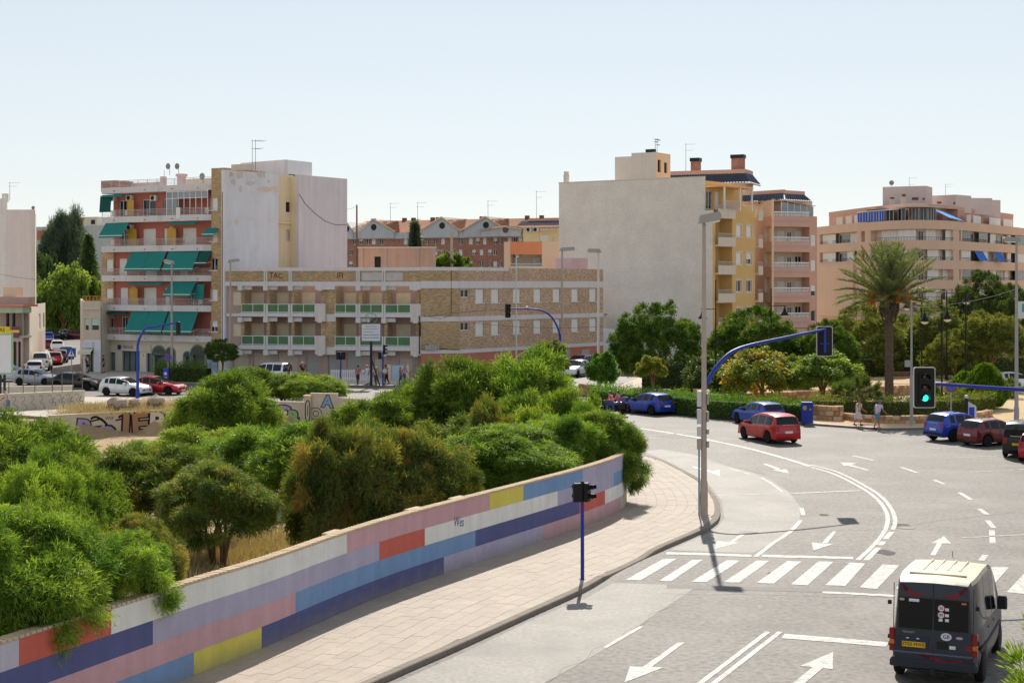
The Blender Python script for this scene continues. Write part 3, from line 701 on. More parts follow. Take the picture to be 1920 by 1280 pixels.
# balconies: slab with white parapet band, railing above
for k in range(6):
 for (x0, x1, cl, cr) in ((xl-0.1, xm0, 0.25, 0.5), (xm1-0.55, xr+0.25, 0.5, 1.0)):
  mid = (x0+(x1-x0)*0.48)
  pts = [(x0,0.35),(x0+cl,0.12),(mid,0.0),(x1-cr,0.0),(x1,0.42),(x1,IN-0.01),(x0,IN-0.01)]
  b = MB(); b.prism(pts, zb[k], zb[k]+PH*0.45); q = MB()
  for (ax, ay), (bx, by) in zip(pts[:4], pts[1:5]):
   dx, dy = bx-ax, by-ay; L = math.hypot(dx, dy); nx, ny = -dy/L*0.1, dx/L*0.1
   q.prism([(ax,ay),(bx,by),(bx+nx,by+ny),(ax+nx,ay+ny)], zb[k]+PH*0.45, zb[k]+PH)
  o = A1.part('balcony', b, M_fascia); q.build('parapet', M_fascia, o)
  sp = MB(); xs_ = x0+(x1-x0)*0.25; sp.tube([(xs_,0.1,zb[k]+0.25),(xs_+0.03,-0.12,zb[k]+0.2)], 0.035, 6); sp.build('spout', M_dark, o)
  xs_ = x0+(x1-x0)*0.75; sp = MB(); sp.tube([(xs_,0.1,zb[k]+0.25),(xs_+0.03,-0.12,zb[k]+0.2)], 0.035, 6); sp.build('spout', M_dark, o)
  rb = MB(); zr0, zr1 = zb[k]+PH, zb[k]+PH+0.62
  for (ax, ay), (bx, by) in zip(pts[:4], pts[1:5]):
   for j in range(5):
    z = zr0+0.1+0.13*j; rr = 0.022 if j < 4 else 0.03; rb.tube([(ax,ay+0.06,z),(bx,by+0.06,z)], rr, 4)
   L = math.hypot(bx-ax, by-ay); n = max(1, int(L/1.1))
   for j in range(n+1): f = j/n; rb.tube([(ax+(bx-ax)*f,ay+(by-ay)*f+0.06,zr0),(ax+(bx-ax)*f,ay+(by-ay)*f+0.06,zr1)], 0.026, 4)
  rb.build('railing', M_rail, o)
# awnings
for u0, u1, v0, v1, mm, kind in [(190,234,421,446,M_teal,1),(238,271.5,475,508,M_teal,1),(272,304.5,475,508,M_teal,1),(309,366,474,508,M_teal,1),
  (370,391,474,497,M_teal2,1),(312,361,533,556,M_teal,1),(362,382,533,561,M_teal,0),(239,272,590,624,M_teal,1),(272.5,307,590,624,M_teal,1),(310,364,590,625,M_teal,1),
  (187,208,369,398,M_teal2,0)]:
 out = 0.95 if kind else 0.12; x0, x1, z0, z1 = A1.rect(u0, v0, u1, v1, -0.45 if kind else 0.05)
 zt = min([z for z in zb if z > z1-0.6] or [z1])-0.04 if kind else z1
 awning(A1, x0, x1, 0.12, zt, zt-z0-0.2, out, mm, kind == 1)
for u0, u1, k in [(315,368,4),(241,304,2),(190,237,1),(190,230,5)]:
 x0, x1 = A1.s(u0), A1.s(u1); b = MB(); b.tube([(x0,0.2,zb[k]-0.2),(x1,0.2,zb[k]-0.2)], 0.09, 8); b.box(x0, x1, -0.12, 0.11, zb[k]-0.34, zb[k]-0.2); A1.part('rolled_awning', b, M_teal2 if k == 1 else M_teal)
awning(A1, A1.s(387), A1.s(409), 0.1, A1.z(400,427), 0.62, 0.75, M_teal)
for u, v in [(208,377),(240,377),(285,377),(240,432)]: aircon(A1, A1.s(u, IN), IN, A1.z(u, v, IN))
# glazed balcony on the top floor
gx0, gx1 = A1.s(314, 0.3), A1.s(391, 0.3); gz0, gz1 = zb[4]+PH, zb[5]
b = MB(); g = MB(); n = 7
for k in range(n+1):
 x = gx0+(gx1-gx0)*k/n; b.box(x-0.03, x+0.03, 0.16, 0.22, gz0, gz1)
b.box(gx0-0.03, gx1+0.03, 0.158, 0.222, gz1-0.1, gz1-0.001); b.box(gx0-0.03, gx1+0.03, 0.158, 0.222, gz0+1.55, gz0+1.61)
g.quad((gx0,0.19,gz0+1.6),(gx1,0.19,gz0+1.6),(gx1,0.19,gz1-0.05),(gx0,0.19,gz1-0.05)); g.quad((gx0,0.19,gz0),(gx0+1.3,0.19,gz0),(gx0+1.3,0.19,gz0+1.6),(gx0,0.19,gz0+1.6))
o = A1.part('glazed_screen', b, M_frame); g.build('pane', mat('hazy_glass', S(150,160,168), rough=0.15, var=0.2, scale=0.5), o)
tw = MB(); tw.box(A1.s(330,-0.02), A1.s(338,-0.02), -0.03, 0.0, zb[4]+0.2, zb[4]+PH+0.7); A1.part('towel', tw, M_wht)
for u, k in [(207,4),(232,4),(205,3),(382,4),(370,1)]:
 x = A1.s(u, 0.8); z0 = zb[k]+0.26; c = MB()
 for dx, dy in ((0,0),(0.45,0),(0,0.45),(0.45,0.45)): c.box(x+dx, x+dx+0.04, 0.5+dy, 0.54+dy, z0, z0+0.42)
 c.box(x, x+0.49, 0.5, 0.99, z0+0.42, z0+0.46); c.box(x, x+0.49, 0.95, 0.99, z0+0.46, z0+0.95); A1.part('balcony_chair', c, M_wht)
# ground floor: shops, arches
gf = MB(); GI = 0.9
shop = [A1.rect(158+4, 655, 190, 704, GI)]
H = []
rects = {'shop_door': (195,660,216,703), 'shop_window': (228,658,262,703), 'shop_door2': (274,662,284,703)}
for nme, q in rects.items(): H.append(A1.rect(*q, GI))
arches = [(286,649,311,704),(312,652,328,704),(345,660,357,693),(358,648,384,704)]
for q in arches: x0, x1, z0, z1 = A1.rect(*q, GI); H.append((x0, x1, z0, z1-(x1-x0)/2))
holed(gf, A1.s(190, GI), A1R+0.8, 0.0, 3.195, GI, H, 0.35)
gf.quad((A1R+0.8,GI,0),(A1.L,GI,0),(A1.L,GI,3.19),(A1R+0.8,GI,3.19))
A1.part('ground_floor_wall', gf, M_cream)
for (nme, q), h in zip(rects.items(), H):
 window(A1, h, GI, 'glass', 0.3, 3 if 'window' in nme else 1, fm=mat('dark_blue_frame', S(40,48,84), rough=0.5), name='shop_window' if 'window' in nme else 'shop_door')
M_archg = mat('sage_trim', S(120,144,132), rough=0.7)
for q in arches:
 x0, x1, z0, z1 = A1.rect(*q, GI); r = (x1-x0)/2; cx = (x0+x1)/2; zc = z1-r; o = MB(); t = 0.13; n = 14
 for k in range(n):
  a0, a1 = math.pi*k/n, math.pi*(k+1)/n
  P = lambda a, rr, y: (cx-rr*math.cos(a), y, zc+rr*math.sin(a))
  o.quad(P(a0,r+t,GI-0.05),P(a0,r,GI-0.05),P(a1,r,GI-0.05),P(a1,r+t,GI-0.05)); o.quad(P(a0,r,GI-0.05),P(a0,r,GI+0.3),P(a1,r,GI+0.3),P(a1,r,GI-0.05)); o.quad(P(a0,r+t,GI-0.05),P(a1,r+t,GI-0.05),P(a1,r+t,GI),P(a0,r+t,GI))
 o.box(x0-t, x0, GI-0.05, GI+0.05, z0, zc); o.box(x1, x1+t, GI-0.05, GI+0.05, z0, zc)
 f = A1.part('arch_trim', o, M_archg)
 gl = MB(); gl.add([(cx-r*math.cos(math.pi*k/n), GI-0.02, zc+r*math.sin(math.pi*k/n)) for k in range(n+1)], [tuple(range(n, -1, -1))]); gl.quad((x0,GI+0.28,z0),(x1,GI+0.28,z0),(x1,GI+0.28,zc),(x0,GI+0.28,zc)); gl.build('pane', mat('shop_glass', S(62,78,74), rough=0.06, var=0.3, scale=0.4, spec=0.6), f)
b = MB(); x0, x1, z0, z1 = A1.rect(219, 646, 282, 658, 0.75); b.box(x0, x1, 0.74, GI-0.002, z0, z1); sg_ = A1.part('shop_sign', b, M_beige)
lettering('CIBELES', 0.42, mat('sign_brown', S(70,58,60), rough=0.6), A1.root, (A1.loc[0]+A1.s(238,0.73), A1.loc[1]+0.73, (z0+z1)/2+0.06), (R(90),0,0), 0.006, sx=1.15)
b = MB(); b.box(x0+0.12, x0+0.55, 0.725, 0.739, z0+0.1, z1-0.05); A1.part('sign_emblem', b, mat('sign_blue', S(50,60,110), rough=0.5))
lettering('P', 0.34, mat('sign_brown', S(70,58,60)), A1.root, (A1.s(269,GI-0.02), GI-0.012, 1.7), (R(90),0,0), 0.004)
# body, roof terrace, side walls
simple_box(A1, 'inner_floors', M_cream, xl+0.5, A1.L-3.5, IN+0.2, 14.0, 0.05, zb[5]+0.25)
simple_box(A1, 'roof_wall', M_redbrick, A1.s(188,0.5), A1.s(216,0.5), 0.6, 3.0, zb[5]+PH*0.4, zb[5]+PH+0.75)
simple_box(A1, 'roof_wall', mat('pink_render', S(216,186,186), rough=0.9, var=0.06), A1.s(216,1.2), A1.s(290,1.2), 2.6, 2.9, zb[5]+0.3, zb[5]+PH+0.55)
simple_box(A1, 'chimney', mat('pink_render', S(216,186,186)), A1.s(300,2), A1.s(306,2), 2, 2.5, zb[5]+0.3, A1.z(303,331,2))
b = MB(); xq = A1.s(332,2); b.box(xq, xq+0.6, 2, 2.6, zb[5]+0.3, A1.z(335,331,2)); b.box(xq-0.1, xq+0.7, 1.9, 2.7, A1.z(335,331,2), A1.z(335,326,2)); A1.part('chimney', b, mat('pink_render', S(216,186,186)))
for u, v in [(317,312),(334,312)]: dish(A1, A1.s(u,2), 2, A1.z(u, v, 2), 0.3)
dish(A1, A1.s(381,1.0), 1.0, A1.z(381,331,1.0), 0.34)
b = MB(); b.tube([(A1.s(308,2),2,zb[5]+0.4),(A1.s(308,2),2,A1.z(308,320,2))], 0.03, 5); A1.part('mast', b, M_rail)
pipe(A1, [(A1.L-0.28,0.03,A1.z(415,360)),(A1.L-0.28,0.03,0.2)], 0.05, M_wood)
# the white flank with its light well, the stair tower
A2 = Fac(421, 144.5, 651, 159.5, root=A1.root)
zt = zb[5]+1.95; wx0, wx1 = A2.s(522), A2.s(560)
b = MB(); b.box(0.0, wx0, 0.0, 0.4, 0.0, zt-0.15); A2.part('flank_wall', b, mat('flank_plaster', S(236,236,240), rough=0.9, var=0.06, scale=0.22, streak=0.12, dirt=(S(196,190,192), 0.6, 0.3)))
b = MB(); b.box(wx1, A2.L, 0.0, 0.4, 0.0, zt); A2.part('flank_wall', b, M_lav)
rq = random.Random(8)
for k in range(4, 17):
 cx, cz, w, h = (rq.uniform(0.8, wx0-0.8), zt-0.35-rq.random()**2*1.6, rq.uniform(0.25,0.8), rq.uniform(0.15,0.55)) if k < 13 else ((1.6,3.6,5.4,6.8)[k-13], zt-(5.0,13.4,1.7,1.6)[k-13], (0.3,0.6,1.2,0.8)[k-13], 0.45)
 b = MB(); b.slabx([(cx+w*math.cos(a)*rq.uniform(.5,1), cz+h*math.sin(a)*rq.uniform(.4,1)) for a in [j*math.pi/7 for j in range(14)]], -0.004-0.0004*k, -0.001); A2.part('weather_stain', b, mat('stain_grey', S(212,208,206), rough=0.95, var=0.2, scale=3) if k < 13 else mat('stain_ochre', S(232,214,200), rough=0.95, var=0.1))
for z in (zt-4.6, zt-9.2, zt-13.6): b = MB(); b.box(0.1, wx0-0.05, -0.006, -0.002, z-0.22, z+0.22); A2.part('plaster_band', b, M_white)
dz = A2.z(541, 471)
b = MB(); wr = [A2.rect(536,379,550,398,1.2), A2.rect(536,431,550,452,1.2)]
holed(b, wx0-0.3, wx1+0.6, 8.0, zt-0.02, 1.2, wr, 0.2); b.box(wx0+0.001, wx1-0.001, 0.1, 1.19, 8.0, 8.15)
A2.part('light_well_wall', b, M_ochrewash)
b = MB(); b.box(wx0+0.001, wx1-0.001, 0.02, 0.4, 0, 8.0); A2.part('flank_wall', b, M_beige)
b = MB(); b.quad((wx0,0.4,8.15),(wx0,0.4,zt-0.15),(wx0,1.2,zt-0.15),(wx0,1.2,8.15)); b.quad((wx1,0.4,8.15),(wx1,1.2,8.15),(wx1,1.2,zt-0.15),(wx1,0.4,zt-0.15)); b.box(wx0+0.001, wx1-0.001, 0.9, 1.19, A2.z(541,420,1.2), A2.z(541,417,1.2)); A2.part('light_well_side', b, M_ochrewash)
window(A2, wr[0], 1.2, 'glass', 0.2, 2, fm=M_wood); window(A2, wr[1], 1.2, 'shutter', 0.2, 1, sm=M_beige)
b = MB(); b.box(5.0, A2.L-0.2, 1.6, 11, 0.0, zt-0.4); A2.part('rear_block', b, M_beige)
b = MB(); b.tube([(A2.s(560)+0.02,-0.02,A2.z(560,363))]+[(A2.s(u),-0.02,A2.z(u,v)) for u, v in [(572,382),(590,400),(610,415),(630,422),(650,421)]], 0.025, 4); A2.part('cable', b, M_iron2)
b = MB(); sx0, sx1 = A1.s(451,6), A1.s(536,6)
PT = Fac(451, 159.5, 535, 155.0, root=A1.root); P2 = Fac(535, 155.0, 585, 158.5, root=A1.root)
ztop = PT.z(500, 302)
b = MB(); b.box(0, PT.L, 0, 0.3, zt-0.6, ztop); PT.part('stair_tower_wall', b, M_lav)
h = P2.rect(541, 327, 554, 338)
b = MB(); holed(b, 0, P2.L, zt-0.6, ztop, 0, [h], 0.2); P2.part('stair_tower_wall', b, M_white)
b = MB(); b.box(h[0], h[1], 0.15, 0.2, h[2], h[3]); P2.part('hatch', b, M_wood)
b = MB(); q = P2.p0+P2.d*P2.L-PT.p0; qx, qy = q.dot(PT.d), q.dot(PT.n); b.prism([(0,0.3),(PT.L-0.1,0.05),(qx-0.1,qy),(qx-PT.L,qy+0.3)], ztop-0.3, ztop-0.02); PT.part('roof', b, M_roofgrey)
for u, h0, hh in [(473,296,36),(479,290,30)]: antenna(PT, PT.s(u,-0.5), -0.5, zt-0.3, PT.z(u,262,-0.5)-zt+0.3, 0.3 if u == 479 else 1.2)
b = MB(); b.box(A1.L+0.3, A1.L+2.2, 0.6, 1.6, zt-0.2, zt+0.35); A1.part('roof_box', b, M_beige)
# ================================================================== the long brick building
B1 = Fac(422, 144.2, 789, 140.0, name='brick_building', label='long three storey brick building with white bands, green balcony panels and cream shutters', cat='building')
RT = 10.2
def bz(v, u=600): return B1.z(u, v)
L1_, L2_ = (bz(537), bz(570), bz(587), bz(594)), (bz(597), bz(630), bz(648), bz(656))
cells = [(453,495.5),(501.5,541.5),(547.5,591),(628,668),(674.5,717),(722,770)]
b = MB(); b.box(0, B1.L, 0.0, 0.25, RT-0.32, RT); B1.part('parapet_cap', b, M_fascia)
b = MB(); b.box(0, B1.L, 0.08, 0.25, bz(528), RT-0.32); B1.part('parapet_panel', b, M_tanbrick)
for u in (498,544.5,671.5,719.5):
 x = B1.s(u); b = MB(); b.box(x-0.16, x-0.03, -0.06, 0.078, bz(535), RT-0.321); b.box(x+0.03, x+0.16, -0.06, 0.078, bz(535), RT-0.321); B1.part('parapet_post', b, M_fascia)
b = MB(); b.box(0, B1.L, -0.04, 0.3, bz(536), bz(528)); B1.part('white_band', b, M_fascia)
for x in ((B1.s(591), B1.s(628)), (B1.s(768), B1.L)): b = MB(); b.box(x[0], x[1], -0.05, 0.6, bz(543), bz(536.1)); B1.part('white_band', b, M_fascia)
BK = 2.0
bw = MB(); H = []; W = []
for (a, c) in cells:
 for lv in (L1_, L2_):
  w = c-a; r = (B1.s(a+w*0.42, BK), B1.s(c+w*0.02, BK)-0.05, lv[3]+0.3, lv[0]-0.55); H.append(r); W.append((r, M_cshutter))
holed(bw, 0.4, B1.L-0.3, bz(658), bz(530), BK, H, 0.12); B1.part('loggia_wall', bw, M_mauve)
for r, sm in W: window(B1, r, BK, 'shutter', 0.12, 2, sm=sm, name='balcony_door')
for u in (450, 498, 544.5, 600, 671.5, 719.5, 779):
 x = B1.s(u); b = MB(); wd = 0.5 if u in (600,) else 0.2
 b.box(x-0.1, x+wd, 0.5, BK-0.01, bz(657), bz(536.2)); B1.part('loggia_fin', b, M_tanbrick)
 for zt_ in (L1_[0], L2_[0], bz(659)):
  b = MB(); b.box(x-0.22, x+0.22, -0.07, 0.5, zt_-0.38, zt_+0.06); b.box(x+0.221, x+1.0, 0.3, 0.5, zt_-0.3, zt_+0.06); B1.part('beam_end', b, M_fascia)
for lv in (L1_, L2_):
 for a_, c_ in ((450,600),(626,789)): b = MB(); b.box(B1.s(a_), B1.s(c_), 0.0, BK-0.02, lv[3], lv[2]); B1.part('balcony_slab', b, M_fascia)
 for (a, c) in cells:
  x0, x1 = B1.s(a), B1.s(c); b = MB(); b.box(x0, x1, -0.03, 0.0, lv[1]-0.05, lv[1]); b.box(x0, x1, -0.03, 0.0, lv[2]+0.05, lv[2]+0.1)
  for f in (0, 0.5, 1): q = x0+(x1-x0-0.05)*f; b.box(q, q+0.05, -0.031, 0.001, lv[2], lv[1]-0.051)
  o = B1.part('balustrade', b, M_frame)
  for f in (0, 0.5):
   g = MB(); q0 = x0+0.05+(x1-x0-0.05)*f; g.box(q0, q0+(x1-x0)*0.5-0.05, -0.02, -0.008, lv[2]+0.1, lv[1]-0.05); g.build('green_panel', M_green, o)
 for u in (498, 544.5, 671.5, 719.5):
  x = B1.s(u)
  for dx in (-0.16, 0.03):
   b = MB(); b.box(x+dx, x+dx+0.13, -0.05, 0.3, lv[3]-0.1, lv[1]+0.03); B1.part('balcony_post', b, M_fascia)
 for (a, c) in ((591,610),(770,789)):
  b = MB(); b.box(B1.s(a), B1.s(c), -0.06, 0.25, lv[3]-0.42, lv[1]+0.05); B1.part('balcony_end_panel', b, mat('stained_fascia', S(226,216,210), rough=0.85, var=0.06, streak=0.15))
 b = MB(); b.box(B1.s(610.2), B1.s(627.8), 0.25, 0.5, lv[3]-0.42, lv[3]+0.25); B1.part('white_band', b, M_fascia); b = MB(); b.box(0, B1.s(450), 0.3, 0.5, lv[3], lv[3]+0.28); B1.part('white_band', b, M_fascia)
x0, x1 = B1.s(609.5), B1.s(628); b = MB(); b.box(x0, x1, 0.3, BK-0.02, bz(658), bz(536.2)); B1.part('brick_pier', b, M_tanbrick)
le = MB(); hh = [B1.rect(436.5,547,455,572,0.5), B1.rect(437,607,456,630,0.5)]
holed(le, 0, B1.s(452), bz(658), bz(536.2), 0.5, hh, 0.12); B1.part('end_wall', le, M_mauve)
for h in hh: window(B1, h, 0.5, 'shutter', 0.12, 1, sm=M_cshutter)
# ground floor
gf = MB(); GY = 1.1
GR = [((437,661,466,703),'bars'),((474,660,511,703),'bars'),((521,661,558,703),'bars'),((574,663,597,703),'grey'),((615,667,633,703),'grey'),((650,662,681,701),'grey'),((701,671,716,696),'bars'),((748,672,773,695),'bars')]
GH = [B1.rect(*q, GY) for q, _ in GR]
GH = [(a, c, max(e, 0.05), f) for a, c, e, f in GH]
holed(gf, 0, B1.L, 0, bz(657), GY, GH, 0.2); B1.part('ground_floor_wall', gf, M_mauve)
for (q, kd), h in zip(GR, GH):
 o = window(B1, h, GY, 'shutter', 0.2, 2, sm=M_gshutter if kd == 'grey' else M_cshutter, name='shop_shutter' if kd == 'grey' else 'window')
 if kd == 'bars':
  g = MB(); n = int((h[1]-h[0])/0.16)
  for k in range(n+1): x = h[0]+(h[1]-h[0])*k/n; g.box(x-0.015, x+0.015, GY-0.03, GY, h[2]+0.041, h[3]-0.041)
  g.box(h[0], h[1], GY-0.035, GY+0.005, h[2], h[2]+0.04); g.box(h[0], h[1], GY-0.035, GY+0.005, h[3]-0.04, h[3]); g.build('window_bars', M_rail, o)
simple_box(B1, 'inner_floors', M_mauve, 0.3, B1.L-0.3, BK+0.25, 11, 0.1, RT-0.6)
for k, (u, t) in enumerate([(517,'TAC'),(637,'IPI')]): lettering(t, 0.75, mat('black_spray', S(52,46,44), rough=0.8), B1.root, (B1.s(u), 0.074, bz(517)), (R(90),R(4),0), 0.002, sx=0.9, name='spray_tag')
b = MB(); b.box(B1.s(678), B1.s(716), 0.07, 0.079, bz(526), bz(511)); B1.part('painted_patch', b, mat('grey_paint_patch', S(206,200,196), rough=0.9, var=0.12, dirt=(S(186,150,120),0.5,2.0)))
b = MB(); b.box(B1.s(723), B1.s(755), 0.07, 0.079, bz(526), bz(511)); B1.part('painted_patch', b, mat('grey_paint_patch', S(206,200,196)))
# frontal bay at the bend and the receding wing
B2 = Fac(789, 140.0, 862, 140.6, root=B1.root); B3 = Fac(862, 140.6, 1131, 158.5, root=B1.root)
for fc, m in ((B2, M_tanbrick), (B3, M_mixbrick)):
 hs = []
 if fc is B3:
  for u0, u1, sm_ in [(863.5,880,1),(891.5,907,0),(921,935.5,0),(962,976,0),(1000.5,1014.5,0),(1036.5,1050,0),(1071.5,1084.5,0),(1105,1118,0)]:
   x0, x1 = fc.s(u0), fc.s(u1)
   for zt_ in (8.2, 5.2): hs.append(((x0, x1, zt_-(0.75 if sm_ else 1.28), zt_), 'glass' if sm_ else 'shutter'))
 b = MB(); holed(b, 0, fc.L, 2.5, RT-(0.3 if fc is B2 else 0.02), 0, [h for h, _ in hs], 0.16); fc.part('brick_front', b, m)
 for h, kd in hs: window(fc, h, 0, kd, 0.16, 2 if kd == 'glass' else 1, sill=kd == 'shutter')
 for z0, z1 in ((8.3,8.95),(5.3,5.72)): b = MB(); b.box(0, fc.L+(0.03 if fc is B3 else 0), -0.05, -0.002, z0, z1); fc.part('white_band', b, M_fascia)
 b = MB(); b.box(0, fc.L, -0.06, 0.02, 2.38, 2.72); fc.part('white_band', b, M_fascia)
 b = MB(); b.quad((0,0.0,0),(fc.L,0.0,0),(fc.L,0.0,2.38),(0,0.0,2.38)); fc.part('ground_floor_wall', b, mat('rust_render', S(196,124,104), rough=0.85, var=0.08, scale=0.4))
b = MB(); b.box(0, B3.s(953), -0.03, 0.2, RT-0.3, RT+0.02); B3.part('parapet_cap', b, M_fascia)
b = MB(); b.box(0, B2.L, -0.03, 0.2, RT-0.3, RT+0.02); B2.part('parapet_cap', b, M_fascia)
simple_box(B3, 'inner_floors', M_roofgrey, 0.8, B3.L-0.1, 0.3, 9, 0.1, RT-0.5)
b = MB(); b.quad((B3.L,0,0),(B3.L,9,0),(B3.L,9,RT-0.1),(B3.L,0,RT-0.1)); B3.part('end_wall', b, M_white)
for q in ((1060,655,1068,672),(1090,655,1104,669)):
 h = B3.rect(*q); b = MB(); b.box(h[0], h[1], -0.04, -0.003, h[2], h[3]); o = B3.part('window', b, M_gshutter)
 g = MB()
 for k in range(5): x = h[0]+(h[1]-h[0])*k/4; g.box(x-0.015, x+0.015, -0.07, -0.041, h[2], h[3])
 g.build('window_bars', M_rail, o)
b = MB(); b.box(B3.s(1071,1), B3.s(1102,1), 1.0, 3.0, RT-0.4, B3.z(1087,484,1)); B3.part('roof_hut', b, mat('pink_render', S(216,186,186)))
pipe(B1, [(B1.L-0.1,-0.12,bz(592,785)),(B1.L-0.1,-0.12,bz(655,785)),(B1.L-0.1,-0.12,bz(664,785))], 0.05)
pipe(B2, [(B2.s(846),-0.05,RT-0.3),(B2.s(846),-0.05,B2.z(846,590)),(B2.s(830),-0.05,B2.z(830,596))], 0.02)
b = MB()
for u, h_, r in [(800,0.4,0.18),(806,0.6,0.12),(811,0.5,0.1),(816,0.45,0.12),(821,0.55,0.09)]: x = B2.s(u); b.box(x-r, x+r, -0.35, -0.06, 2.73, 2.73+h_)
B2.part('meter_boxes', b, M_gshutter)
# plant pots and hanging cable along the bend
b = MB(); b.tube([(0,-0.06,2.76)]+[(B2.L*f,-0.07,2.76-0.05*math.sin(f*9)) for f in (0.2,0.4,0.6,0.8,1.0)], 0.03, 5); B2.part('cable', b, M_iron2)
# ================================================================== tall white building with ochre front
E1 = Fac(1048, 174.0, 1336, 163.0, name='tall_building', label='tall apartment building with a blank whitewashed brick flank and an ochre front with pale balconies', cat='building')
zE = E1.z(1200, 337.5); xc = E1.s(1320)
b = MB(); b.slabx([(0,0),(E1.L,0),(E1.L,E1.z(1330,394)),(xc,E1.z(1330,394)),(xc,zE),(0,zE)], 0, 0.3); E1.part('flank_wall', b, M_whitebrick)
b = MB(); b.box(-0.04, xc, -0.04, 0.34, zE, zE+0.12); E1.part('parapet_cap', b, M_beige)
simple_box(E1, 'inner_floors', M_beige, 0.2, E1.L-4.0, 0.31, 14, 0.1, zE-0.6)
E2 = Fac(1153, 175, 1230, 172.5, root=E1.root); E3 = Fac(1230, 172.5, 1257, 175.5, root=E1.root)
M_twr = mat('stair_tower_plaster', S(222,212,200), rough=0.9, var=0.06, scale=0.4, streak=0.12, dirt=(S(196,184,170), 0.5, 0.4))
zt2 = E2.z(1190, 293); zt3 = zt2+0.35
b = MB(); b.box(0, E2.s(1185), 0, 0.2, zE-1, zt2); b.box(E2.s(1185)+0.001, E2.L, -0.15, 0.2, zE-1, zt3); E2.part('stair_tower_wall', b, M_twr)
hs = [E3.rect(1217,302,1223,322), E3.rect(1228,308,1235,322)]; hs = [(max(a,0.3),c,e,f) for a,c,e,f in hs]
h2 = [(0.4,1.2,zt3-2.2,zt3-0.8),(2.0,2.8,zt3-2.2,zt3-1.0)]
b = MB(); holed(b, 0, E3.L, zE-1, zt3, 0, h2, 0.2); E3.part('stair_tower_wall', b, M_peach)
for h in h2: window(E3, h, 0, 'glass', 0.2, 1, fm=M_wood)
b = MB(); q = E3.p0+E3.d*E3.L-E2.p0; qx, qy = q.dot(E2.d), q.dot(E2.n); b.prism([(0,0.2),(E2.L-0.1,0.1),(qx-0.1,qy),(qx-E2.L,qy+0.3)], zt2-0.3, zt2-0.02); E2.part('roof', b, M_roofgrey)
b = MB()
for k in range(4): x = E2.s(1206)+k*0.28; b.box(x, x+0.2, 0.6, 1.2, zt3, zt3+0.42)
E2.part('roof_vents', b, M_iron2)
antenna(E3, 0.8, 0.5, zt3, 1.6, 0.2); antenna(E3, 3.2, 1.5, zt3-1.2, 3.0, 0.2)
b = MB(); x = E1.s(1062,2); b.lathe([(0.32,zE-0.4),(0.32,E1.z(1062,331,2)),(0.36,E1.z(1062,331,2)),(0.36,E1.z(1062,329,2)),(0.28,E1.z(1062,329,2)),(0.28,E1.z(1062,322,2))], 14, (x,2,0)); E1.part('chimney', b, M_twr)
Fy = Fac(1336, 163.0, 1424, 171.0, root=E1.root)
def fz(v, u=1375): return Fy.z(u, v)
zf = [fz(411), fz(463), fz(514), fz(565), fz(616)]; flr = zf[0]-zf[1]
zf = [zf[0]-k*flr for k in range(6)]
xa, xb_, xc_, xd = Fy.s(1341), Fy.s(1373), Fy.s(1416), Fy.L
hs = []; wk = ['shutter','half','glass','glass','half']
kinds = [('shutter','shutter'),('shutter','half'),('glass','glass'),('glass','glass'),('half','shutter')]
for k in range(5):
 zc = zf[k]-flr*0.28
 for (u0, u1), kd in zip(((1380,1390),(1399,1409)), kinds[k]): hs.append(((Fy.s(u0), Fy.s(u1), zc-1.0, zc+0.25), kd))
b = MB(); holed(b, xb_, xc_, 0, fz(385), 0, [h for h, _ in hs], 0.15); b.quad((xb_,0,0),(xb_,0,fz(385)),(xb_,1.6,fz(385)),(xb_,1.6,0)); b.quad((xc_,0,0),(xc_,1.6,0),(xc_,1.6,fz(385)),(xc_,0,fz(385))); Fy.part('ochre_front', b, M_yellow)
for h, kd in hs:
 window(Fy, h, 0, kd, 0.15, 2); f = MB(); a, c, e, g = h
 f.box(a-0.16, a-0.001, -0.04, -0.002, e-0.16, g+0.16); f.box(c+0.001, c+0.16, -0.04, -0.002, e-0.16, g+0.16); f.box(a, c, -0.04, -0.002, g+0.001, g+0.16); f.box(a, c, -0.04, -0.002, e-0.16, e-0.001); Fy.part('window_surround', f, M_beige)
b = MB(); b.box(0, xa, 0.0, 0.3, 0, zf[0]+0.1); Fy.part('ochre_strip', b, M_yellow)
hb = [(xa+0.3, xa+1.5, z-flr+0.75, z-0.45) for z in zf[:5]]
b = MB(); holed(b, xa, xb_, 0, zf[0]+0.6, 1.55, hb, 0.12); holed(b, xc_, xd, 0, zf[0]+0.6, 1.55, [], 0.1); Fy.part('balcony_wall', b, M_yellow)
for h, kd in zip(hb, ['glass','shutter','glass','half','glass']): window(Fy, h, 1.55, kd, 0.12, 2, name='balcony_door')
for z in zf:
 for x0, x1 in ((xa, xb_-0.02), (xc_+0.02, xd)):
  b = MB(); b.box(x0, x1, -0.45, -0.33, z, z+0.98); b.box(x0, x1, -0.33, 1.54, z, z+0.2); b.box(x1-0.12, x1, -0.329, -0.01, z+0.2, z+0.98)
  o = Fy.part('balcony', b, M_beige);
  r = MB(); r.box(x0, x1, -0.42, -0.38, z+1.36, z+1.4); n = max(3, int((x1-x0)/0.14))
  for k in range(n+1): x = x0+0.02+(x1-x0-0.04)*k/n; r.box(x-0.01, x+0.01, -0.41, -0.39, z+0.98, z+1.36)
  r.build('railing', M_rail, o)
aircon(Fy, xa+1.3, 1.5, zf[0]-0.75)
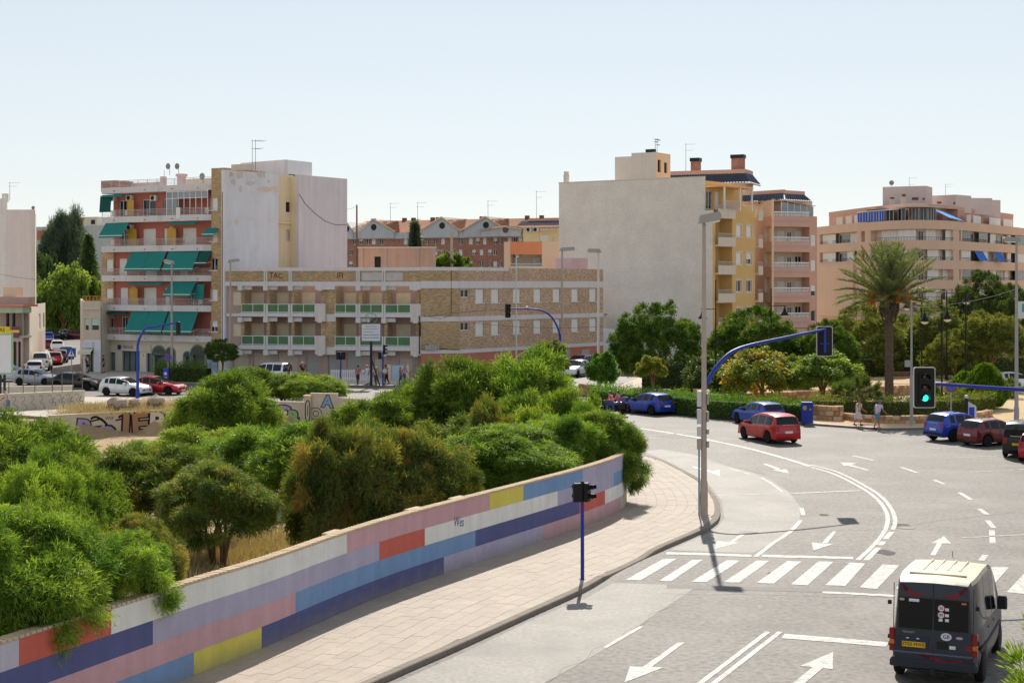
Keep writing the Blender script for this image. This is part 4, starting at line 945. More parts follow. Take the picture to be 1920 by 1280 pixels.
# set-back top floor with pergola
zt_ = fz(335, 1325)
T1 = Fac(1320, 165.0, 1392, 171.5, root=E1.root)
b = MB(); holed(b, 0, T1.L, zf[0]+0.95, zt_, 0, [(0.4,1.7,zf[0]+1.05,zf[0]+3.0),(2.2,3.2,zf[0]+1.05,zf[0]+3.0)], 0.15); T1.part('terrace_wall', b, M_yellow)
window(T1, (0.4,1.7,zf[0]+1.05,zf[0]+3.0), 0, 'glass', 0.15, 2, name='balcony_door'); window(T1, (2.2,3.2,zf[0]+1.05,zf[0]+3.0), 0, 'shutter', 0.15, 1, name='balcony_door')
b = MB(); b.box(0.2, 6.4, -2.4, 0.0, zf[0]+3.35, zf[0]+3.5); T1.part('pergola_roof', b, mat('orange_canvas', S(240,190,140), rough=0.8))
for x in (0.3, 3.6, 6.2): b = MB(); b.box(x, x+0.16, -2.35, -2.2, zf[0]+0.9, zf[0]+3.35); T1.part('pergola_post', b, M_wht)
railing(T1, 0.0, 3.6, -2.3, zf[0]+0.95, zf[0]+1.9, m=M_rail, vertical=True)
simple_box(T1, 'inner_floors', M_yellow, 0.1, T1.L, 0.2, 8, zf[0], zt_-0.3)
simple_box(Fy, 'inner_floors', M_yellow, xa, xd, 1.8, 9, 0.1, zf[0]+0.5)
# ================================================================== salmon block with white balustrades
G1 = Fac(1447, 172.0, 1532, 174.0, name='salmon_block', label='salmon apartment block with white balustrades, mauve bands and a dark blue tiled roof edge', cat='building')
def gz(v, u=1490): return G1.z(u, v)
M_mband = mat('mauve_band', S(196,170,178), rough=0.8, var=0.05)
fl = [gz(406), gz(455), gz(501), gz(549), gz(595)]; fg = (fl[0]-fl[4])/4; fl = [fl[0]-k*fg for k in range(5)]
xw = G1.s(1518)
simple_box(G1, 'inner_floors', M_salmon2, 0.9, G1.L-0.1, 1.9, 12, 0.1, fl[0]+0.05)
bw = MB(); hb = []
for k in range(1, 5):
 z0 = fl[k]-0.75; hb += [((1.6,2.6,z0,z0+2.0),'shutter'), ((2.9,3.5,z0+0.2,z0+1.9),'glass'), ((3.9,4.75,z0,z0+2.0),'half' if k % 2 else 'glass')]
holed(bw, 0, xw, 0, fl[0], 1.6, [h for h, _ in hb], 0.12); G1.part('balcony_wall', bw, M_beige)
for h, kd in hb: window(G1, h, 1.6, kd, 0.12, 2, name='balcony_door')
for k in range(5):
 z = fl[k]; b = MB(); b.prism([(0,0.02),(xw*0.5,-0.28),(xw,0.0),(xw,1.59),(0,1.59)], z-1.15, z-0.02); o = G1.part('balcony', b, M_salmon2)
 s_ = MB()
 for (ax,ay),(bx,by) in (((0.02,0.0),(xw*0.5,-0.3)),((xw*0.5,-0.3),(xw,-0.02))): s_.add([(ax,ay-0.02,z-0.62),(bx,by-0.02,z-0.62),(bx,by-0.02,z-0.44),(ax,ay-0.02,z-0.44)], [(0,1,2,3)])
 s_.build('band', M_mband, o)
 r = MB(); n = 26
 for j in range(n+1):
  f = j/n; x = 0.05+(xw-0.1)*f; y = 0.12-0.28*(1-abs(2*f-1)); r.lathe([(0.045,z-0.02),(0.075,z+0.12),(0.035,z+0.34),(0.055,z+0.42)], 6, (x,y,0))
 for sx in ((0.0,0.12,xw*0.5,-0.16),(xw*0.5,-0.16,xw,0.12)):
  ax, ay, bx, by = sx; r.add([(ax,ay-0.09,z+0.42),(bx,by-0.09,z+0.42),(bx,by+0.09,z+0.42),(ax,ay+0.09,z+0.42),(ax,ay-0.09,z+0.54),(bx,by-0.09,z+0.54),(bx,by+0.09,z+0.54),(ax,ay+0.09,z+0.54)], [(3,2,1,0),(4,5,6,7),(0,1,5,4),(1,2,6,5),(2,3,7,6),(3,0,4,7)])
 r.build('balustrade', M_wht, o)
hs = []
for k in range(1, 5): zc = fl[k]-0.15; hs.append(((G1.s(1520.5), G1.s(1529.5), zc-0.3, zc+0.95), ['shutter','shutter','half','glass'][k-1]))
b = MB(); holed(b, xw, G1.L, 0, fl[0]+0.05, 0, [h for h, _ in hs], 0.15); b.quad((xw,0,0),(xw,0,fl[0]),(xw,1.6,fl[0]),(xw,1.6,0)); G1.part('salmon_front', b, M_salmon2)
for h, kd in hs: window(G1, h, 0, kd, 0.15, 1)
b = MB(); holed(b, 0, xw, 0, fl[4]-1.2, 0.4, [(1.0,2.2,0.3,2.2),(3.0,4.2,0.3,2.2)], 0.2); G1.part('ground_floor_wall', b, M_beige)
for q in ((1.0,2.2,0.3,2.2),(3.0,4.2,0.3,2.2)): window(G1, q, 0.4, 'half', 0.2, 2)
G2 = Fac(1394, 186, 1447, 172.0, root=G1.root)
b = MB(); b.box(0, G2.L, 0, 0.25, 0, G2.z(1420,400)+1.2); G2.part('flank_wall', b, M_peach)
zp = gz(400); G3 = Fac(1393, 179.5, 1470, 174.5, root=G1.root); G4 = Fac(1470, 174.5, 1508, 177, root=G1.root)
zp2 = G3.z(1440, 376)
h3 = [(G4.s(1474)+0.1, G4.s(1486), zp, zp+1.7)]
b = MB(); b.box(0, G3.L, 0, 0.2, zp-1, zp2); G3.part('penthouse_wall', b, M_peach)
b = MB(); holed(b, 0, G4.L+1.5, zp-1, zp2, 0, [], 0.1); G4.part('penthouse_wall', b, M_peach)
for fc, x0, x1, el, er in ((G3, -0.8, G3.L, 0, 0.65), (G4, 0, G4.L, 0.65, 0.5)):
 z0, z1 = zp2-0.05, fc.z(1460, 363); b = MB()
 n = max(6, int((x1-x0)/0.32))
 for k in range(n):
  a, c = x0+(x1-x0)*k/n, x0+(x1-x0)*(k+1)/n; m_ = (a+c)/2
  e = lambda x: x - el*(x1-x)/(x1-x0) + er*(x-x0)/(x1-x0)
  b.quad((e(a),-0.7,z0),(e(m_),-0.74,z0+0.08),(m_,-0.1,z1+0.06),(a,-0.1,z1)); b.quad((e(m_),-0.74,z0+0.08),(e(c),-0.7,z0),(c,-0.1,z1),(m_,-0.1,z1+0.06))
 b.quad((x0-el,-0.7,z0-0.06),(x0,0,z0-0.06),(x1,0,z0-0.06),(x1+er,-0.7,z0-0.06)); fc.part('tiled_eave', b, M_bluetile)
 b = MB(); b.box(x0-el, x1+er, -0.72, -0.62, z0-0.16, z0-0.02); fc.part('eave_band', b, M_salmon2)
 b = MB(); b.box(x0, x1, -0.09, 0.25, z1-0.1, fc.z(1460, 356)); fc.part('roof_parapet', b, M_salmon2)
for u in (1428, 1438.5, 1448): aircon(G3, G3.s(u)-0.3, -0.02, G3.z(u, 383), 0.62, 0.5)
b = MB(); gx0, gx1 = G1.s(1484), G1.L; za, zc = fl[0]+1.75, fl[0]+1.25
b.add([(gx0,0.5,za),(gx1,0.2,zc),(gx1,3.0,zc+0.2),(gx0-1.0,2.6,za+0.35),(gx0,0.5,za-0.06),(gx1,0.2,zc-0.06),(gx1,3.0,zc+0.14),(gx0-1.0,2.6,za+0.29)], [(0,1,2,3),(7,6,5,4),(0,4,5,1),(1,5,6,2),(2,6,7,3),(3,7,4,0)]); G1.part('terrace_canopy', b, M_beige)
b = MB(); n = 5
for k in range(n+1): x = gx0-0.9+(gx1-gx0+0.8)*k/n; b.box(x, x+0.06, 0.7, 0.77, fl[0], za-0.08-0.5*max(0,(x-gx0))/(gx1-gx0))
o = G1.part('glazed_screen', b, M_frame); g = MB(); g.quad((gx0-0.9,0.74,fl[0]),(gx1-0.1,0.74,fl[0]),(gx1-0.1,0.74,zc-0.1),(gx0-0.9,0.74,za-0.1)); g.build('pane', mat('hazy_glass', S(150,160,168)), o)
# block with chimneys behind
K1 = Fac(1257, 196, 1398, 192, name='rear_block', label='tan apartment block with blue tiled eaves and two brick chimneys behind the tall white building', cat='building')
K2 = Fac(1398, 192, 1412, 196, root=K1.root); zk = K1.z(1360, 343)
b = MB(); b.box(0, K1.L, 0, 0.3, 0, zk); K1.part('wall', b, M_salmon)
b = MB(); b.box(0, K2.L, 0, 0.3, 0, zk); K2.part('wall', b, M_peach)
simple_box(K1, 'inner_floors', M_salmon, 0.1, K1.L-1.5, 0.31, 9, 0.1, zk)
for fc, x0, x1, el, er in ((K1, 0, K1.L, 0, 0.85), (K2, 0, K2.L, 0.85, 0.6)):
 b = MB(); n = max(5, int((x1-x0)/0.34)); e = lambda x: x - el*(x1-x)/(x1-x0) + er*(x-x0)/(x1-x0)
 for k in range(n):
  a, c = x0+(x1-x0)*k/n, x0+(x1-x0)*(k+1)/n; m_ = (a+c)/2
  b.quad((e(a),-0.8,zk-0.05),(e(m_),-0.84,zk+0.06),(m_,0.0,zk+1.2),(a,0.0,zk+1.1)); b.quad((e(m_),-0.84,zk+0.06),(e(c),-0.8,zk-0.05),(c,0.0,zk+1.1),(m_,0.0,zk+1.2))
 b.quad((x0-el,-0.8,zk-0.1),(x0,0,zk-0.1),(x1,0,zk-0.1),(x1+er,-0.8,zk-0.1)); fc.part('tiled_eave', b, M_bluetile)
 b = MB(); b.box(x0-el, x1+er, -0.84, -0.74, zk-0.24, zk-0.101); fc.part('eave_band', b, M_salmon2)
 b = MB(); b.box(x0, x1, 0.01, 0.3, zk+1.0, zk+1.65); fc.part('roof_parapet', b, M_salmon2)
for u0, u1, v0, v1 in ((1295,1310,300,312),(1371,1393,294,311)):
 x0, x1 = K1.s(u0,1), K1.s(u1,1); b = MB(); b.box(x0, x1, 1.0, 2.0, zk+1.0, K1.z(u0,v0,1)-0.2); o = K1.part('chimney', b, M_redbrick)
 c = MB(); c.prism([(x0-0.1,0.9),(x1+0.1,0.9),(x1+0.1,2.1),(x0-0.1,2.1)], K1.z(u0,v0,1)-0.2, K1.z(u0,v0,1)+0.25); c.build('chimney_cap', M_dark, o)
antenna(K1, K1.s(1286,1), 1, zk+1.2, 4.0, 0.1)
# ================================================================== long curved salmon building
cur = resample([(*XY(1520,268),), (*XY(1580,252),), (*XY(1640,241),), (*XY(1700,235),), (*XY(1760,235.5),), (*XY(1812,243),), (*XY(1866,255),), (*XY(1935,274),)], 0.8)
cn = normals2(cur); cs = np.concatenate([[0], np.cumsum(np.linalg.norm(np.diff(cur, axis=0), axis=1))]); cu_ = UC+FPX*cur[:,0]/cur[:,1]
H1 = thing('curved_apartment_building', 'long curved salmon apartment building with cream window bands, roof terrace and blue blinds', 'building', (float(cur[0][0]), float(cur[0][1]), 0))
H0 = np.array([cur[0][0], cur[0][1]])
def cat_(s, off=0.0):
 x = np.interp(s, cs, cur[:,0])+np.interp(s, cs, cn[:,0])*off-H0[0]; y = np.interp(s, cs, cur[:,1])+np.interp(s, cs, cn[:,1])*off-H0[1]; return float(x), float(y)
def cu2s(u): return float(np.interp(u, cu_, cs))
def cstrip(b, s0, s1, o0, o1, z0, z1, m=0):
 n = max(2, int((s1-s0)/1.2)+1); vs = []
 for s in np.linspace(s0, s1, n):
  a = cat_(s, o0); c = cat_(s, o1); vs += [(*c,z0),(*c,z1),(*a,z1),(*a,z0)]
 fs = [tuple(reversed((i*4+j, i*4+(j+1)%4, (i+1)*4+(j+1)%4, (i+1)*4+j))) for i in range(n-1) for j in range(4)]
 fs += [(0,1,2,3), ((n-1)*4+3,(n-1)*4+2,(n-1)*4+1,(n-1)*4)]; b.add(vs, fs, m); return b
CL = float(cs[-1]); zT = 18.3; FH = 3.02
b = MB(); cstrip(b, 0, CL, -1.4, 0.0, 0, 0.1)
bands = [(zT-1.35, zT)] + [(zT-1.35-FH*k-0.05, zT-FH*k-0.02) for k in range(1, 6)]
for z0, z1 in bands:
 b = MB(); cstrip(b, 0, CL, -1.6, 0.0, z0, z1); b.build('parapet_band', M_salmon, H1)
b = MB(); cstrip(b, 0, CL, -1.4, -1.1, 0, zT-1.3); b.build('recessed_wall', M_beige, H1)
# piers of full height and the openings between them
for u0, u1 in ((1531,1536.5),(1606,1614),(1621,1632),(1788,1799),(1802,1804),(1927,1940)):
 b = MB(); cstrip(b, cu2s(u0), min(cu2s(u1), CL), -1.62, -0.03, 0, zT-0.01); b.build('pier', M_salmon, H1)
def cwin(u0, u1, z0, z1, off, name, m, kids_=None, fr=True):
 s0, s1 = cu2s(u0), cu2s(u1); b = MB(); cstrip(b, s0, s1, off-0.08, off, z0, z1); o = b.build(name, m, H1)
 if kids_ is not None:
  g = MB(); n = max(1, int((s1-s0)/1.0)+1)
  for k in range(n+1):
   s = s0+(s1-s0-0.06)*k/n; cstrip(g, s, s+0.06, off-0.02, off+0.03, z0, z1)
  g.build('frame', kids_, o)
 return o
for lv in range(1, 5):
 z1 = zT-1.42-FH*(lv-1); z0 = zT-FH*lv
 spans = [(1538,1562,'shutter'),(1563,1582,'win'),(1584,1597,'shutter'),(1598,1604,'win'),(1615,1619,'win'),(1644,1680,'shutter'),(1682,1718,'shutter'),(1724,1738,'win'),(1742,1764,'shutter'),(1778,1788,'shutter'),
             (1806,1822,'glassbox'),(1830,1836,'win'),(1838,1854,'glassbox'),(1862,1872,'shutter'),(1880,1890,'win'),(1894,1900,'shutter'),(1906,1925,'glassbox')]
 for i, (a, c, kd) in enumerate(spans):
  if kd == 'shutter': cwin(a, c, z0, z1, -0.45 if (i+lv) % 3 else -0.95, 'shutter_screen', M_shutter, M_frame)
  elif kd == 'win': cwin(a, c, z0, z1-0.3, -1.02, 'window', M_glass, M_frame)
  else: cwin(a, c, z0, z1, -0.2, 'glazed_balcony', M_glass if lv % 2 else M_shutter, M_frame)
 for a, c in ((1640,1720),(1724,1788),(1806,1852),(1866,1900),(1538,1550),(1560,1592)):
  r = MB(); s0, s1 = cu2s(a), cu2s(c); cstrip(r, s0, s1, -0.1, -0.05, z0+0.42, z0+0.47)
  n = int((s1-s0)/0.5)
  for k in range(n+1): s = s0+(s1-s0-0.03)*k/n; cstrip(r, s, s+0.03, -0.09, -0.06, z0, z0+0.42)
  r.build('railing', M_iron2, H1)
for u0, u1, lv in ((1828,1844,2),(1864,1878,2)):
 b = MB(); z1 = zT-1.42-FH*(lv-1); s0, s1 = cu2s(u0), cu2s(u1)
 a0, a1, c0, c1 = cat_(s0,-0.1), cat_(s1,-0.1), cat_(s0,0.75), cat_(s1,0.75); b.quad((*c0,z1-1.5),(*c1,z1-1.5),(*a1,z1),(*a0,z1)); b.quad((*a0,z1-0.03),(*a1,z1-0.03),(*c1,z1-1.53),(*c0,z1-1.53)); b.build('awning', M_blueaw, H1)
# blank salmon bay low down
b = MB(); cstrip(b, cu2s(1537), cu2s(1603), -0.5, 0.35, zT-FH*4-3.2, zT-FH*2-0.4); b.build('blank_bay', M_salmon, H1)
# roof terrace: set-back storey, glazing, blue shutters, plants
b = MB(); cstrip(b, 0, CL, -3.6, -3.3, zT-1.4, zT+2.0); b.build('set_back_wall', M_salmon2, H1)
b = MB(); cstrip(b, 0, CL, -3.62, -3.25, zT+2.0, zT+2.7); b.build('roof_parapet', M_salmon2, H1)
b = MB(); cstrip(b, 0, CL, -14, -3.7, 0.1, zT+2.1); b.build('inner_floors', M_salmon2, H1)
b = MB(); cstrip(b, cu2s(1603), cu2s(1672), -3.0, -0.3, zT+1.65, zT+1.78); b.build('terrace_roof', M_wht, H1)
b = MB(); cstrip(b, cu2s(1674), cu2s(1775), -3.0, -0.3, zT+2.0, zT+2.12); b.build('terrace_roof', M_beige, H1)
for k in range(5):
 u0 = 1603+k*10.3; cwin(u0+0.5, u0+9.8, zT+0.1, zT+1.6, -0.4, 'blue_shutter', mat('blue_shutter', S(40,84,190), rough=0.6, var=0.06), M_wht)
cwin(1655, 1670, zT, zT+1.7, -0.6, 'window', M_dark, M_wht)
for u0, u1 in ((1671,1688),(1697,1727),(1730,1750),(1752,1770)): cwin(u0, u1, zT-0.2, zT+1.9, -1.4, 'terrace_window', M_glass, M_frame)
for u0, u1 in ((1545,1556),(1562,1573),(1578,1592),(1838,1846),(1850,1864),(1880,1900),(1906,1922)): cwin(u0, u1, zT-0.4, zT+1.5, -2.2, 'terrace_window', M_shutter if u0 > 1845 else M_beige, M_frame)
s0, s1 = cu2s(1777), cu2s(1806); b = MB(); a0, a1, c0, c1 = cat_(s0,-2.6), cat_(s1,-2.6), cat_(s0,0.2), cat_(s1,0.2)
b.quad((*c0,zT+0.5),(*c1,zT+0.1),(*a1,zT+1.5),(*a0,zT+1.9)); b.quad((*a0,zT+1.87),(*a1,zT+1.47),(*c1,zT+0.07),(*c0,zT+0.47)); b.build('awning', mat('sky_blue_awning', S(70,160,235), rough=0.8), H1)
def htower(u0, u1, v0, v1, Yd, hs):
 f = Fac(u0, Yd+3, u1, Yd, root=H1); b = MB(); b.box(0, f.L, 0, 5, f.z(u0,v1), f.z((u0+u1)/2, v0)); o = f.part('roof_tower', b, mat('pink_plaster', S(222,204,198), rough=0.9, var=0.05))
 for a, c, d, e in hs: r = f.rect(a, d, c, e); b = MB(); b.box(r[0], r[1], -0.04, -0.003, r[2], r[3]); f.part('vent_grille', b, M_wood)
 return f
f = htower(1655, 1737, 349.5, 395, 246, [(1669,1677,370,374),(1691,1698,364,368),(1710,1722,370,375),(1730,1734,371,375)])
antenna(f, f.s(1705,0.5), 0.5, f.z(1705,395), 5.4, 0.1); dish(f, f.s(1672,1), 1, f.z(1672,343,1), 0.4)
f = htower(1748, 1792, 366, 400, 250, [(1757,1765,378,382),(1788,1791,379,383)]); antenna(f, f.s(1773,1), 1, f.z(1773,370), 2.2, 0.1)
htower(1792, 1808, 372, 404, 256, []); htower(1808, 1832, 375, 408, 262, [])
for u in (1619, 1642, 1840, 1851):
 s = cu2s(u); b = MB(); x, y = cat_(s, -5); b.box(x-0.35, x+0.35, y-0.3, y+0.3, zT+2.0, zT+3.6); b.box(x-0.45, x+0.45, y-0.4, y+0.4, zT+3.6, zT+3.75); b.build('chimney', M_beige, H1)
# ================================================================== gabled brick terrace far behind
C1 = Fac(640, 222, 1052, 208, name='gabled_apartments', label='row of red brick apartments with grey gables and terracotta tiled roofs far behind', cat='building')
ze = C1.z(760, 437);
hs = []
for row, (v0, v1) in enumerate(((445,458),(468,478),(490,500))):
 for i, u in enumerate([657,664,676,690,700,714,722,734,760,800,806,816,830,836,850,863,882,888,895,902,908,918,928,938,955,965,975,990]):
  if (i*3+row) % 7 == 0: continue
  r = C1.rect(u-3.8, v0-0.5, u+4.0, v1+0.5); hs.append((r, ['shutter','glass','half','glass'][(i+row) % 4]))
hs.sort(key=lambda h: h[0][0]); keep = []
for h in hs:
 if all(h[0][0] > k[0][1]+0.1 or h[0][1] < k[0][0]-0.1 or h[0][2] > k[0][3] or h[0][3] < k[0][2] for k in keep): keep.append(h)
b = MB(); holed(b, 0, C1.L, 0, ze-0.8, 0, [h for h, _ in keep], 0.2); C1.part('brick_front', b, M_redbrick)
for h, kd in keep: window(C1, h, 0, kd, 0.2, 2)
b = MB(); b.box(0, C1.L, -0.3, 0.1, ze-0.8, ze+0.1); C1.part('eave_band', b, M_greygable)
gables = [(620,653,665,418,452),(675,704,742,412,438),(793,832,862,408,437),(872,914,948,407,437),(912,957,984,426,462)]
for i, (u0, um, u1, vt, ve) in enumerate(gables):
 x0, xm, x1 = C1.s(u0), C1.s(um), C1.s(u1); zt0 = C1.z(um, vt); y = -0.5 if i < 4 else -1.6
 b = MB(); b.slabx([(x0,ze-0.7),(x1,ze-0.7),(x1,ze+0.2),(xm,zt0),(x0,ze+0.2)], y, y+0.35); C1.part('gable', b, M_greygable)
 v = MB(); v.lathe([(0.02,-0.02),(0.42,-0.02),(0.46,0.02),(0.46,0.05)], 16, (xm, y-0.03, (zt0+ze)/2-0.1), 0, 'y'); C1.part('oval_vent', v, M_wood if i == 4 else M_dark)
 for sgn, xe in ((0, x0-0.4), (1, x1+0.4)):
  b = MB(); ya, yb = y-0.25, 9.0; N_ = 18
  for k in range(N_):
   f0, f1 = k/N_, (k+1)/N_; xa_, xb2 = xm+(xe-xm)*f0, xm+(xe-xm)*f1; za_, zb2 = zt0+0.12+(ze+0.1-zt0)*f0, zt0+0.12+(ze+0.1-zt0)*f1
   P = [(xa_,ya,za_-0.05),(xb2,ya,zb2+0.03),(xb2,yb,zb2+0.03),(xa_,yb,za_-0.05)]
   b.add(P, [(0,1,2,3) if sgn else (3,2,1,0)])
  C1.part('roof', b, M_terra)
  e = MB(); e.add([(xm,ya-0.02,zt0+0.16),(xe,ya-0.02,ze+0.28),(xe,ya-0.02,ze+0.02),(xm,ya-0.02,zt0-0.1)], [(0,1,2,3),(3,2,1,0)]); C1.part('barge_board', e, M_beige)
b = MB(); zr = C1.z(800, 409); N_ = 16
for k in range(N_):
 f0, f1 = k/N_, (k+1)/N_; b.quad((0,0.0+7*f0,ze+0.1+(zr-ze)*f0),(C1.L,7*f0,ze+0.1+(zr-ze)*f0),(C1.L,7*f1,ze+0.16+(zr-ze)*f1-0.1),(0,7*f1,ze+0.16+(zr-ze)*f1-0.1))
C1.part('roof', b, M_terra)
b = MB(); b.quad((0,7,zr),(C1.L,7,zr),(C1.L,14,ze),(0,14,ze)); C1.part('roof', b, M_terra)
for u in (697,755,772,808,818,900,985,1012): x = C1.s(u,6.6); b = MB(); b.box(x, x+0.5, 6.4, 7.0, zr-0.6, zr+0.4); C1.part('chimney', b, M_wood)
for u in (732, 783, 915, 1006): antenna(C1, C1.s(u,6), 6, zr-0.4, 3.0 if u < 1000 else 4.2, 0.3)
# ================================================================== small yellow and orange houses in front of the tall building
D1 = Fac(945, 184, 1062, 182, name='orange_house', label='peach and orange house with a recessed roof terrace, standing behind the brick building', cat='house')
zD = D1.z(1000, 453)
xs_ = [D1.s(u) for u in (945, 957, 1016, 1062)]
b = MB(); b.box(xs_[0], xs_[1], 0, 6, 0, zD); b.box(xs_[2], xs_[3], 0, 6, 0, zD); D1.part('wall', b, M_peach)
b = MB(); b.box(xs_[1], xs_[2], -0.05, 0.3, D1.z(985,477), zD); D1.part('orange_band', b, mat('orange_render', S(238,152,110), rough=0.85, var=0.05))
b = MB(); b.box(xs_[1], xs_[2], 1.8, 2.0, 5, D1.z(985,477)); D1.part('terrace_wall', b, M_cream)
simple_box(D1, 'roof', M_roofgrey, xs_[0]+0.1, xs_[3]-0.1, 0.4, 5.9, zD-0.4, zD-0.2)
b = MB(); b.box(xs_[1], xs_[2], 0.0, 0.15, 0, D1.z(985,500)); D1.part('wall', b, M_cream); railing(D1, xs_[1], xs_[2], 0.05, D1.z(985,500), D1.z(985,494), m=M_wht, vertical=True)
aircon(D1, D1.s(963,1.8), 1.78, D1.z(963,484,1.8)); dish(D1, D1.s(1007,0.3), 0.3, D1.z(1007,490), 0.42)
D2 = Fac(981, 194, 1066, 192, name='yellow_house', label='yellow house top floor with striped awning and a blue tiled roof, above the orange house', cat='house')
z0 = D2.z(1015, 426); h = [D2.rect(1011,440,1029,452), D2.rect(1036,444,1041,452)]
b = MB(); holed(b, 0, D2.L, 0, z0, 0, h, 0.2); D2.part('wall', b, mat('pale_yellow_render', S(240,222,170), rough=0.85, var=0.05))
for q in h: window(D2, q, 0, 'shutter', 0.2, 1)
b = MB(); n = 30
for k in range(n):
 a, c = -0.6+(D2.L+0.6)*k/n, -0.6+(D2.L+0.6)*(k+1)/n; m_ = (a+c)/2; za, zt4 = D2.z(1015,424), D2.z(1015,414)
 b.quad((a,-0.9,za),(m_,-0.93,za+0.1),(m_,1.0,zt4+0.1),(a,1.0,zt4)); b.quad((m_,-0.93,za+0.1),(c,-0.9,za),(c,1.0,zt4),(m_,1.0,zt4+0.1))
D2.part('tiled_eave', b, M_bluetile)
b = MB(); b.box(0.4, D2.L, 0.9, 1.4, D2.z(1015,415), D2.z(1015,409)); D2.part('roof_parapet', b, M_salmon2)
aw = MB(); x0 = D2.s(1013)
for k in range(12): aw.box(x0+k*0.36, x0+k*0.36+0.18, -1.0, -0.95, D2.z(1015,433), D2.z(1015,428));
aw.quad((x0,-1.0,D2.z(1015,428)),(D2.L,-1.0,D2.z(1015,428)),(D2.L,0,D2.z(1015,427)),(x0,0,D2.z(1015,427))); D2.part('awning', aw, M_beige)
for u in (987, 1000): aircon(D2, D2.s(u), -0.02, D2.z(u, 435))
simple_box(D2, 'inner_floors', M_beige, 0.2, D2.L, 0.3, 8, 0.1, z0)
# pink hut on the brick building's roof line
J1 = Fac(672, 168, 817, 167, name='pink_outbuilding', label='weathered pink flat roofed outbuilding with a dark doorway behind the brick parapet', cat='house')
h = J1.rect(702, 481, 714, 503); zj = J1.z(745, 465)
b = MB(); holed(b, 0, J1.L, 0, zj, 0, [h], 0.3); J1.part('wall', b, mat('weathered_pink', S(202,166,148), rough=0.95, var=0.14, scale=0.5, streak=0.2, dirt=(S(176,140,122), 0.6, 0.5)))
b = MB(); b.box(h[0], h[1], 0.25, 0.3, h[2], h[3]); J1.part('door', b, M_dark)
b = MB(); b.box(-0.1, J1.L+0.1, -0.12, 0.2, zj, zj+0.12); J1.part('parapet_cap', b, M_beige)
for u in (676, 720, 781, 812): b = MB(); x = J1.s(u); b.box(x, x+0.3, -0.08, -0.002, 0, zj-0.02); J1.part('pilaster', b, M_mauve)
simple_box(J1, 'roof', M_roofgrey, 0.1, J1.L-0.1, 0.3, 6, zj-0.3, zj-0.1)
# low white house between the brick building and the pines
W1 = Fac(1115, 162, 1162, 163, name='white_house', label='low white house with a red roof edge between the brick building and the pine', cat='house')
b = MB(); b.box(0, W1.L, 0, 5, 0, W1.z(1140,618)); W1.part('wall', b, M_white)
b = MB(); b.box(0.0, W1.L+0.8, 5.2, 7, 0, W1.z(1140,592)); W1.part('rear_wall', b, M_beige); b = MB(); b.box(0, W1.L+0.8, 5.0, 7.2, W1.z(1140,592), W1.z(1140,590)); W1.part('roof_edge', b, M_redwall)
# ================================================================== the left side of the street
L1 = Fac(-40, 188.2, 12, 188, name='white_tower_block', label='plain white building end with a rooftop antenna at the edge of the view', cat='building')
b = MB(); b.box(0, L1.L, 0, 0.3, 0, L1.z(0,372)); L1.part('wall', b, mat('tower_plaster', S(232,226,222), rough=0.9, var=0.06, streak=0.14, dirt=(S(200,192,186), 0.5, 0.4)))
LB = Fac(12, 187.9, 64, 187.6, root=L1.root); zl = LB.z(40, 393)
b = MB(); b.box(0, LB.L, 0, 0.3, 0, zl); LB.part('wall', b, mat('tower_plaster_warm', S(226,214,210), rough=0.9, var=0.05, streak=0.1))
LC = Fac(64, 187.6, 68, 204, root=L1.root); b = MB(); b.box(0, LC.L, 0, 0.3, 0, zl); LC.part('wall', b, M_beige)
b = MB(); b.prism([(0.2,0.4),(L1.L+3.0,0.4),(L1.L+0.2,9),(-2,9)], 0.1, zl-0.3); L1.part('inner_floors', b, M_beige)
antenna(LB, 0.0, 1, LB.z(6,375), 2.2, 0.0); dish(LB, LB.s(63,0.8), 0.8, LB.z(63,389), 0.22)
b = MB(); b.box(-1.0, -0.4, 1, 1.6, LB.z(6,378), LB.z(6,362)); LB.part('chimney', b, M_beige)
L2 = Fac(-30, 151.5, 42, 150.0, name='old_corner_house', label='old two storey corner house with pale green loggia, red roof edge and a graffiti side', cat='house')
L3 = Fac(42, 150.0, 85, 173.0, root=L2.root); zr2 = L2.z(20, 575)
h = [(L2.s(24), L2.s(31), 0.6, 3.1), (L2.s(33), L2.s(39), 0.6, 3.1)]
b = MB(); holed(b, 0, L2.L, 0, L2.z(20,633), 0, h, 0.2); L2.part('ground_floor_wall', b, mat('faded_mauve', S(206,188,182), rough=0.9, var=0.08, streak=0.12))
for q in h: window(L2, q, 0, 'glass', 0.2, 2, fm=M_wood)
lv = L2.z(20, 612)
b = MB(); b.box(0, L2.L-0.3, 1.3, 1.5, L2.z(20,634), zr2-0.05); L2.part('loggia_wall', b, M_mauve)
b = MB(); b.box(0, L2.L, 0.0, 1.4, L2.z(20,633), L2.z(20,629)); L2.part('loggia_floor', b, M_beige)
b = MB(); b.box(0, L2.L, 0.0, 1.4, zr2-0.6, zr2-0.02); L2.part('loggia_lintel', b, M_paleturq)
for u in (12.5, 24): x = L2.s(u); b = MB(); b.box(x-0.1, x+0.12, 0.05, 0.25, L2.z(20,629), zr2-0.6); L2.part('loggia_post', b, M_dark)
b = MB(); b.box(-0.2, L2.L+0.3, -0.35, 2, zr2, zr2+0.22); L2.part('roof_edge', b, mat('red_roof_edge', S(214,140,120), rough=0.85, var=0.08))
h3 = [(L3.s(47), L3.s(51), zr2-2.5, zr2-0.8), (L3.s(53), L3.s(57), zr2-2.5, zr2-0.8), (L3.s(58.5), L3.s(62), zr2-2.5, zr2-0.8), (L3.s(71), L3.s(76), zr2-2.6, zr2-1.0), (L3.s(80.5), L3.s(83.5), zr2-2.6, zr2-1.0)]
xg = L3.s(66)
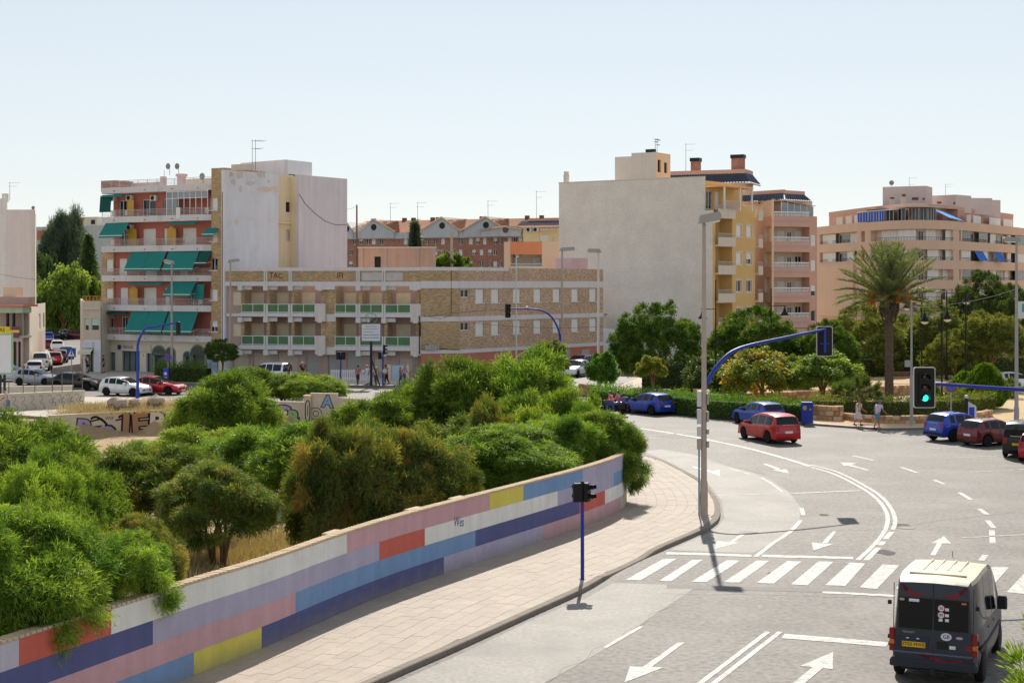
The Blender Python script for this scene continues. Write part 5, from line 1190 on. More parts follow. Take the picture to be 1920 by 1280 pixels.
b = MB(); holed(b, 0, xg, lv-1.0, zr2, 0, h3[:3], 0.2); L3.part('side_wall', b, M_paleturq)
b = MB(); holed(b, xg, L3.L, lv-1.0, zr2+0.1, 0, h3[3:], 0.2); L3.part('side_wall', b, M_beige)
for i, q in enumerate(h3): window(L3, q, 0, 'shutter' if i < 3 else 'glass', 0.2, 1, sm=M_cshutter)
b = MB(); holed(b, 0, L3.L, 0, lv-1.0, 0, [(L3.s(46.5), L3.s(49), 1.6, 2.9)], 0.2); L3.part('side_wall', b, mat('peeling_plaster', S(214,190,176), rough=0.9, var=0.16, scale=0.4, streak=0.15, dirt=(S(170,190,180), 0.7, 0.35)))
M_pk = mat('pink_patch', S(226,170,140), rough=0.9, var=0.1); M_gp = mat('green_patch', S(170,206,180), rough=0.9, var=0.12); M_bp = mat('pale_blue_patch', S(186,206,226), rough=0.9, var=0.1)
for u0, u1, z0, z1, m in ((52,58,1.2,3.0,M_pk),(57,64,2.4,3.6,M_gp),(64,72,1.2,2.9,M_bp)):
 b = MB(); x0, x1 = L3.s(u0), L3.s(u1); pts = [(x0+(x1-x0)*(0.5+0.5*math.cos(a)*(0.85+0.15*math.sin(3*a))), (z0+z1)/2+(z1-z0)/2*math.sin(a)*(0.85+0.15*math.cos(2*a))) for a in [k*math.pi/8 for k in range(16)]]
 b.slabx(pts, -0.012, -0.003); L3.part('graffiti_patch', b, m)
def body(fc, pts, z0, z1, m):
 b = MB(); P = []
 for x, y in pts: q = Vector((x, y)) - fc.p0; P.append((q.dot(fc.d), q.dot(fc.n)))
 b.prism(P, z0, z1); fc.part('inner_floors', b, m)
body(L2, [tuple(L2.p0+L2.n*1.6), tuple(L2.p0+L2.d*(L2.L-0.4)+L2.n*1.6), tuple(L3.p0+L3.d*L3.L+L3.n*0.3), tuple(L3.p0+L3.d*L3.L+Vector((-9,1)))], 0.1, zr2-0.1, M_beige)
b = MB(); b.box(L2.s(-20), L2.s(42), 0.9, 2.0, zr2+0.2, zr2+0.95); L2.part('roof_hut', b, M_mauve); b = MB(); b.box(L2.s(-20), L2.s(4), 2.05, 3.2, zr2+0.2, zr2+1.9); L2.part('roof_hut', b, M_peach)
sb = MB(); x0, x1, z0, z1 = L2.rect(-30, 612, 22, 626, -0.4); sb.box(x0, x1, -0.45, -0.38, z0, z1); so = L2.part('shop_sign', sb, mat('sign_yellow', S(246,214,60), rough=0.6))
lettering('AS', 0.52, M_black, L2.root, (L2.s(4,-0.46), -0.456, z1-0.33), (R(90),0,0), 0.004, sx=1.1)
sb = MB(); x0, x1, z0, z1 = L2.rect(22.2, 612, 36, 633, -0.4); m_ = mat('sign_purple', S(130,70,104), rough=0.6)
sb.box(x0-0.2, x1, -0.45, -0.38, z1-0.35, z1); sb.box(x0, x1, -0.45, -0.38, z0, z0+0.5); L2.part('shop_sign', sb, m_); b = MB(); b.box(x0, x1, -0.449, -0.381, z0+0.5, z1-0.351); L2.part('shop_sign', b, mat('sign_yellow', S(246,214,60)))
# small house between the side street and the red block
S1 = Fac(154.5, 150.6, 188.5, 150.4, name='beige_house', label='narrow beige two storey house with an orange roof rail beside the red apartment block', cat='house')
zs = S1.z(172, 564); h = [S1.rect(158.5,597,167,620), S1.rect(171,597,186,620)]
b = MB(); holed(b, 0, S1.L, S1.z(172,636), zs, 0, h, 0.15); S1.part('wall', b, mat('beige_plaster', S(218,200,176), rough=0.9, var=0.06, streak=0.1))
for q in h: window(S1, q, 0, 'half', 0.15, 1, sm=mat('mint_blind', S(196,220,206), rough=0.7))
b = MB(); b.box(-0.1, S1.L, -0.15, 0.1, S1.z(172,580), S1.z(172,577)); S1.part('cornice', b, M_beige)
railing(S1, 0, S1.L, 0.05, zs, S1.z(172,555), m=mat('orange_rail', S(226,160,80), rough=0.6), bars=3, posts=6)
h = [(0.3, S1.s(175), 0.1, 2.6)]
b = MB(); holed(b, 0, S1.L, 0, S1.z(172,636), 0.05, h, 0.5); S1.part('shop_front', b, M_white); window(S1, h[0], 0.05, 'glass', 0.5, 2, fm=M_dark, name='shop_window')
b = MB(); b.box(0.0, S1.s(175), -0.15, 0.04, S1.z(165,652), S1.z(165,641)); S1.part('shop_sign', b, mat('sign_pale', S(214,218,228), rough=0.5)); awning(S1, -0.2, S1.s(175), 0.0, S1.z(165,653), 0.35, 0.7, M_cream, False)
simple_box(S1, 'inner_floors', M_beige, 0.05, S1.L, 0.7, 9, 0.1, zs-0.2)
S2 = Fac(150.5, 168, 154.5, 150.6, root=S1.root); b = MB(); b.box(0, S2.L, 0, 0.2, 0, zs); S2.part('side_wall', b, M_beige)
# red house and grey blocks beyond the trees
R1 = Fac(60, 330, 215, 320, name='distant_block', label='distant flat roofed red and grey block rising behind the trees beside the red apartments', cat='building')
b = MB(); b.box(0, R1.L, 0, 8, 0, R1.z(140,424)); R1.part('wall', b, M_greygable)
for u0, u1, v0, v1 in ((70,95,432,450),(108,132,432,447),(150,172,440,452)): r = R1.rect(u0,v0,u1,v1); b = MB(); b.box(r[0], r[1], -0.1, -0.003, r[2], r[3]); R1.part('window', b, M_redwall if u0 < 100 else M_gshutter)
b = MB(); b.box(R1.s(120), R1.s(150), 1, 6, R1.z(140,424), R1.z(140,408)); R1.part('roof_house', b, M_redwall)
b = MB(); b.box(R1.s(150), R1.s(176), 1, 6, R1.z(140,424), R1.z(140,407)); R1.part('roof_house', b, M_cream); r = R1.rect(165,412,172,420); b = MB(); b.box(r[0], r[1], 0.9, 0.997, r[2], r[3]); R1.part('window', b, M_dark)
# ------------------------------------------------------------------ pavements, park and boundary walls beyond the road
M_park = mat('park_paving', S(206,184,166), rough=0.8, var=0.08, scale=0.6, fine=0.1, fscale=4, dirt=(S(180,156,140), 0.5, 0.5))
M_stone = mat('rubble_stone', S(202,160,122), rough=0.95, var=0.2, scale=1.7, fine=0.15, fscale=9, bump=0.5, bscale=12)
M_stone2 = mat('rubble_stone_dark', S(170,130,98), rough=0.95, var=0.2, scale=1.7, fine=0.15, fscale=9, bump=0.5, bscale=12)
M_stone3 = mat('rubble_stone_pale', S(216,186,150), rough=0.95, var=0.15, scale=1.7, fine=0.15, fscale=9, bump=0.5, bscale=12)
M_mort = mat('mortar', S(176,150,122), rough=0.95, var=0.1)
M_grass = mat('lawn', S(112,122,60), rough=0.95, var=0.2, scale=0.4, fine=0.25, fscale=6)
def slab(name, outline, z0, z1, m, mk=None):
 b = MB(); tri = tessellate_polygon([[Vector((x, y, 0)) for x, y in outline]]); n = len(outline)
 vs = [(x,y,z1) for x,y in outline]+[(x,y,z0) for x,y in outline]; fs = []; ms = []
 ar = sum(outline[i][0]*outline[(i+1)%n][1]-outline[(i+1)%n][0]*outline[i][1] for i in range(n))
 for t in tri:
  a, c, d = (vs[i] for i in t); q = (c[0]-a[0])*(d[1]-a[1])-(c[1]-a[1])*(d[0]-a[0]); fs.append(tuple(t) if q > 0 else tuple(reversed(t)))
 b.add(vs, fs); sd_ = [(i,(i+1)%n,n+(i+1)%n,n+i) for i in range(n)]
 if ar > 0: sd_ = [tuple(reversed(f)) for f in sd_]
 b.add(vs, sd_, 1); return b.build(name, [m, mk or M_kerb], None, kind='structure')
kin = [tuple(p-kerb_n[i]*0.22) for i, p in enumerate(kerb_path) if p[1] > 82.5 and i > 40]
wout = [wall_at(s, 0.03) for s in wall_s[::-2] if wall_at(s)[1] > 82.5]
slab('near_pavement', kin + [(-90,112),XY(-60,104.2),XY(95,99.9),XY(345,105.3),XY(505,108.3),XY(630,107.3)] + wout, -0.05, 0.128, M_concrete)
FARK = [(-62,141),(-47.6,142),(-41.5,139),(-36,137),(-30,134.5),(-18,131.5),(-8,130.5),(-3.5,132.5),(-0.3,139.5),(11.3,155),(14,160),(11,160.5)]
slab('far_pavement', [(-41.5,139),(-36,137),(-30,134.5),(-18,131.5),(-8,130.5),(-3.5,132.5),(-0.3,139.5),(11.3,155),(11,161),(-8,163),(-30,163),(-42.3,152)], -0.05, 0.13, M_concrete)
slab('corner_pavement', [(-80,141),(-48.5,142.5),(-46.8,144),(-50.6,174),(-60,200),(-80,200)], -0.05, 0.13, M_concrete)
sheet('grass_verge', [(-130,252),(-30,252),(-30,360),(-130,360)], 0.02, M_grass, kind='structure')
park_k = [(5.6,115)] + [G(u, v) for u, v in [(1110,757),(1165,766),(1230,772),(1280,777),(1340,783.5),(1400,788),(1532,798),(1600,803),(1661,806.5),(1720,805.5),(1800,803),(1907,799),(2150,795)]]
slab('park', park_k + [(64,120),(64,168),(16,168),(13.5,150),(8.6,128),(5.8,120)], -0.05, 0.13, M_park)
sand = [G(u, v, 0.13) for u, v in [(1545,792),(1600,797),(1700,799),(1800,796),(1905,791),(2100,787)]] + [(48,112),(44,124),(30,121),(22,117),(17.2,111.5),(16.5,107)]
sheet('sand_path', sand, 0.138, M_sand, kind='structure')
# raised terrace with a stone retaining wall
TZ = 0.87
tf = [XY(1330,109.5), XY(1400,111), XY(1500,113), XY(1600,116.5), XY(1730,121), XY(1850,127)]
slab('terrace', tf + [(46,160),(17,160),(12.5,135)], 0.0, TZ, M_sand, M_mort)
def stone_wall(label, path, z0, z1, th=0.4, sw=0.46, sh=0.3, cat='wall', back=False):
 P = resample(path, 0.25); n = normals2(P); s_ = np.concatenate([[0], np.cumsum(np.linalg.norm(np.diff(P, axis=0), axis=1))]); L = float(s_[-1]); o = (float(P[0][0]), float(P[0][1]), 0.0)
 def at(s, off): return (float(np.interp(s, s_, P[:,0])+np.interp(s, s_, n[:,0])*off)-o[0], float(np.interp(s, s_, P[:,1])+np.interp(s, s_, n[:,1])*off)-o[1])
 t = thing('stone_wall', label, cat, o); b = MB(); k = max(2, int(L/0.5)); vs = []
 for s in np.linspace(0, L, k): a, c = at(s, 0), at(s, -th); vs += [(*a,z0),(*a,z1-0.05),(*c,z1-0.05),(*c,z0)]
 fs = [(i*4+j, i*4+(j+1)%4, (i+1)*4+(j+1)%4, (i+1)*4+j) for i in range(k-1) for j in range(3)]+[(0,3,2,1),((k-1)*4,(k-1)*4+1,(k-1)*4+2,(k-1)*4+3)]
 b.add(vs, [tuple(reversed(f)) for f in fs]); b.build('wall_core', M_mort, t)
 rows = max(1, int(round((z1-z0)/sh))); rs = random.Random(int(L*100))
 for r in range(rows):
  s = 0.0; za, zc = z0+(z1-z0)*r/rows, z0+(z1-z0)*(r+1)/rows
  while s < L-0.12:
   w = min(rs.uniform(0.6, 1.35)*sw, L-s); g = 0.018; pr = rs.uniform(0.02, 0.06); j = lambda: rs.uniform(-0.02, 0.02)
   cs4 = [(s+g+abs(j()), za+g+j()*.6), (s+w-g+j()*.6, za+g+j()*.6), (s+w-g+j(), zc-g+j()*.6), (s+g+abs(j()), zc-g+j()*.6)]
   top = r == rows-1; vs = [(*at(a, -0.02), c) for a, c in cs4]+[(*at(a+(s+w/2-a)*0.12, pr), c+(((za+zc)/2)-c)*0.12) for a, c in cs4]
   fs = [(4,5,6,7),(0,1,5,4),(1,2,6,5),(2,3,7,6),(3,0,4,7)]
   if top: vs += [(*at(s+g, -th-0.02), zc-g), (*at(s+w-g, -th-0.02), zc-g)]; fs += [(3,2,9,8)]
   b = MB(); b.add(vs, fs); b.build('stone', rs.choice([M_stone, M_stone, M_stone2, M_stone3]), t); s += w
 return t
stone_wall('long low stone retaining wall of the park terrace below the benches', [XY(1380,110.4), XY(1500,112.7), XY(1600,116.2), XY(1730,120.7)], 0.1, TZ+0.04, 0.35)
stone_wall('stone wall block beside the blue kiosk', [G(1523,786,0.13), G(1570,789,0.13), G(1581,787,0.13)], 0.1, 1.05, 0.45, 0.5, 0.32)
stone_wall('curved stone planter wall in front of the box hedge', [G(1575,786,0.13), G(1620,791,0.13), G(1680,794,0.13), G(1740,793,0.13), G(1800,789,0.13), G(1845,784,0.13), G(1861,780,0.13)], 0.1, 0.58, 0.4, 0.42, 0.24)
stone_wall('reddish stone wall curving round the park corner under the trees', [XY(1085,121), XY(1130,117), XY(1165,113.5), XY(1200,111.5)], 0.05, 0.95, 0.35, 0.5, 0.3)
# boundary walls of the vacant lot with their graffiti
M_gw = mat('boundary_wall', S(206,196,180), rough=0.9, var=0.08, scale=0.5, streak=0.12, dirt=(S(180,168,152), 0.5, 0.6))
def flat_wall(label, u0, Y0, u1, Y1, z0, z1, th=0.22):
 f = Fac(u0, Y0, u1, Y1, name='boundary_wall', label=label, cat='wall'); b = MB(); b.box(0, f.L, 0, th, z0, z1); f.part('wall_body', b, M_gw)
 c = MB(); c.box(-0.02, f.L+0.02, -0.04, th+0.04, z1, z1+0.06); f.part('coping', c, M_beige); return f
M_out = mat('spray_black', S(38,34,40), rough=0.7); M_pur = mat('spray_purple', S(168,152,196), rough=0.7, var=0.1); M_brn = mat('spray_brown', S(176,134,104), rough=0.7, var=0.1); M_gry = mat('spray_white', S(220,216,208), rough=0.7, var=0.06); M_grn = mat('spray_green', S(150,186,130), rough=0.7, var=0.1)
def bubble(f, ch, size, m, x, z, tilt=0.0, sx=1.0):
 cu = bpy.data.curves.new('g', 'FONT'); cu.body = ch; cu.size = size; cu.extrude = 0.002; cu.offset = 0.05*size; cu.align_x = 'CENTER'; cu.align_y = 'CENTER'; cu.resolution_u = 3
 o = bpy.data.objects.new('tmp', cu); COL.objects.link(o); dg = bpy.context.evaluated_depsgraph_get(); dg.update()
 for off, mm, y in ((0.085*size, M_out, -0.006), (0.035*size, m, -0.011)):
  cu.offset = off; dg = bpy.context.evaluated_depsgraph_get(); dg.update(); me = bpy.data.meshes.new_from_object(o.evaluated_get(dg)); me.materials.clear(); me.materials.append(mm)
  q = link('graffiti_letter', me, f.root); q.location = (f.loc[0]+x, f.loc[1]+y, z); q.rotation_euler = (R(90), tilt, f.rz); q.scale = (sx, 1, 1)
 bpy.data.objects.remove(o); bpy.data.curves.remove(cu)
def stroke(f, pts, w, m, y=-0.008, name='graffiti_line'):
 P = resample(pts, 0.06); n = normals2(P); b = MB(); k = len(P)
 vs = [(P[i][0]-n[i][0]*w/2, y, P[i][1]-n[i][1]*w/2) for i in range(k)]+[(P[i][0]+n[i][0]*w/2, y, P[i][1]+n[i][1]*w/2) for i in range(k)]
 b.add(vs, [(i, i+1, k+i+1, k+i) for i in range(k-1)]); return f.part(name, b, m)
Q1 = flat_wall('low boundary wall sprayed with big purple, brown and white letters', 92, 99.5, 347, 105.0, -2.2, 0.22)
for ch, m, u, size, dz, t in [('R',M_pur,158,1.5,0,0.1),('n',M_pur,198,2.3,-0.35,-0.05),('J',M_brn,236,2.0,0,0.05),('E',M_brn,262,1.9,0.05,-0.05),('R',M_gry,296,1.75,0.1,0.05)]: bubble(Q1, ch, size, m, Q1.s(u), -0.72+dz, t, 1.25)
for u0 in (170, 222):
 x = Q1.s(u0); stroke(Q1, [(x,-0.1),(x+0.35,0.02),(x+0.9,-0.3),(x+1.2,-0.7)], 0.16, M_out)
 stroke(Q1, [(x-0.2,-0.28),(x+0.4,-0.18),(x+0.8,-0.12)], 0.1, M_out)
lettering('WSF', 0.3, M_out, Q1.root, (Q1.s(205), -0.006, -0.12), (R(90),0,0), 0.002, name='graffiti_tag'); lettering('KR', 0.7, M_out, Q1.root, (Q1.s(333), -0.006, -0.3), (R(90),R(15),0), 0.002, sx=0.8, name='graffiti_tag')
Q2 = flat_wall('plain boundary wall stretch hidden behind the large round acacia', 347, 105.0, 505, 108.0, -2.2, 0.35)
Q3 = flat_wall('boundary wall with purple and green graffiti beside its pillar', 505, 108.0, 571, 107.4, -2.2, 0.48)
Q4 = flat_wall('boundary wall end with a sprayed letter, beyond the graffiti pillar', 582, 107.3, 632, 106.9, -2.2, 1.1)
pl = Fac(570.5, 107.2, 582.5, 107.1, name='wall_pillar', label='square wall pillar sprayed with a rounded letter between two boundary walls', cat='pillar'); b = MB(); b.box(0, pl.L, 0, 0.45, -2.2, 0.92); pl.part('pillar_body', b, M_gw); b = MB(); b.box(-0.06, pl.L+0.06, -0.06, 0.5, 0.92, 1.02); pl.part('pillar_cap', b, M_peach)
cx = pl.L/2; stroke(pl, [(cx-0.14,-0.6),(cx-0.16,0.2),(cx-0.05,0.6),(cx+0.1,0.62),(cx+0.17,0.2),(cx+0.15,-0.6),(cx,-0.85),(cx-0.14,-0.6)], 0.07, M_out); stroke(pl, [(cx+0.02,0.3),(cx,-0.4)], 0.05, M_out)
for u, m, z in ((528,M_pur,-0.35),(550,M_grn,-0.35)): bubble(Q3, 'a' if m is M_grn else 'C', 1.5, m, Q3.s(u), z, 0.1, 1.2)
bubble(Q4, 'A', 1.1, mat('spray_blue', S(140,170,200), rough=0.7), Q4.s(614), 0.55, 0.05); bubble(Q4, 'O', 1.0, M_gw, Q4.s(592), -0.3)
e_ = wall_at(SW_END); Q7 = Fac(632, 106.9, UC+FPX*(e_[0]+0.1)/e_[1], e_[1], name='boundary_wall', label='unpainted boundary wall behind the tall acacias joining the painted wall', cat='wall'); b = MB(); b.box(0, Q7.L, 0, 0.22, -2.2, 0.9); Q7.part('wall_body', b, M_gw)
Q5 = flat_wall('pale boundary wall with thin scribbled outlines and fence posts on top', -70, 103.0, 158.5, 108.3, 0.0, 1.22, 0.3)
rr = random.Random(4)
for k in range(9):
 x = Q5.s(4+k*17); h = rr.uniform(0.55, 0.85)
 stroke(Q5, [(x,1.0),(x+0.25,1.05),(x+0.3,0.8),(x+0.1,0.55+h*0.1),(x+0.35,0.45),(x+0.45,0.2),(x+0.2,0.12)], 0.03, mat('spray_grey', S(120,108,100), rough=0.8), -0.006)
 if k > 4: stroke(Q5, [(x+0.5,0.9),(x+0.35,0.6),(x+0.6,0.5),(x+0.5,0.25)], 0.04, M_out, -0.0065)
M_post = mat('rusty_post', S(120,104,92), rough=0.7, var=0.2, scale=3)
gfp = 'wire fence posts on the boundary wall'
for u, h in ((18,0.9),(45,1.9),(100,2.3),(118,1.4),(138,1.6),(156,2.2),(67,1.3)):
 x = Q5.s(u); w = Q5.p0+Q5.d*x+Q5.n*0.15; b = MB(); b.tube([(0,0,0),(0,0,h)], 0.035, 6); o = b.build('fence_post', M_post, None, loc=(w.x, w.y, 1.28)); tag(o, {18:'shorter rusty fence post nearest the billboard legs',45:'tall rusty fence post over the second scribbled letter',67:'middle height rusty fence post in front of the white hatchback',100:'tallest rusty fence post, over the middle of the scribbled wall',118:'shorter rusty fence post just beside the tallest one',138:'rusty fence post near the crossing sign on the scribbled wall',156:'tall rusty fence post at the very end of the scribbled wall'}[u], 'fence post', gfp)
Q6 = flat_wall('second low pale wall behind the scribbled one, at the car park', -40, 116, 137, 117.5, 0.0, 0.95, 0.25)
# mound of dry soil with rocks and straw
mx0 = XY(250, 108.5)
b = MB(); N_, M__ = 26, 9; vs = []
for i in range(N_):
 for j in range(M__):
  f, g_ = i/(N_-1), j/(M__-1); x = -29.5+8.2*f; y = 101.2+5.2*f*0.85+g_*5.0; h = 0.10+0.75*math.sin(math.pi*min(1,f*1.02))**0.8*math.sin(math.pi*g_)**1.2*(1+0.25*math.sin(i*1.7+j)); vs.append((x, y, h))
b.add(vs, [(i*M__+j, (i+1)*M__+j, (i+1)*M__+j+1, i*M__+j+1) for i in range(N_-1) for j in range(M__-1)]); b.build('soil_mound', M_soil, None, smooth=True, kind='structure')
def rock(label, x, y, z, r, seed):
 rs = np.random.RandomState(seed); bm = bmesh.new(); bmesh.ops.create_icosphere(bm, subdivisions=2, radius=r)
 for v in bm.verts: v.co *= 1+0.25*math.sin(v.co.x*5/r+seed)*math.cos(v.co.y*4/r)+rs.uniform(-.08,.08); v.co.z *= 0.6
 me = bpy.data.meshes.new('rock_mesh'); bm.to_mesh(me); bm.free(); me.materials.append(mat('grey_rock', S(176,160,140), rough=0.95, var=0.2, scale=2)); o = link('rock', me, None, (x, y, z)); tag(o, label, 'rock')
rock('rounded grey rock on the dry mound near the scribbled wall', -26.5, 103.6, 0.75, 0.7, 3); rock('pale rock on the dry mound near the blue arched mast', -24.2, 105.2, 0.8, 0.62, 8)
rock('low pale rock between two others on the mound', -25.4, 104.2, 0.75, 0.4, 12)
# stake behind the painted wall, and a red brick remnant
x, y = G(372, 1052, -0.6); b = MB(); b.tube([(0,0,0),(0.02,0,1.3)], 0.07, 7); o = b.build('wooden_stake', mat('weathered_wood', S(150,120,108), rough=0.9, var=0.2), None, loc=(x, y, lot_h(x,y)-0.1)); tag(o, 'weathered reddish stake standing in the dry soil behind the painted wall', 'stake')
# ------------------------------------------------------------------ foliage
def leaf_mesh(name, pts, dirs, length, width, tint, rs, fold=0.0, jitter=0.35):
 """one mesh of many leaf blades: pts, unit dirs (n,3), tint (n,)"""
 n = len(pts); L = length*(1+jitter*rs.standard_normal(n)*0.6).clip(0.4, 1.9); W = width*(1+jitter*rs.standard_normal(n)*0.5).clip(0.5, 1.7)
 side = np.cross(dirs, rs.standard_normal((n, 3))); side /= np.linalg.norm(side, axis=1)[:,None]+1e-9
 nor = np.cross(dirs, side)
 a = pts; b = pts + dirs*(L*0.45)[:,None] + side*(W*0.5)[:,None] + nor*(fold*L)[:,None]; c = pts + dirs*L[:,None] - nor*(fold*L*1.2)[:,None]; d = pts + dirs*(L*0.45)[:,None] - side*(W*0.5)[:,None] + nor*(fold*L)[:,None]
 v = np.stack([a, b, c, d], 1).reshape(-1, 3)
 me = bpy.data.meshes.new(name); me.vertices.add(4*n); me.vertices.foreach_set('co', v.ravel().astype(np.float32))
 me.loops.add(4*n); me.loops.foreach_set('vertex_index', np.arange(4*n, dtype=np.int32))
 me.polygons.add(n); me.polygons.foreach_set('loop_start', np.arange(0, 4*n, 4, dtype=np.int32))
 at = me.attributes.new('tint', 'FLOAT', 'FACE'); at.data.foreach_set('value', tint.astype(np.float32).clip(0, 1))
 me.update(calc_edges=True); me.validate(); return me
def unit(a): return a/(np.linalg.norm(a, axis=1)[:,None]+1e-9)
def crown_mesh(name, seed, R_=(1,1,1), clumps=60, per=900, clump_r=(0.22,0.42), leaf=(0.2,0.03), droop=0.2, up=0.3, flat=0.0, hollow=0.55, shape='dome', twig=0.5, dirt=0.0):
 """clumps of leaves over a lumpy dome (unit size, about 1 m radius; z from 0 to 1.6)"""
 rs = np.random.RandomState(seed); P = []; D = []; T = []
 cs_ = []
 while len(cs_) < clumps:
  q = rs.standard_normal(3); q /= np.linalg.norm(q)
  if shape == 'dome' and q[2] < -0.45: continue
  if shape == 'umbrella' and q[2] < -0.25: continue
  if shape == 'pine' and q[2] < -0.62: continue
  r = rs.uniform(0.5, 0.92)**0.6 if shape != 'pine' else rs.uniform(0.8, 0.98)
  lump = 1 + (0.4 if shape == 'pine' else 1.0)*0.16*math.sin(3.1*q[0]+seed)+0.14*math.sin(4.3*q[1]+2.1*seed+q[2]*2)
  cs_.append(q*r*lump)
 for c in cs_:
  cr = rs.uniform(*clump_r); n = int(per*(cr/np.mean(clump_r))**2)
  q = unit(rs.standard_normal((n, 3))); rad = cr*rs.uniform(0.25, 1.0, n)**0.5

  nt = max(6, n//22); tw = unit(rs.standard_normal((nt, 3)) + c*1.3 + np.array([0,0,up])); k = rs.randint(0, nt, n); t = rs.uniform(0.15, 1.0, n)
  onTw = rs.uniform(0, 1, n) < twig
  pos = np.where(onTw[:,None], tw[k]*(cr*1.15*t)[:,None] + rs.standard_normal((n,3))*0.035*cr*3, q*rad[:,None])
  d = np.where(onTw[:,None], unit(tw[k]*0.8+rs.standard_normal((n,3))*0.55), unit(q*0.7+rs.standard_normal((n,3))*0.7))
  d = unit(d + np.array([0, 0, -droop]))
  pos[:,2] *= (1-flat)
  P.append(pos+c); D.append(d); T.append(np.clip(rs.normal(0.5, 0.17, n)+rs.normal(0, 0.24), 0, 1))
 P = np.concatenate(P); D = np.concatenate(D); T = np.concatenate(T)
 dead = rs.uniform(0, 1, len(T)) < dirt; T[dead] = 1.0; T[~dead] *= 0.92
 P = P*np.array(R_)
 return leaf_mesh(name, P, D, leaf[0], leaf[1], T, rs, 0.08)
def branch_mesh(name, seed, n=9, base=-1.0, spread=0.75, r=0.05, top=0.55, stems=3):
 rs = np.random.RandomState(seed); b = MB()
 for k in range(n):
  a = 2*math.pi*k/n + rs.uniform(-.4,.4); e = rs.uniform(0.3, 1.0)*spread; h = rs.uniform(0.1, 1.0)*top; s0 = k % stems; sx, sy = 0.12*math.cos(s0*2.2), 0.12*math.sin(s0*2.2)
  p0 = (sx, sy, base); p1 = (sx*1.4+0.15*e*math.cos(a), sy*1.4+0.15*e*math.sin(a), base*0.45); p2 = (0.55*e*math.cos(a+.2), 0.55*e*math.sin(a+.2), base*0.1+h*0.35); p3 = (e*math.cos(a), e*math.sin(a), h)
  b.tube([p0,p1,p2,p3], [r,r*0.75,r*0.45,r*0.15], 6)
 return b
M_bark = mat('bark', S(116,98,80), rough=0.95, var=0.25, scale=3, bump=0.6, bscale=20)
M_bark2 = mat('pine_bark', S(140,108,84), rough=0.95, var=0.25, scale=3, bump=0.6, bscale=20)
TONES = {
 'bright': leaf_mat('leaf_bright', S(80,116,44), S(146,172,74), 0.45),
 'mid':    leaf_mat('leaf_mid', S(76,106,42), S(134,156,68), 0.44),
 'olive':  leaf_mat('leaf_olive', S(74,98,44), S(130,146,74), 0.43, c3=S(168,140,76)),
 'rusty':  leaf_mat('leaf_rusty', S(80,98,48), S(136,144,78), 0.43, c3=S(190,130,66)),
 'yellow': leaf_mat('leaf_yellowgreen', S(96,124,46), S(156,174,78), 0.46),
 'pine':   leaf_mat('leaf_pine', S(56,88,38), S(118,146,60), 0.32),
 'dpine':  leaf_mat('leaf_dark_pine', S(56,78,44), S(108,126,64), 0.28),
 'spine':  leaf_mat('leaf_stone_pine', S(92,108,54), S(152,158,82), 0.34, c3=S(150,124,72)),
 'hedge':  leaf_mat('leaf_hedge', S(58,102,36), S(116,160,56), 0.38),
 'hedge2': leaf_mat('leaf_box_hedge', S(86,108,42), S(144,154,66), 0.32),
 'broad':  leaf_mat('leaf_broad', S(88,116,52), S(150,170,84), 0.46),
 'autumn': leaf_mat('leaf_autumn', S(92,118,50), S(160,160,74), 0.42, c3=S(206,140,64)),
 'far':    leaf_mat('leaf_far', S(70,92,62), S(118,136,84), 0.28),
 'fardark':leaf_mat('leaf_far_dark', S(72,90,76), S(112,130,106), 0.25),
 'oleander': leaf_mat('leaf_oleander', S(88,124,44), S(158,180,70), 0.4),
 'palm':   leaf_mat('leaf_palm', S(84,100,70), S(142,152,108), 0.3),
 'fan':    leaf_mat('leaf_fan_palm', S(74,98,54), S(128,144,78), 0.3),
 'cypress':leaf_mat('leaf_cypress', S(62,100,34), S(122,154,54), 0.3),
 'straw':  leaf_mat('dry_straw', S(176,156,116), S(214,198,156), 0.1),
}
ACA = [crown_mesh('acacia_crown_mesh', 11+i, (1,1,0.8), 190, 330, (0.10,0.30), (0.10,0.0145), 0.3, 0.5, 0.0, 0.5, 'dome', 0.7, 0.03) for i in range(3)]
ACN = [crown_mesh('acacia_near_mesh', 31+i, (1,1,0.8), 200, 620, (0.10,0.27), (0.085,0.0105), 0.45, 0.4, 0.0, 0.5, 'dome', 0.8, 0.02) for i in range(2)]
PIN = [crown_mesh('pine_crown_mesh', 51+i, (1,1,0.95), 340, 210, (0.09,0.15), (0.06,0.016), -0.6, 1.0, 0.1, 0.5, ('pine','umbrella')[i], 0.55, 0.03) for i in range(2)]
BRD = [crown_mesh('broadleaf_crown_mesh', 71+i, (1,1,0.85), 80, 220, (0.16,0.34), (0.10,0.055), 0.5, 0.3, 0.0, 0.5, 'dome', 0.5, 0.05) for i in range(2)]
BR = [branch_mesh('b', i).mesh('shrub_branches_mesh', M_bark, smooth=True) for i in range(3)]
TRK = branch_mesh('b', 9, n=7, base=-1.6, spread=0.7, r=0.055, top=0.45, stems=1).mesh('tree_trunk_mesh', M_bark2, smooth=True)
def set_mat(o, m):
 o.material_slots[0].link = 'OBJECT'; o.material_slots[0].material = m
for lst in (ACA, ACN, PIN, BRD):
 for me in lst: me.materials.append(TONES['mid'])
ZR = {}
def zrange(me):
 if me.name not in ZR:
  a = np.empty(len(me.vertices)*3, np.float32); me.vertices.foreach_get('co', a); z = a.reshape(-1,3); ZR[me.name] = (float(np.percentile(z[:,2], 0.4)), float(np.percentile(z[:,2], 99.6)), float(np.percentile(np.abs(z[:,0]), 99)))
 return ZR[me.name]
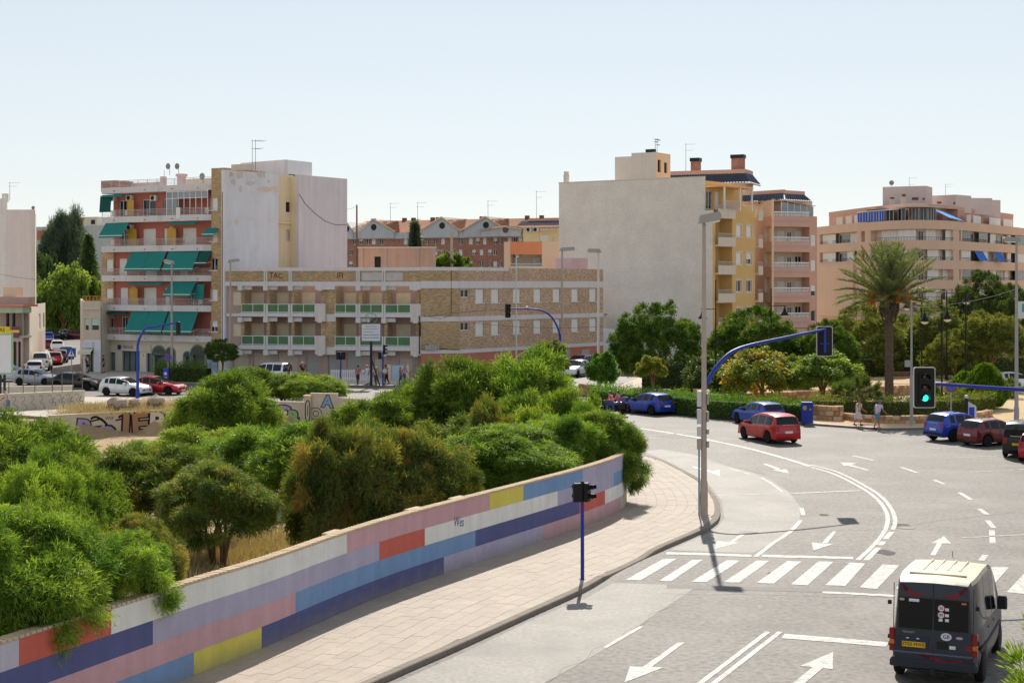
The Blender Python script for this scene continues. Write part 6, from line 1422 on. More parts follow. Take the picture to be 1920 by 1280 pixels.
def shrub(name, label, cat, u, vt, w, Y, tone, kind=ACA, zb_=None, seed=0, group=None, vb=None, low=0.12):
 """a shrub or tree seen at column u with its top at row vt and w pixels wide, standing Y metres away"""
 x, _, zt_ = A(u, vt, Y); r = w*Y/FPX/2
 zg = zb_ if zb_ is not None else ground_h(x, Y)
 me = kind[seed % len(kind)]; H_ = zt_-zg; z0, z1, rx = zrange(me); r /= rx
 zbot = A(u, vb, Y)[2]-zg if vb else H_*low
 zbot = max(zbot, 0.05); sz = (H_-zbot)/(z1-z0); cz = H_-z1*sz
 t = thing(name, label, cat, (x, Y, zg), rnd.uniform(0, 6.28), group)
 c = link('crown', me, t, (0, 0, cz)); c.scale = (r, r, sz); set_mat(c, TONES[tone])
 tr = kind in (PIN, BRD)
 q = link('trunk' if tr else 'branches', TRK if tr else BR[seed % 3], t, (0, 0, cz))
 q.scale = (max(r*0.8, 0.3), max(r*0.8, 0.3), max(cz/(1.6 if tr else 1.0), 0.2))
 return t
GS = 'acacia shrubs filling the vacant lot'
SHRUBS = [
 (70,868,250,44,'bright',1,'bright green acacia rising highest at the wall end of the lot'),
 (20,960,330,30.9,'bright',1,'bright green acacia hanging over the grey and red wall blocks'),
 (200,1000,270,33.4,'bright',1,'feathery acacia trailing its twigs down over the red wall block'),
 (268,968,150,37.5,'rusty',1,'low acacia with rusty dry twigs behind the white wall block'),
 (120,940,240,41,'mid',1,'dense green acacia tucked behind the rusty low one'),
 (50,785,270,64,'mid',0,'broad green acacia below the scribbled boundary wall'),
 (230,838,260,58,'olive',0,'dark olive acacia in the middle of the lot'),
 (330,836,230,57,'olive',0,'dark olive acacia beside a lighter round one in the lot'),
 (150,850,200,53,'mid',0,'mid green acacia between the dark olive one and the bright tall one'),
 (412,868,215,51,'olive',1,'round separate acacia with bare stems above dry soil'),
 (655,800,255,52.5,'rusty',1,'big dark acacia with brownish leaves behind the white wall end'),
 (755,815,220,53,'rusty',1,'dark brownish acacia leaning behind the pink wall blocks'),
 (470,800,240,70,'bright',0,'light green acacia in front of the purple and brown graffiti'),
 (560,795,260,68,'bright',0,'sunlit acacia between the dark brownish one and the low graffiti wall'),
 (390,800,220,76,'yellow',0,'yellow green acacia crown beside the graffiti lettering'),
 (300,826,170,80,'bright',0,'green acacia partly hiding the graffiti lettering'),
 (420,702,212,91,'mid',0,'large round acacia in front of the far pavement and red car'),
 (700,742,180,84,'mid',0,'acacia beside the low graffiti pillar'),
 (770,712,200,86,'mid',0,'spreading acacia below the white hotel billboard'),
 (880,676,220,86,'mid',0,'tall acacia in front of the rust painted wall'),
 (965,664,210,87,'bright',0,'tallest sunlit acacia before the brick building'),
 (1020,700,130,86,'mid',0,'acacia reaching towards the parked white cars'),
 (690,790,210,66,'olive',0,'shadowed acacia in the hollow of the lot'),
 (830,790,230,70,'olive',0,'dusky acacia at the dark hollow behind the wall'),
 (925,752,120,69,'rusty',0,'small brownish acacia standing before the tall sunlit one'),
 (1050,735,180,72,'yellow',0,'yellow green acacia near the corner of the painted wall'),
 (860,838,180,56.5,'mid',1,'green acacia behind the yellow wall block'),
 (960,800,230,57.5,'bright',1,'fresh green acacia above the light blue wall block'),
 (1040,782,230,60,'bright',1,'dense green acacia leaning over the wall corner'),
 (1120,775,160,61.6,'mid',1,'outermost acacia spilling over the end of the painted wall'),
 (990,740,160,79,'mid',0,'acacia joining the tall sunlit one and the corner one'),
 (1100,760,130,70,'bright',0,'acacia just behind the outermost one at the wall corner'),
]
VB = {1: 1205, 2: 1135, 3: 1105, 10: 1012, 29: 905, 28: 900, 27: 905, 9: 1000, 6: 960, 7: 960}
for i, (u, vt, w, Y, tone, near, words) in enumerate(SHRUBS):
 shrub('acacia_shrub', words, 'shrub', u, vt, w, Y, tone, ACN if near else ACA, None, i, GS, VB.get(i))
shrub('acacia_shrub', 'acacia behind the boundary wall near the round dark street tree', 'shrub', 482, 690, 130, 113, 'mid', ACA, 0.1, 1, GS)
shrub('acacia_shrub', 'yellowish acacia behind the boundary wall below the grilled windows', 'shrub', 585, 702, 130, 113, 'yellow', ACA, 0.1, 2, GS)
shrub('acacia_shrub', 'narrow acacia behind the boundary wall between two larger ones', 'shrub', 530, 706, 90, 114, 'mid', ACA, 0.1, 0, GS)
# ------------------------------------------------------------------ trees of the park and street
PK = 0.15
def tree(name, label, u, vt, w, Y, tone, kind, seed=0, vb=None, zb_=PK, group=None):
 return shrub(name, label, 'tree', u, vt, w, Y, tone, kind, zb_, seed, group, vb, 0.25)
GP = 'pines in the park'
for lab, u, vt, w, Y, tone, sd_, vb in [
  ('large dark round pine against the whitewashed brick flank', 1232, 570, 168, 126, 'pine', 0, 722),
  ('broad green pine in front of the ochre building', 1424, 578, 186, 128, 'pine', 0, 705),
  ('olive topped pine just behind the broad green one', 1380, 588, 120, 134, 'spine', 0, 700),
  ('pine between the traffic signal arm and the palm', 1556, 602, 126, 124, 'pine', 0, 700),
  ('loose olive pine behind the palm trunk', 1622, 570, 160, 134, 'spine', 0, 700),
  ('olive pine behind the hanging park lanterns', 1752, 568, 140, 136, 'spine', 0, 700),
  ('low olive pine behind the facing signal head', 1790, 620, 116, 128, 'spine', 0, 706),
  ('flat topped brownish pine with a leaning pale trunk', 1866, 590, 130, 128, 'spine', 1, 668),
  ('dark tall pine rising in front of the curved building', 1840, 512, 140, 170, 'dpine', 0, 640),
  ('dark pine beside the tall one, touching the lamp post by the edge', 1900, 536, 110, 165, 'dpine', 0, 650),
  ('pale olive pine beyond the flat topped one', 1835, 585, 90, 140, 'spine', 0, 680),
  ('dim pine filling the gap behind the palm crown', 1690, 590, 130, 142, 'spine', 0, 700)]:
 tree('pine_tree', lab, u, vt, w, Y, tone, PIN, sd_, vb, PK if Y < 122 else 0.9, GP)
tree('street_tree', 'round tree with orange tinted leaves behind the clipped hedge', 1420, 656, 112, 108, 'autumn', BRD, 0, 738)
tree('street_tree', 'loose light green tree beside the fan palms', 1545, 662, 130, 108, 'broad', BRD, 1, 728)
tree('street_tree', 'thin half dead tree in front of the dark pine', 1222, 668, 54, 108, 'autumn', BRD, 1, 705)
tree('street_tree', 'round dark green tree in front of the brick building entrance', 414, 636, 62, 139, 'pine', PIN, 0, 676)
tree('street_tree', 'brownish round tree beside the blue signal mast', 1022, 640, 70, 118, 'olive', BRD, 0, 696, 0.0)
tree('bushy_tree', 'low bright green tree between white lamp post and parked cars', 1128, 660, 60, 120, 'hedge', BRD, 1, 716, 0.0)
tree('bushy_tree', 'green bush below the palm with light leaves', 1490, 680, 56, 116, 'broad', BRD, 0, 728)
tree('bushy_tree', 'dull bush behind the orange tinted tree', 1478, 668, 64, 118, 'olive', BRD, 1, 728)
tree('bushy_tree', 'dark bush in the gap between the two big pines', 1325, 672, 80, 118, 'dpine', BRD, 0, 738)
tree('bushy_tree', 'dark bush under the round tree beside the hedge', 1360, 690, 70, 112, 'dpine', BRD, 1, 745)
# conical clipped cypress
def cone_bush(label, u, vt, w, Y, tone, zb_=PK):
 x, _, zt_ = A(u, vt, Y); r = w*Y/FPX/2; H_ = zt_-zb_; rs = np.random.RandomState(int(u)); n = 26000
 h = rs.uniform(0, 1, n)**1.25; a = rs.uniform(0, 2*math.pi, n); prof = np.minimum(1, (1-h)**0.55*1.02)*(0.55+0.5*np.minimum(1, h*3)); lump = 1+0.1*np.sin(5*a+h*9)+0.07*np.sin(11*a-h*14)
 rr = r*prof*lump*rs.uniform(0.72, 1.03, n); P = np.stack([rr*np.cos(a), rr*np.sin(a), 0.1+h*H_*0.98], 1)
 D = unit(np.stack([np.cos(a)*0.6, np.sin(a)*0.6, np.full(n, 1.0)], 1)+rs.standard_normal((n,3))*0.35)
 me = leaf_mesh('cypress_mesh', P, D, 0.22, 0.09, rs.normal(0.5, 0.2, n), rs, 0.05); me.materials.append(TONES[tone])
 t = thing('cypress_bush', label, 'bush', (x, Y, zb_)); link('crown', me, t); b = MB(); b.tube([(0,0,0),(0,0,H_*0.6)], [0.14,0.06], 7); b.build('trunk', M_bark, t); return t
cone_bush('dense rounded cypress bush beyond the facing traffic signal', 1848, 686, 96, 107, 'cypress')
cone_bush('small bright conifer beside the oleander flowers', 1745, 722, 44, 103, 'hedge2')
cone_bush('clipped bush behind the park lamp posts', 1808, 702, 60, 116, 'hedge')
# clipped hedges: a leafy skin over a box that follows a path
def hedge(label, path, width, height, tone, zb_=PK, per=220, leaf=(0.12,0.05), cat='hedge'):
 P0 = resample(path, 0.3); n0 = normals2(P0); rs = np.random.RandomState(int(abs(P0[0][0]*100))); Ls = len(P0)*0.3; n = int(per*Ls*(width+2*height))
 s = rs.uniform(0, len(P0)-1, n); i = np.floor(s).astype(int).clip(0, len(P0)-2); f = (s-i)[:,None]; c = P0[i]*(1-f)+P0[i+1]*f; nn = n0[i]
 t = rs.uniform(0, width+2*height, n); bump_ = 1+0.09*np.sin(s*0.7)+0.07*np.sin(s*1.9+1)+0.05*np.sin(s*4.3)+0.08*rs.standard_normal(n)
 off = np.where(t < height, -width/2, np.where(t > height+width, width/2, t-height-width/2)); hz = np.where(t < height, t, np.where(t > height+width, 2*height+width-t, height))
 dep = rs.uniform(0.7, 1.06, n); X = c + nn*(off*bump_*np.where(np.abs(off) > width/2-1e-6, dep, 1))[:,None]; Z = zb_ + hz*bump_*np.where(hz >= height-1e-6, dep, 1)
 pts = np.concatenate([X, Z[:,None]], 1); dr = np.concatenate([nn*(off/width*1.6)[:,None], np.where(hz >= height-1e-6, 1.0, 0.35)[:,None]], 1); D = unit(dr+rs.standard_normal((n,3))*0.6)
 o3 = np.array([P0[0][0], P0[0][1], zb_]); me = leaf_mesh('hedge_mesh', pts-o3, D, leaf[0], leaf[1], rs.normal(0.5, 0.2, n)+0.12*np.sin(s*0.5), rs, 0.05); me.materials.append(TONES[tone])
 h = thing('hedge', label, cat, tuple(o3)); link('leaves', me, h)
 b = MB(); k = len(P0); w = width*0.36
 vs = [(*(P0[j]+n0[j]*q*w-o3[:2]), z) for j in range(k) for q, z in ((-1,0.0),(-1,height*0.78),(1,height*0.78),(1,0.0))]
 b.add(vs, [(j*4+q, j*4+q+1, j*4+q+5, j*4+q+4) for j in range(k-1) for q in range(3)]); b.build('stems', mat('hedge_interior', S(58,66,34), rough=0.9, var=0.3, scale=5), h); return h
hedge('long thick green hedge along the kerb behind the blue cars', [G(1120,757,0.1), G(1165,763,0.1), G(1240,770,0.1), G(1300,775.5,0.1), G(1350,780.5,0.1), G(1400,784,0.1), G(1450,786.5,0.1), G(1512,790,0.1)], 1.6, 1.3, 'hedge', 0.1)
hedge('low curved box hedge on the stone planter wall', [G(1520,778,PK), G(1590,781,PK), G(1660,782,PK), G(1740,780,PK), G(1800,776,PK), G(1855,770,PK)], 1.2, 1.05, 'hedge2', 0.3)
hedge('dark clipped hedge before the arched shop windows', [(-31.3,136.5), (-29.0,135.8), (-26.5,135.2)], 1.4, 1.6, 'pine', 0.05, 150, (0.16,0.07))
hedge('flowering shrub with a few orange blooms behind the sign post', [G(1775,771,PK), G(1805,771,PK)], 1.5, 1.6, 'hedge2', PK, 160)
hedge('dark tall shrub belt at the back of the park below the pines', [XY(1205,122), XY(1300,122), XY(1400,124), XY(1520,128), XY(1640,132), XY(1760,134), XY(1925,136)], 2.4, 2.3, 'dpine', 0.5, 60, (0.22,0.1))
# the date palm
def date_palm(label, u, vb, vcrown, Y, zb_=PK):
 x = (u-UC)*Y/FPX; zc = CAM_H-(vcrown-VH)*Y/FPX; t = thing('palm_tree', label, 'palm', (x, Y, zb_)); rs = np.random.RandomState(5); H_ = zc-zb_
 b = MB(); prof = []; n = 44
 for k in range(n+1):
  f = k/n; r = (0.34-0.08*f) if f < 0.84 else 0.27+0.3*math.sin((f-0.84)/0.16*math.pi*0.75); prof.append((r*(1.0 if k % 2 else 0.9), H_*f))
 b.lathe(prof, 14); b.build('trunk', mat('palm_bark', S(98,84,72), rough=0.95, var=0.3, scale=4, bump=0.8, bscale=14), t)
 st = MB()
 for k in range(90):
  f = 0.8+0.19*rs.uniform(); a = rs.uniform(0, 6.28); r = 0.3+0.25*math.sin((f-0.8)/0.2*math.pi*0.7); p = (r*math.cos(a), r*math.sin(a), H_*f)
  st.tube([p, (p[0]*1.25, p[1]*1.25, p[2]+0.22)], [0.07,0.03], 5)
 st.build('leaf_bases', mat('palm_bark', S(98,84,72)), t, kind='stuff')
 nf = 74
 for k in range(nf):
  el = R(88 - 92*(k/nf)**1.15 + rs.uniform(-5,5)); az = k*2.399+rs.uniform(-.2,.2); Lf = rs.uniform(3.0, 3.3)+0.75*max(0, math.sin(el))*(0.92 if el > 1.2 else 1.0); curve = R(rs.uniform(16, 40))*(1.2-el*0.5)
  pts = []; p = np.array([0.12*math.cos(az), 0.12*math.sin(az), H_+0.1]); e = el
  for j in range(13):
   pts.append(p.copy()); p = p + np.array([math.cos(e)*math.cos(az), math.cos(e)*math.sin(az), math.sin(e)])*Lf/12; e -= curve/12*(0.5+j/8)
  pts = np.array(pts); m = 64; f = np.linspace(0.14, 1, m); i = (f*11.99).astype(int); w_ = (f*11.99-i)[:,None]; base = pts[i]*(1-w_)+pts[np.minimum(i+1,12)]*w_
  tan = unit(pts[np.minimum(i+1,12)]-pts[i]); side = unit(np.cross(tan, np.array([0,0,1.0])+0.001)); upv = np.cross(side, tan)
  B_, D_ = [], []
  for sg_ in (-1, 1): B_.append(base); D_.append(unit(tan*0.75+side*sg_*0.8+upv*0.38+rs.standard_normal((m,3))*0.08+np.array([0,0,-0.12])))
  Bp = np.concatenate(B_); Dp = np.concatenate(D_); ln = 0.52*np.tile(np.sin(np.pi*np.clip(f*0.9+0.08,0,1))**0.6, 2)
  me = leaf_mesh('frond_mesh', Bp, Dp*1.0, 0.56, 0.055, rs.normal(0.5-0.15*(el < 0.2), 0.15, 2*m), rs, 0.02, 0.15); me.materials.append(TONES['palm'])
  fr = link('frond', me, t); q = MB(); q.tube([tuple(a) for a in pts], [0.035*(1-0.8*j/12) for j in range(13)], 5); q.build('stalk', mat('palm_stalk', S(150,132,72), rough=0.7), fr)
 da = MB()
 for k in range(8):
  az = k*0.785+0.3; r0 = 0.3; p0 = np.array([r0*math.cos(az), r0*math.sin(az), H_+0.3]); tip = p0+np.array([0.8*math.cos(az), 0.8*math.sin(az), rs.uniform(0.3,0.7)])
  da.tube([tuple(p0), tuple((p0+tip)/2+np.array([0,0,0.2])), tuple(tip)], 0.025, 5)
  for j in range(46):
   q0 = tip+rs.standard_normal(3)*0.03; q1 = q0+np.array([0.22*math.cos(az),0.22*math.sin(az),0])+rs.standard_normal(3)*np.array([0.16,0.16,0.1])+np.array([0,0,-rs.uniform(0.3,0.9)])
   da.tube([tuple(q0), tuple((q0+q1)/2+np.array([0,0,0.1])), tuple(q1)], [0.016,0.028,0.02], 4)
 da.build('date_clusters', mat('orange_dates', S(214,126,44), rough=0.6, var=0.2, scale=5), t, kind='stuff'); return t
date_palm('tall date palm with orange date clusters in the middle of the park', 1667, 768, 567, 104)
def fan_palm(label, u, vt, w, Y, trunk_h=0.9, nfr=46, zb_=PK, group='fan palms in the park bed'):
 x = (u-UC)*Y/FPX; zt_ = CAM_H-(vt-VH)*Y/FPX; rw = w*Y/FPX/2; t = thing('fan_palm', label, 'palm', (x, Y, zb_), 0, group); rs = np.random.RandomState(int(u)+3)
 b = MB(); b.lathe([(0.2,0),(0.24,trunk_h*0.5),(0.26,trunk_h),(0.15,trunk_h+0.1)], 10); b.build('trunk', mat('palm_bark', S(98,84,72)), t); Hc = trunk_h; Rr = min(rw, zt_-zb_-Hc)
 for k in range(nfr):
  el = R(rs.uniform(-25, 85)); az = rs.uniform(0, 6.28); L_ = Rr*rs.uniform(0.55, 0.75); dirv = np.array([math.cos(el)*math.cos(az), math.cos(el)*math.sin(az), math.sin(el)]); tip = np.array([0,0,Hc])+dirv*L_
  side = np.cross(dirv, [0,0,1.0]); side /= np.linalg.norm(side)+1e-6; upv = np.cross(side, dirv); m = 26; ang = np.linspace(-1.5, 1.5, m)
  D_ = unit(dirv[None,:]*np.cos(ang)[:,None]+side[None,:]*np.sin(ang)[:,None]+upv[None,:]*0.12*np.cos(ang*2)[:,None]+rs.standard_normal((m,3))*0.05+np.array([0,0,-0.15]))
  me = leaf_mesh('fan_mesh', np.repeat(tip[None,:], m, 0), D_, Rr*0.42, 0.05, rs.normal(0.5,0.15,m), rs, 0.02, 0.12); me.materials.append(TONES['fan'])
  f = link('frond', me, t); q = MB(); q.tube([(0,0,Hc), tuple(tip)], [0.02,0.012], 4); q.build('stalk', mat('palm_stalk', S(150,132,72)), f)
 return t
fan_palm('clump of fan palms beside the stone bed, darker one', 1615, 690, 96, 101, 1.0, 54)
fan_palm('fan palm with a lighter lower crown next to the thin tree', 1580, 706, 76, 102, 0.8, 44)
fan_palm('young fan palm by the sign with the blue panel', 1714, 742, 40, 103, 0.3, 24)
fan_palm('spiky fan palm beyond the conical cypress', 1898, 692, 50, 116, 0.6, 30)
# dry grass and weeds in the lot and on the mound
def grass(label, pts, n, h, tone, zf, spread=(0.9,0.9)):
 rs = np.random.RandomState(len(label)); c = np.array(pts)[rs.randint(0, len(pts), n)]; P = c+rs.standard_normal((n,2))*np.array(spread); Z = np.array([zf(x, y) for x, y in P])
 D = unit(np.stack([rs.normal(0,.4,n), rs.normal(0,.4,n), np.ones(n)],1)); me = leaf_mesh('grass_mesh', np.concatenate([P, Z[:,None]],1), D, h, 0.035, rs.normal(0.5,0.25,n), rs, 0.05); me.materials.append(TONES[tone])
 return link('dry_grass', me, None, kind='stuff', label=label, category='grass')
grass('tufts of dry straw on bare soil behind the painted wall', [G(470,1030,-0.7),G(440,1022,-0.7),G(510,1018,-0.7),G(395,1055,-0.7),G(350,1075,-0.7)], 5000, 0.45, 'straw', lot_h, (0.7,1.6))
grass('golden dry grass on the soil mound near the boundary walls', [(-28.5,103.5),(-27,104.5),(-25.5,105.5),(-24,106.5),(-22.8,107)], 5000, 0.5, 'straw', lambda x, y: 0.25, (0.9,0.9))
grass('dry grass along the top of the graffiti wall', [XY(150,101.6),XY(200,102.4),XY(250,103.3),XY(300,104.4)], 2200, 0.4, 'straw', lambda x, y: 0.1, (1.0,0.4))
# trees at the end of the side street
GF = 'trees at the end of the side street'
def conifer(label, u, vt, vb, w, Y, tone):
 x, _, zt_ = A(u, vt, Y); zb_ = 0.0; H_ = zt_-zb_; r = w*Y/FPX/2; rs = np.random.RandomState(int(u)); n = 16000; lay = rs.randint(0, 16, n)/16.0; h = np.clip(lay+rs.normal(0,.02,n), 0, 1); a = rs.uniform(0, 6.28, n)
 arm = 0.65+0.35*np.sin(a*5+lay*40); rr = r*(1-h)**0.8*arm*rs.uniform(0.1, 1, n)**0.6; P = np.stack([rr*np.cos(a), rr*np.sin(a), H_*(0.12+0.88*h)-0.18*rr], 1); D = unit(np.stack([np.cos(a), np.sin(a), np.full(n,-0.25)],1)+rs.standard_normal((n,3))*0.4)
 me = leaf_mesh('conifer_mesh', P, D, 0.6, 0.16, rs.normal(0.5,0.2,n), rs, 0.03); me.materials.append(TONES[tone]); t = thing('conifer_tree', label, 'tree', (x, Y, zb_), 0, GF); link('crown', me, t); b = MB(); b.tube([(0,0,0),(0,0,H_*0.95)], [0.35,0.05], 8); b.build('trunk', M_bark, t)
tree('street_tree', 'dark feathery tall tree beside the white plaster tower', 122, 396, 92, 290, 'fardark', ACA, 0, 560, 0.0, GF)
conifer('pointed dark fir next to the red apartment block', 166, 436, 640, 80, 272, 'far')
tree('street_tree', 'bright broad tree standing at the end of the side street', 116, 500, 84, 246, 'broad', BRD, 0, 624, 0.0, GF)
tree('street_tree', 'yellow green tree behind the beige corner house', 178, 524, 50, 250, 'broad', BRD, 1, 610, 0.0, GF)
tree('street_tree', 'shaded tree beside the old corner house', 84, 474, 70, 280, 'far', BRD, 1, 610, 0.0, GF)
tree('street_tree', 'dark leafy tree filling the gap below the fir', 150, 540, 80, 268, 'far', BRD, 0, 624, 0.0, GF)
tree('street_tree', 'dark tree before the distant flat block', 78, 520, 70, 262, 'far', BRD, 1, 618, 0.0, GF)
tree('street_tree', 'rounded pale tree before the dark feathery one', 106, 540, 66, 252, 'bright', ACA, 1, 618, 0.0, GF)
tree('street_tree', 'low shaded tree row end beside the beige house', 170, 556, 60, 254, 'mid', ACA, 2, 622, 0.0, GF)
tree('street_tree', 'dark crown between the tower and the pale rounded tree', 80, 492, 60, 284, 'fardark', ACA, 2, 600, 0.0, GF)
tree('street_tree', 'broad dark crown under the distant red block', 142, 470, 74, 286, 'fardark', ACA, 1, 600, 0.0, GF)
# greenery on and behind the brick building
conifer('small layered conifer in front of the gabled apartments', 778, 412, 500, 56, 200, 'fardark')
tree('bushy_tree', 'leafy bush top showing above the brick building roof', 838, 474, 60, 178, 'mid', BRD, 0, 520, 5.0)
tree('bushy_tree', 'leafy bush top beside the chimney post above the brick roof', 868, 480, 40, 179, 'mid', BRD, 1, 520, 5.0)
# oleander close to the camera, lower corner
t = thing('oleander_bush', 'bright oleander with long pointed leaves cut by the picture corner beside the van', 'bush', (6.2, 15.5, 0.0))
rs = np.random.RandomState(77); n = 45000; q = unit(rs.standard_normal((n,3))); k = rs.randint(0, 260, n); cc = unit(rs.standard_normal((260,3)))*rs.uniform(0.6,1,(260,1))
P = cc[k]*np.array([1.0,1.0,1.0])+q*rs.uniform(0,0.12,(n,1)); D = unit(cc[k]*0.7+q*0.8+np.array([0,0,0.55])); me = leaf_mesh('oleander_mesh', P*1.36, D, 0.10, 0.018, rs.normal(0.55,0.22,n), rs, 0.05); me.materials.append(TONES['oleander']); link('crown', me, t, (0, 0, 4.32))
b = MB()
for k in range(7): a = k*0.9; b.tube([(0.1*math.cos(a),0.1*math.sin(a),0),(0.25*math.cos(a),0.25*math.sin(a),2.2),(0.6*math.cos(a),0.6*math.sin(a),4.6)], [0.05,0.04,0.015], 6)
b.build('stems', M_bark, t)
# ------------------------------------------------------------------ vehicles
def carpaint(name, c): return mat('car_paint_'+name, c, rough=0.28, var=0.03, scale=1.5, spec=0.5, metal=0.15, coat=0.6)
M_cglass = mat('car_glass', S(14,17,20), rough=0.05, var=0.1, spec=0.45)
M_tyre = mat('tyre_rubber', S(26,26,27), rough=0.85, var=0.1)
M_rim = mat('alloy_rim', S(170,172,176), rough=0.35, metal=0.7, var=0.05)
M_hub = mat('grey_hubcap', S(110,112,114), rough=0.45, metal=0.4, var=0.05)
M_tail = mat('tail_lamp_red', S(150,22,22), rough=0.2, spec=0.6, var=0.1, scale=6)
M_tail2 = mat('tail_lamp_amber', S(226,120,40), rough=0.2, spec=0.6)
M_head = mat('headlamp_glass', S(206,212,218), rough=0.1, spec=0.7, metal=0.3, var=0.1, scale=6)
M_plast = mat('bumper_plastic', S(38,40,43), rough=0.6, var=0.08)
M_plw = mat('number_plate_white', S(236,236,232), rough=0.4); M_plb = mat('number_plate_blue', S(40,60,150), rough=0.4); M_ply = mat('number_plate_yellow', S(240,190,40), rough=0.4)
M_chrome = mat('chrome_trim', S(200,202,205), rough=0.2, metal=0.9, var=0.02)
HATCH = dict(L=3.95, W=1.70, H=1.46, zs=0.24, belt=(0.80,0.98), wb=(1.22,-1.26), r=0.31,
   top=[(1.97,0.26),(1.975,0.42),(1.95,0.58),(1.86,0.70),(1.6,0.80),(1.2,0.89),(0.86,0.96),(0.55,1.12),(0.2,1.30),(-0.1,1.41),(-0.5,1.46),(-1.0,1.45),(-1.4,1.41),(-1.62,1.35),(-1.75,1.20),(-1.86,1.02),(-1.92,0.90),(-1.96,0.74),(-1.99,0.58),(-1.985,0.4),(-1.95,0.27)],
   win=(0.62,-1.42), pill=(-0.38,-1.05), ws=(0.84,-0.05), rw=(-1.60,-1.86))
MPV = dict(HATCH, L=4.45, W=1.80, H=1.64, belt=(0.86,1.02), wb=(1.36,-1.38), r=0.33,
   top=[(2.22,0.26),(2.225,0.44),(2.2,0.62),(2.1,0.76),(1.85,0.86),(1.5,0.95),(1.2,1.02),(0.85,1.22),(0.45,1.45),(0.1,1.57),(-0.4,1.63),(-1.1,1.63),(-1.7,1.57),(-1.96,1.50),(-2.06,1.34),(-2.14,1.08),(-2.18,0.96),(-2.21,0.78),(-2.23,0.58),(-2.22,0.4),(-2.18,0.27)],
   win=(0.95,-1.82), pill=(-0.25,-1.1), ws=(1.18,0.12), rw=(-1.97,-2.14))
SUV = dict(HATCH, L=4.1, W=1.76, H=1.60, zs=0.32, r=0.34, belt=(0.90,1.05),
   top=[(z[0]*1.03, 0.32+(z[1]-0.26)*1.07) for z in HATCH['top']], win=(0.64,-1.48), pill=(-0.4,-1.08), ws=(0.86,-0.05), rw=(-1.66,-1.92))
SALOON = dict(HATCH, L=4.5, W=1.76, H=1.45, wb=(1.38,-1.3), r=0.32, belt=(0.80,0.94),
   top=[(2.22,0.26),(2.23,0.44),(2.2,0.58),(2.1,0.70),(1.8,0.80),(1.3,0.90),(0.98,0.96),(0.6,1.14),(0.2,1.32),(-0.1,1.41),(-0.5,1.45),(-0.9,1.43),(-1.2,1.34),(-1.5,1.16),(-1.72,1.03),(-1.95,1.0),(-2.18,0.98),(-2.24,0.82),(-2.26,0.6),(-2.25,0.42),(-2.2,0.27)],
   win=(0.74,-1.35), pill=(-0.3,-0.95), ws=(0.96,-0.05), rw=(-1.0,-1.68))
BOXVAN = dict(HATCH, L=4.3, W=1.75, H=1.82, zs=0.26, belt=(0.92,1.08), wb=(1.30,-1.35), r=0.32,
   top=[(2.13,0.28),(2.14,0.46),(2.11,0.66),(2.0,0.84),(1.7,0.98),(1.35,1.08),(1.05,1.2),(0.7,1.48),(0.4,1.7),(0.1,1.8),(-0.5,1.83),(-1.3,1.83),(-1.95,1.80),(-2.08,1.74),(-2.11,1.45),(-2.13,1.05),(-2.14,0.9),(-2.15,0.72),(-2.15,0.55),(-2.14,0.42),(-2.1,0.29)],
   win=(0.9,-1.9), pill=(-0.25,-1.05), ws=(1.1,0.12), rw=(-2.085,-2.128))
JEEP = dict(BOXVAN, L=4.5, W=1.8, H=1.9, zs=0.42, r=0.38, belt=(1.05,1.12),
   top=[(2.2,0.45),(2.22,0.6),(2.2,0.85),(2.15,1.02),(1.8,1.08),(1.2,1.12),(0.85,1.14),(0.65,1.35),(0.45,1.62),(0.25,1.82),(-0.4,1.88),(-1.3,1.89),(-2.0,1.88),(-2.12,1.82),(-2.16,1.5),(-2.19,1.16),(-2.2,0.95),(-2.21,0.8),(-2.21,0.65),(-2.2,0.52),(-2.17,0.44)], ws=(0.86,0.27), rw=(-2.12,-2.18))
TRANSIT = dict(HATCH, L=4.86, W=1.97, H=2.34, zs=0.36, belt=(1.05,1.20), wb=(1.48,-1.45), r=0.35,
   top=[(2.4,0.36),(2.42,0.55),(2.4,0.8),(2.32,1.0),(2.05,1.14),(1.75,1.24),(1.5,1.42),(1.2,1.78),(0.95,2.05),(0.7,2.22),(0.3,2.31),(-0.5,2.34),(-1.5,2.34),(-2.1,2.31),(-2.28,2.24),(-2.32,2.0),(-2.355,1.55),(-2.385,1.20),(-2.40,0.95),(-2.41,0.8),(-2.41,0.6),(-2.39,0.47),(-2.36,0.38)],
   win=(1.1,-2.0), pill=(0.1,-0.95), ws=(1.5,0.76), rw=(-2.31,-2.375))
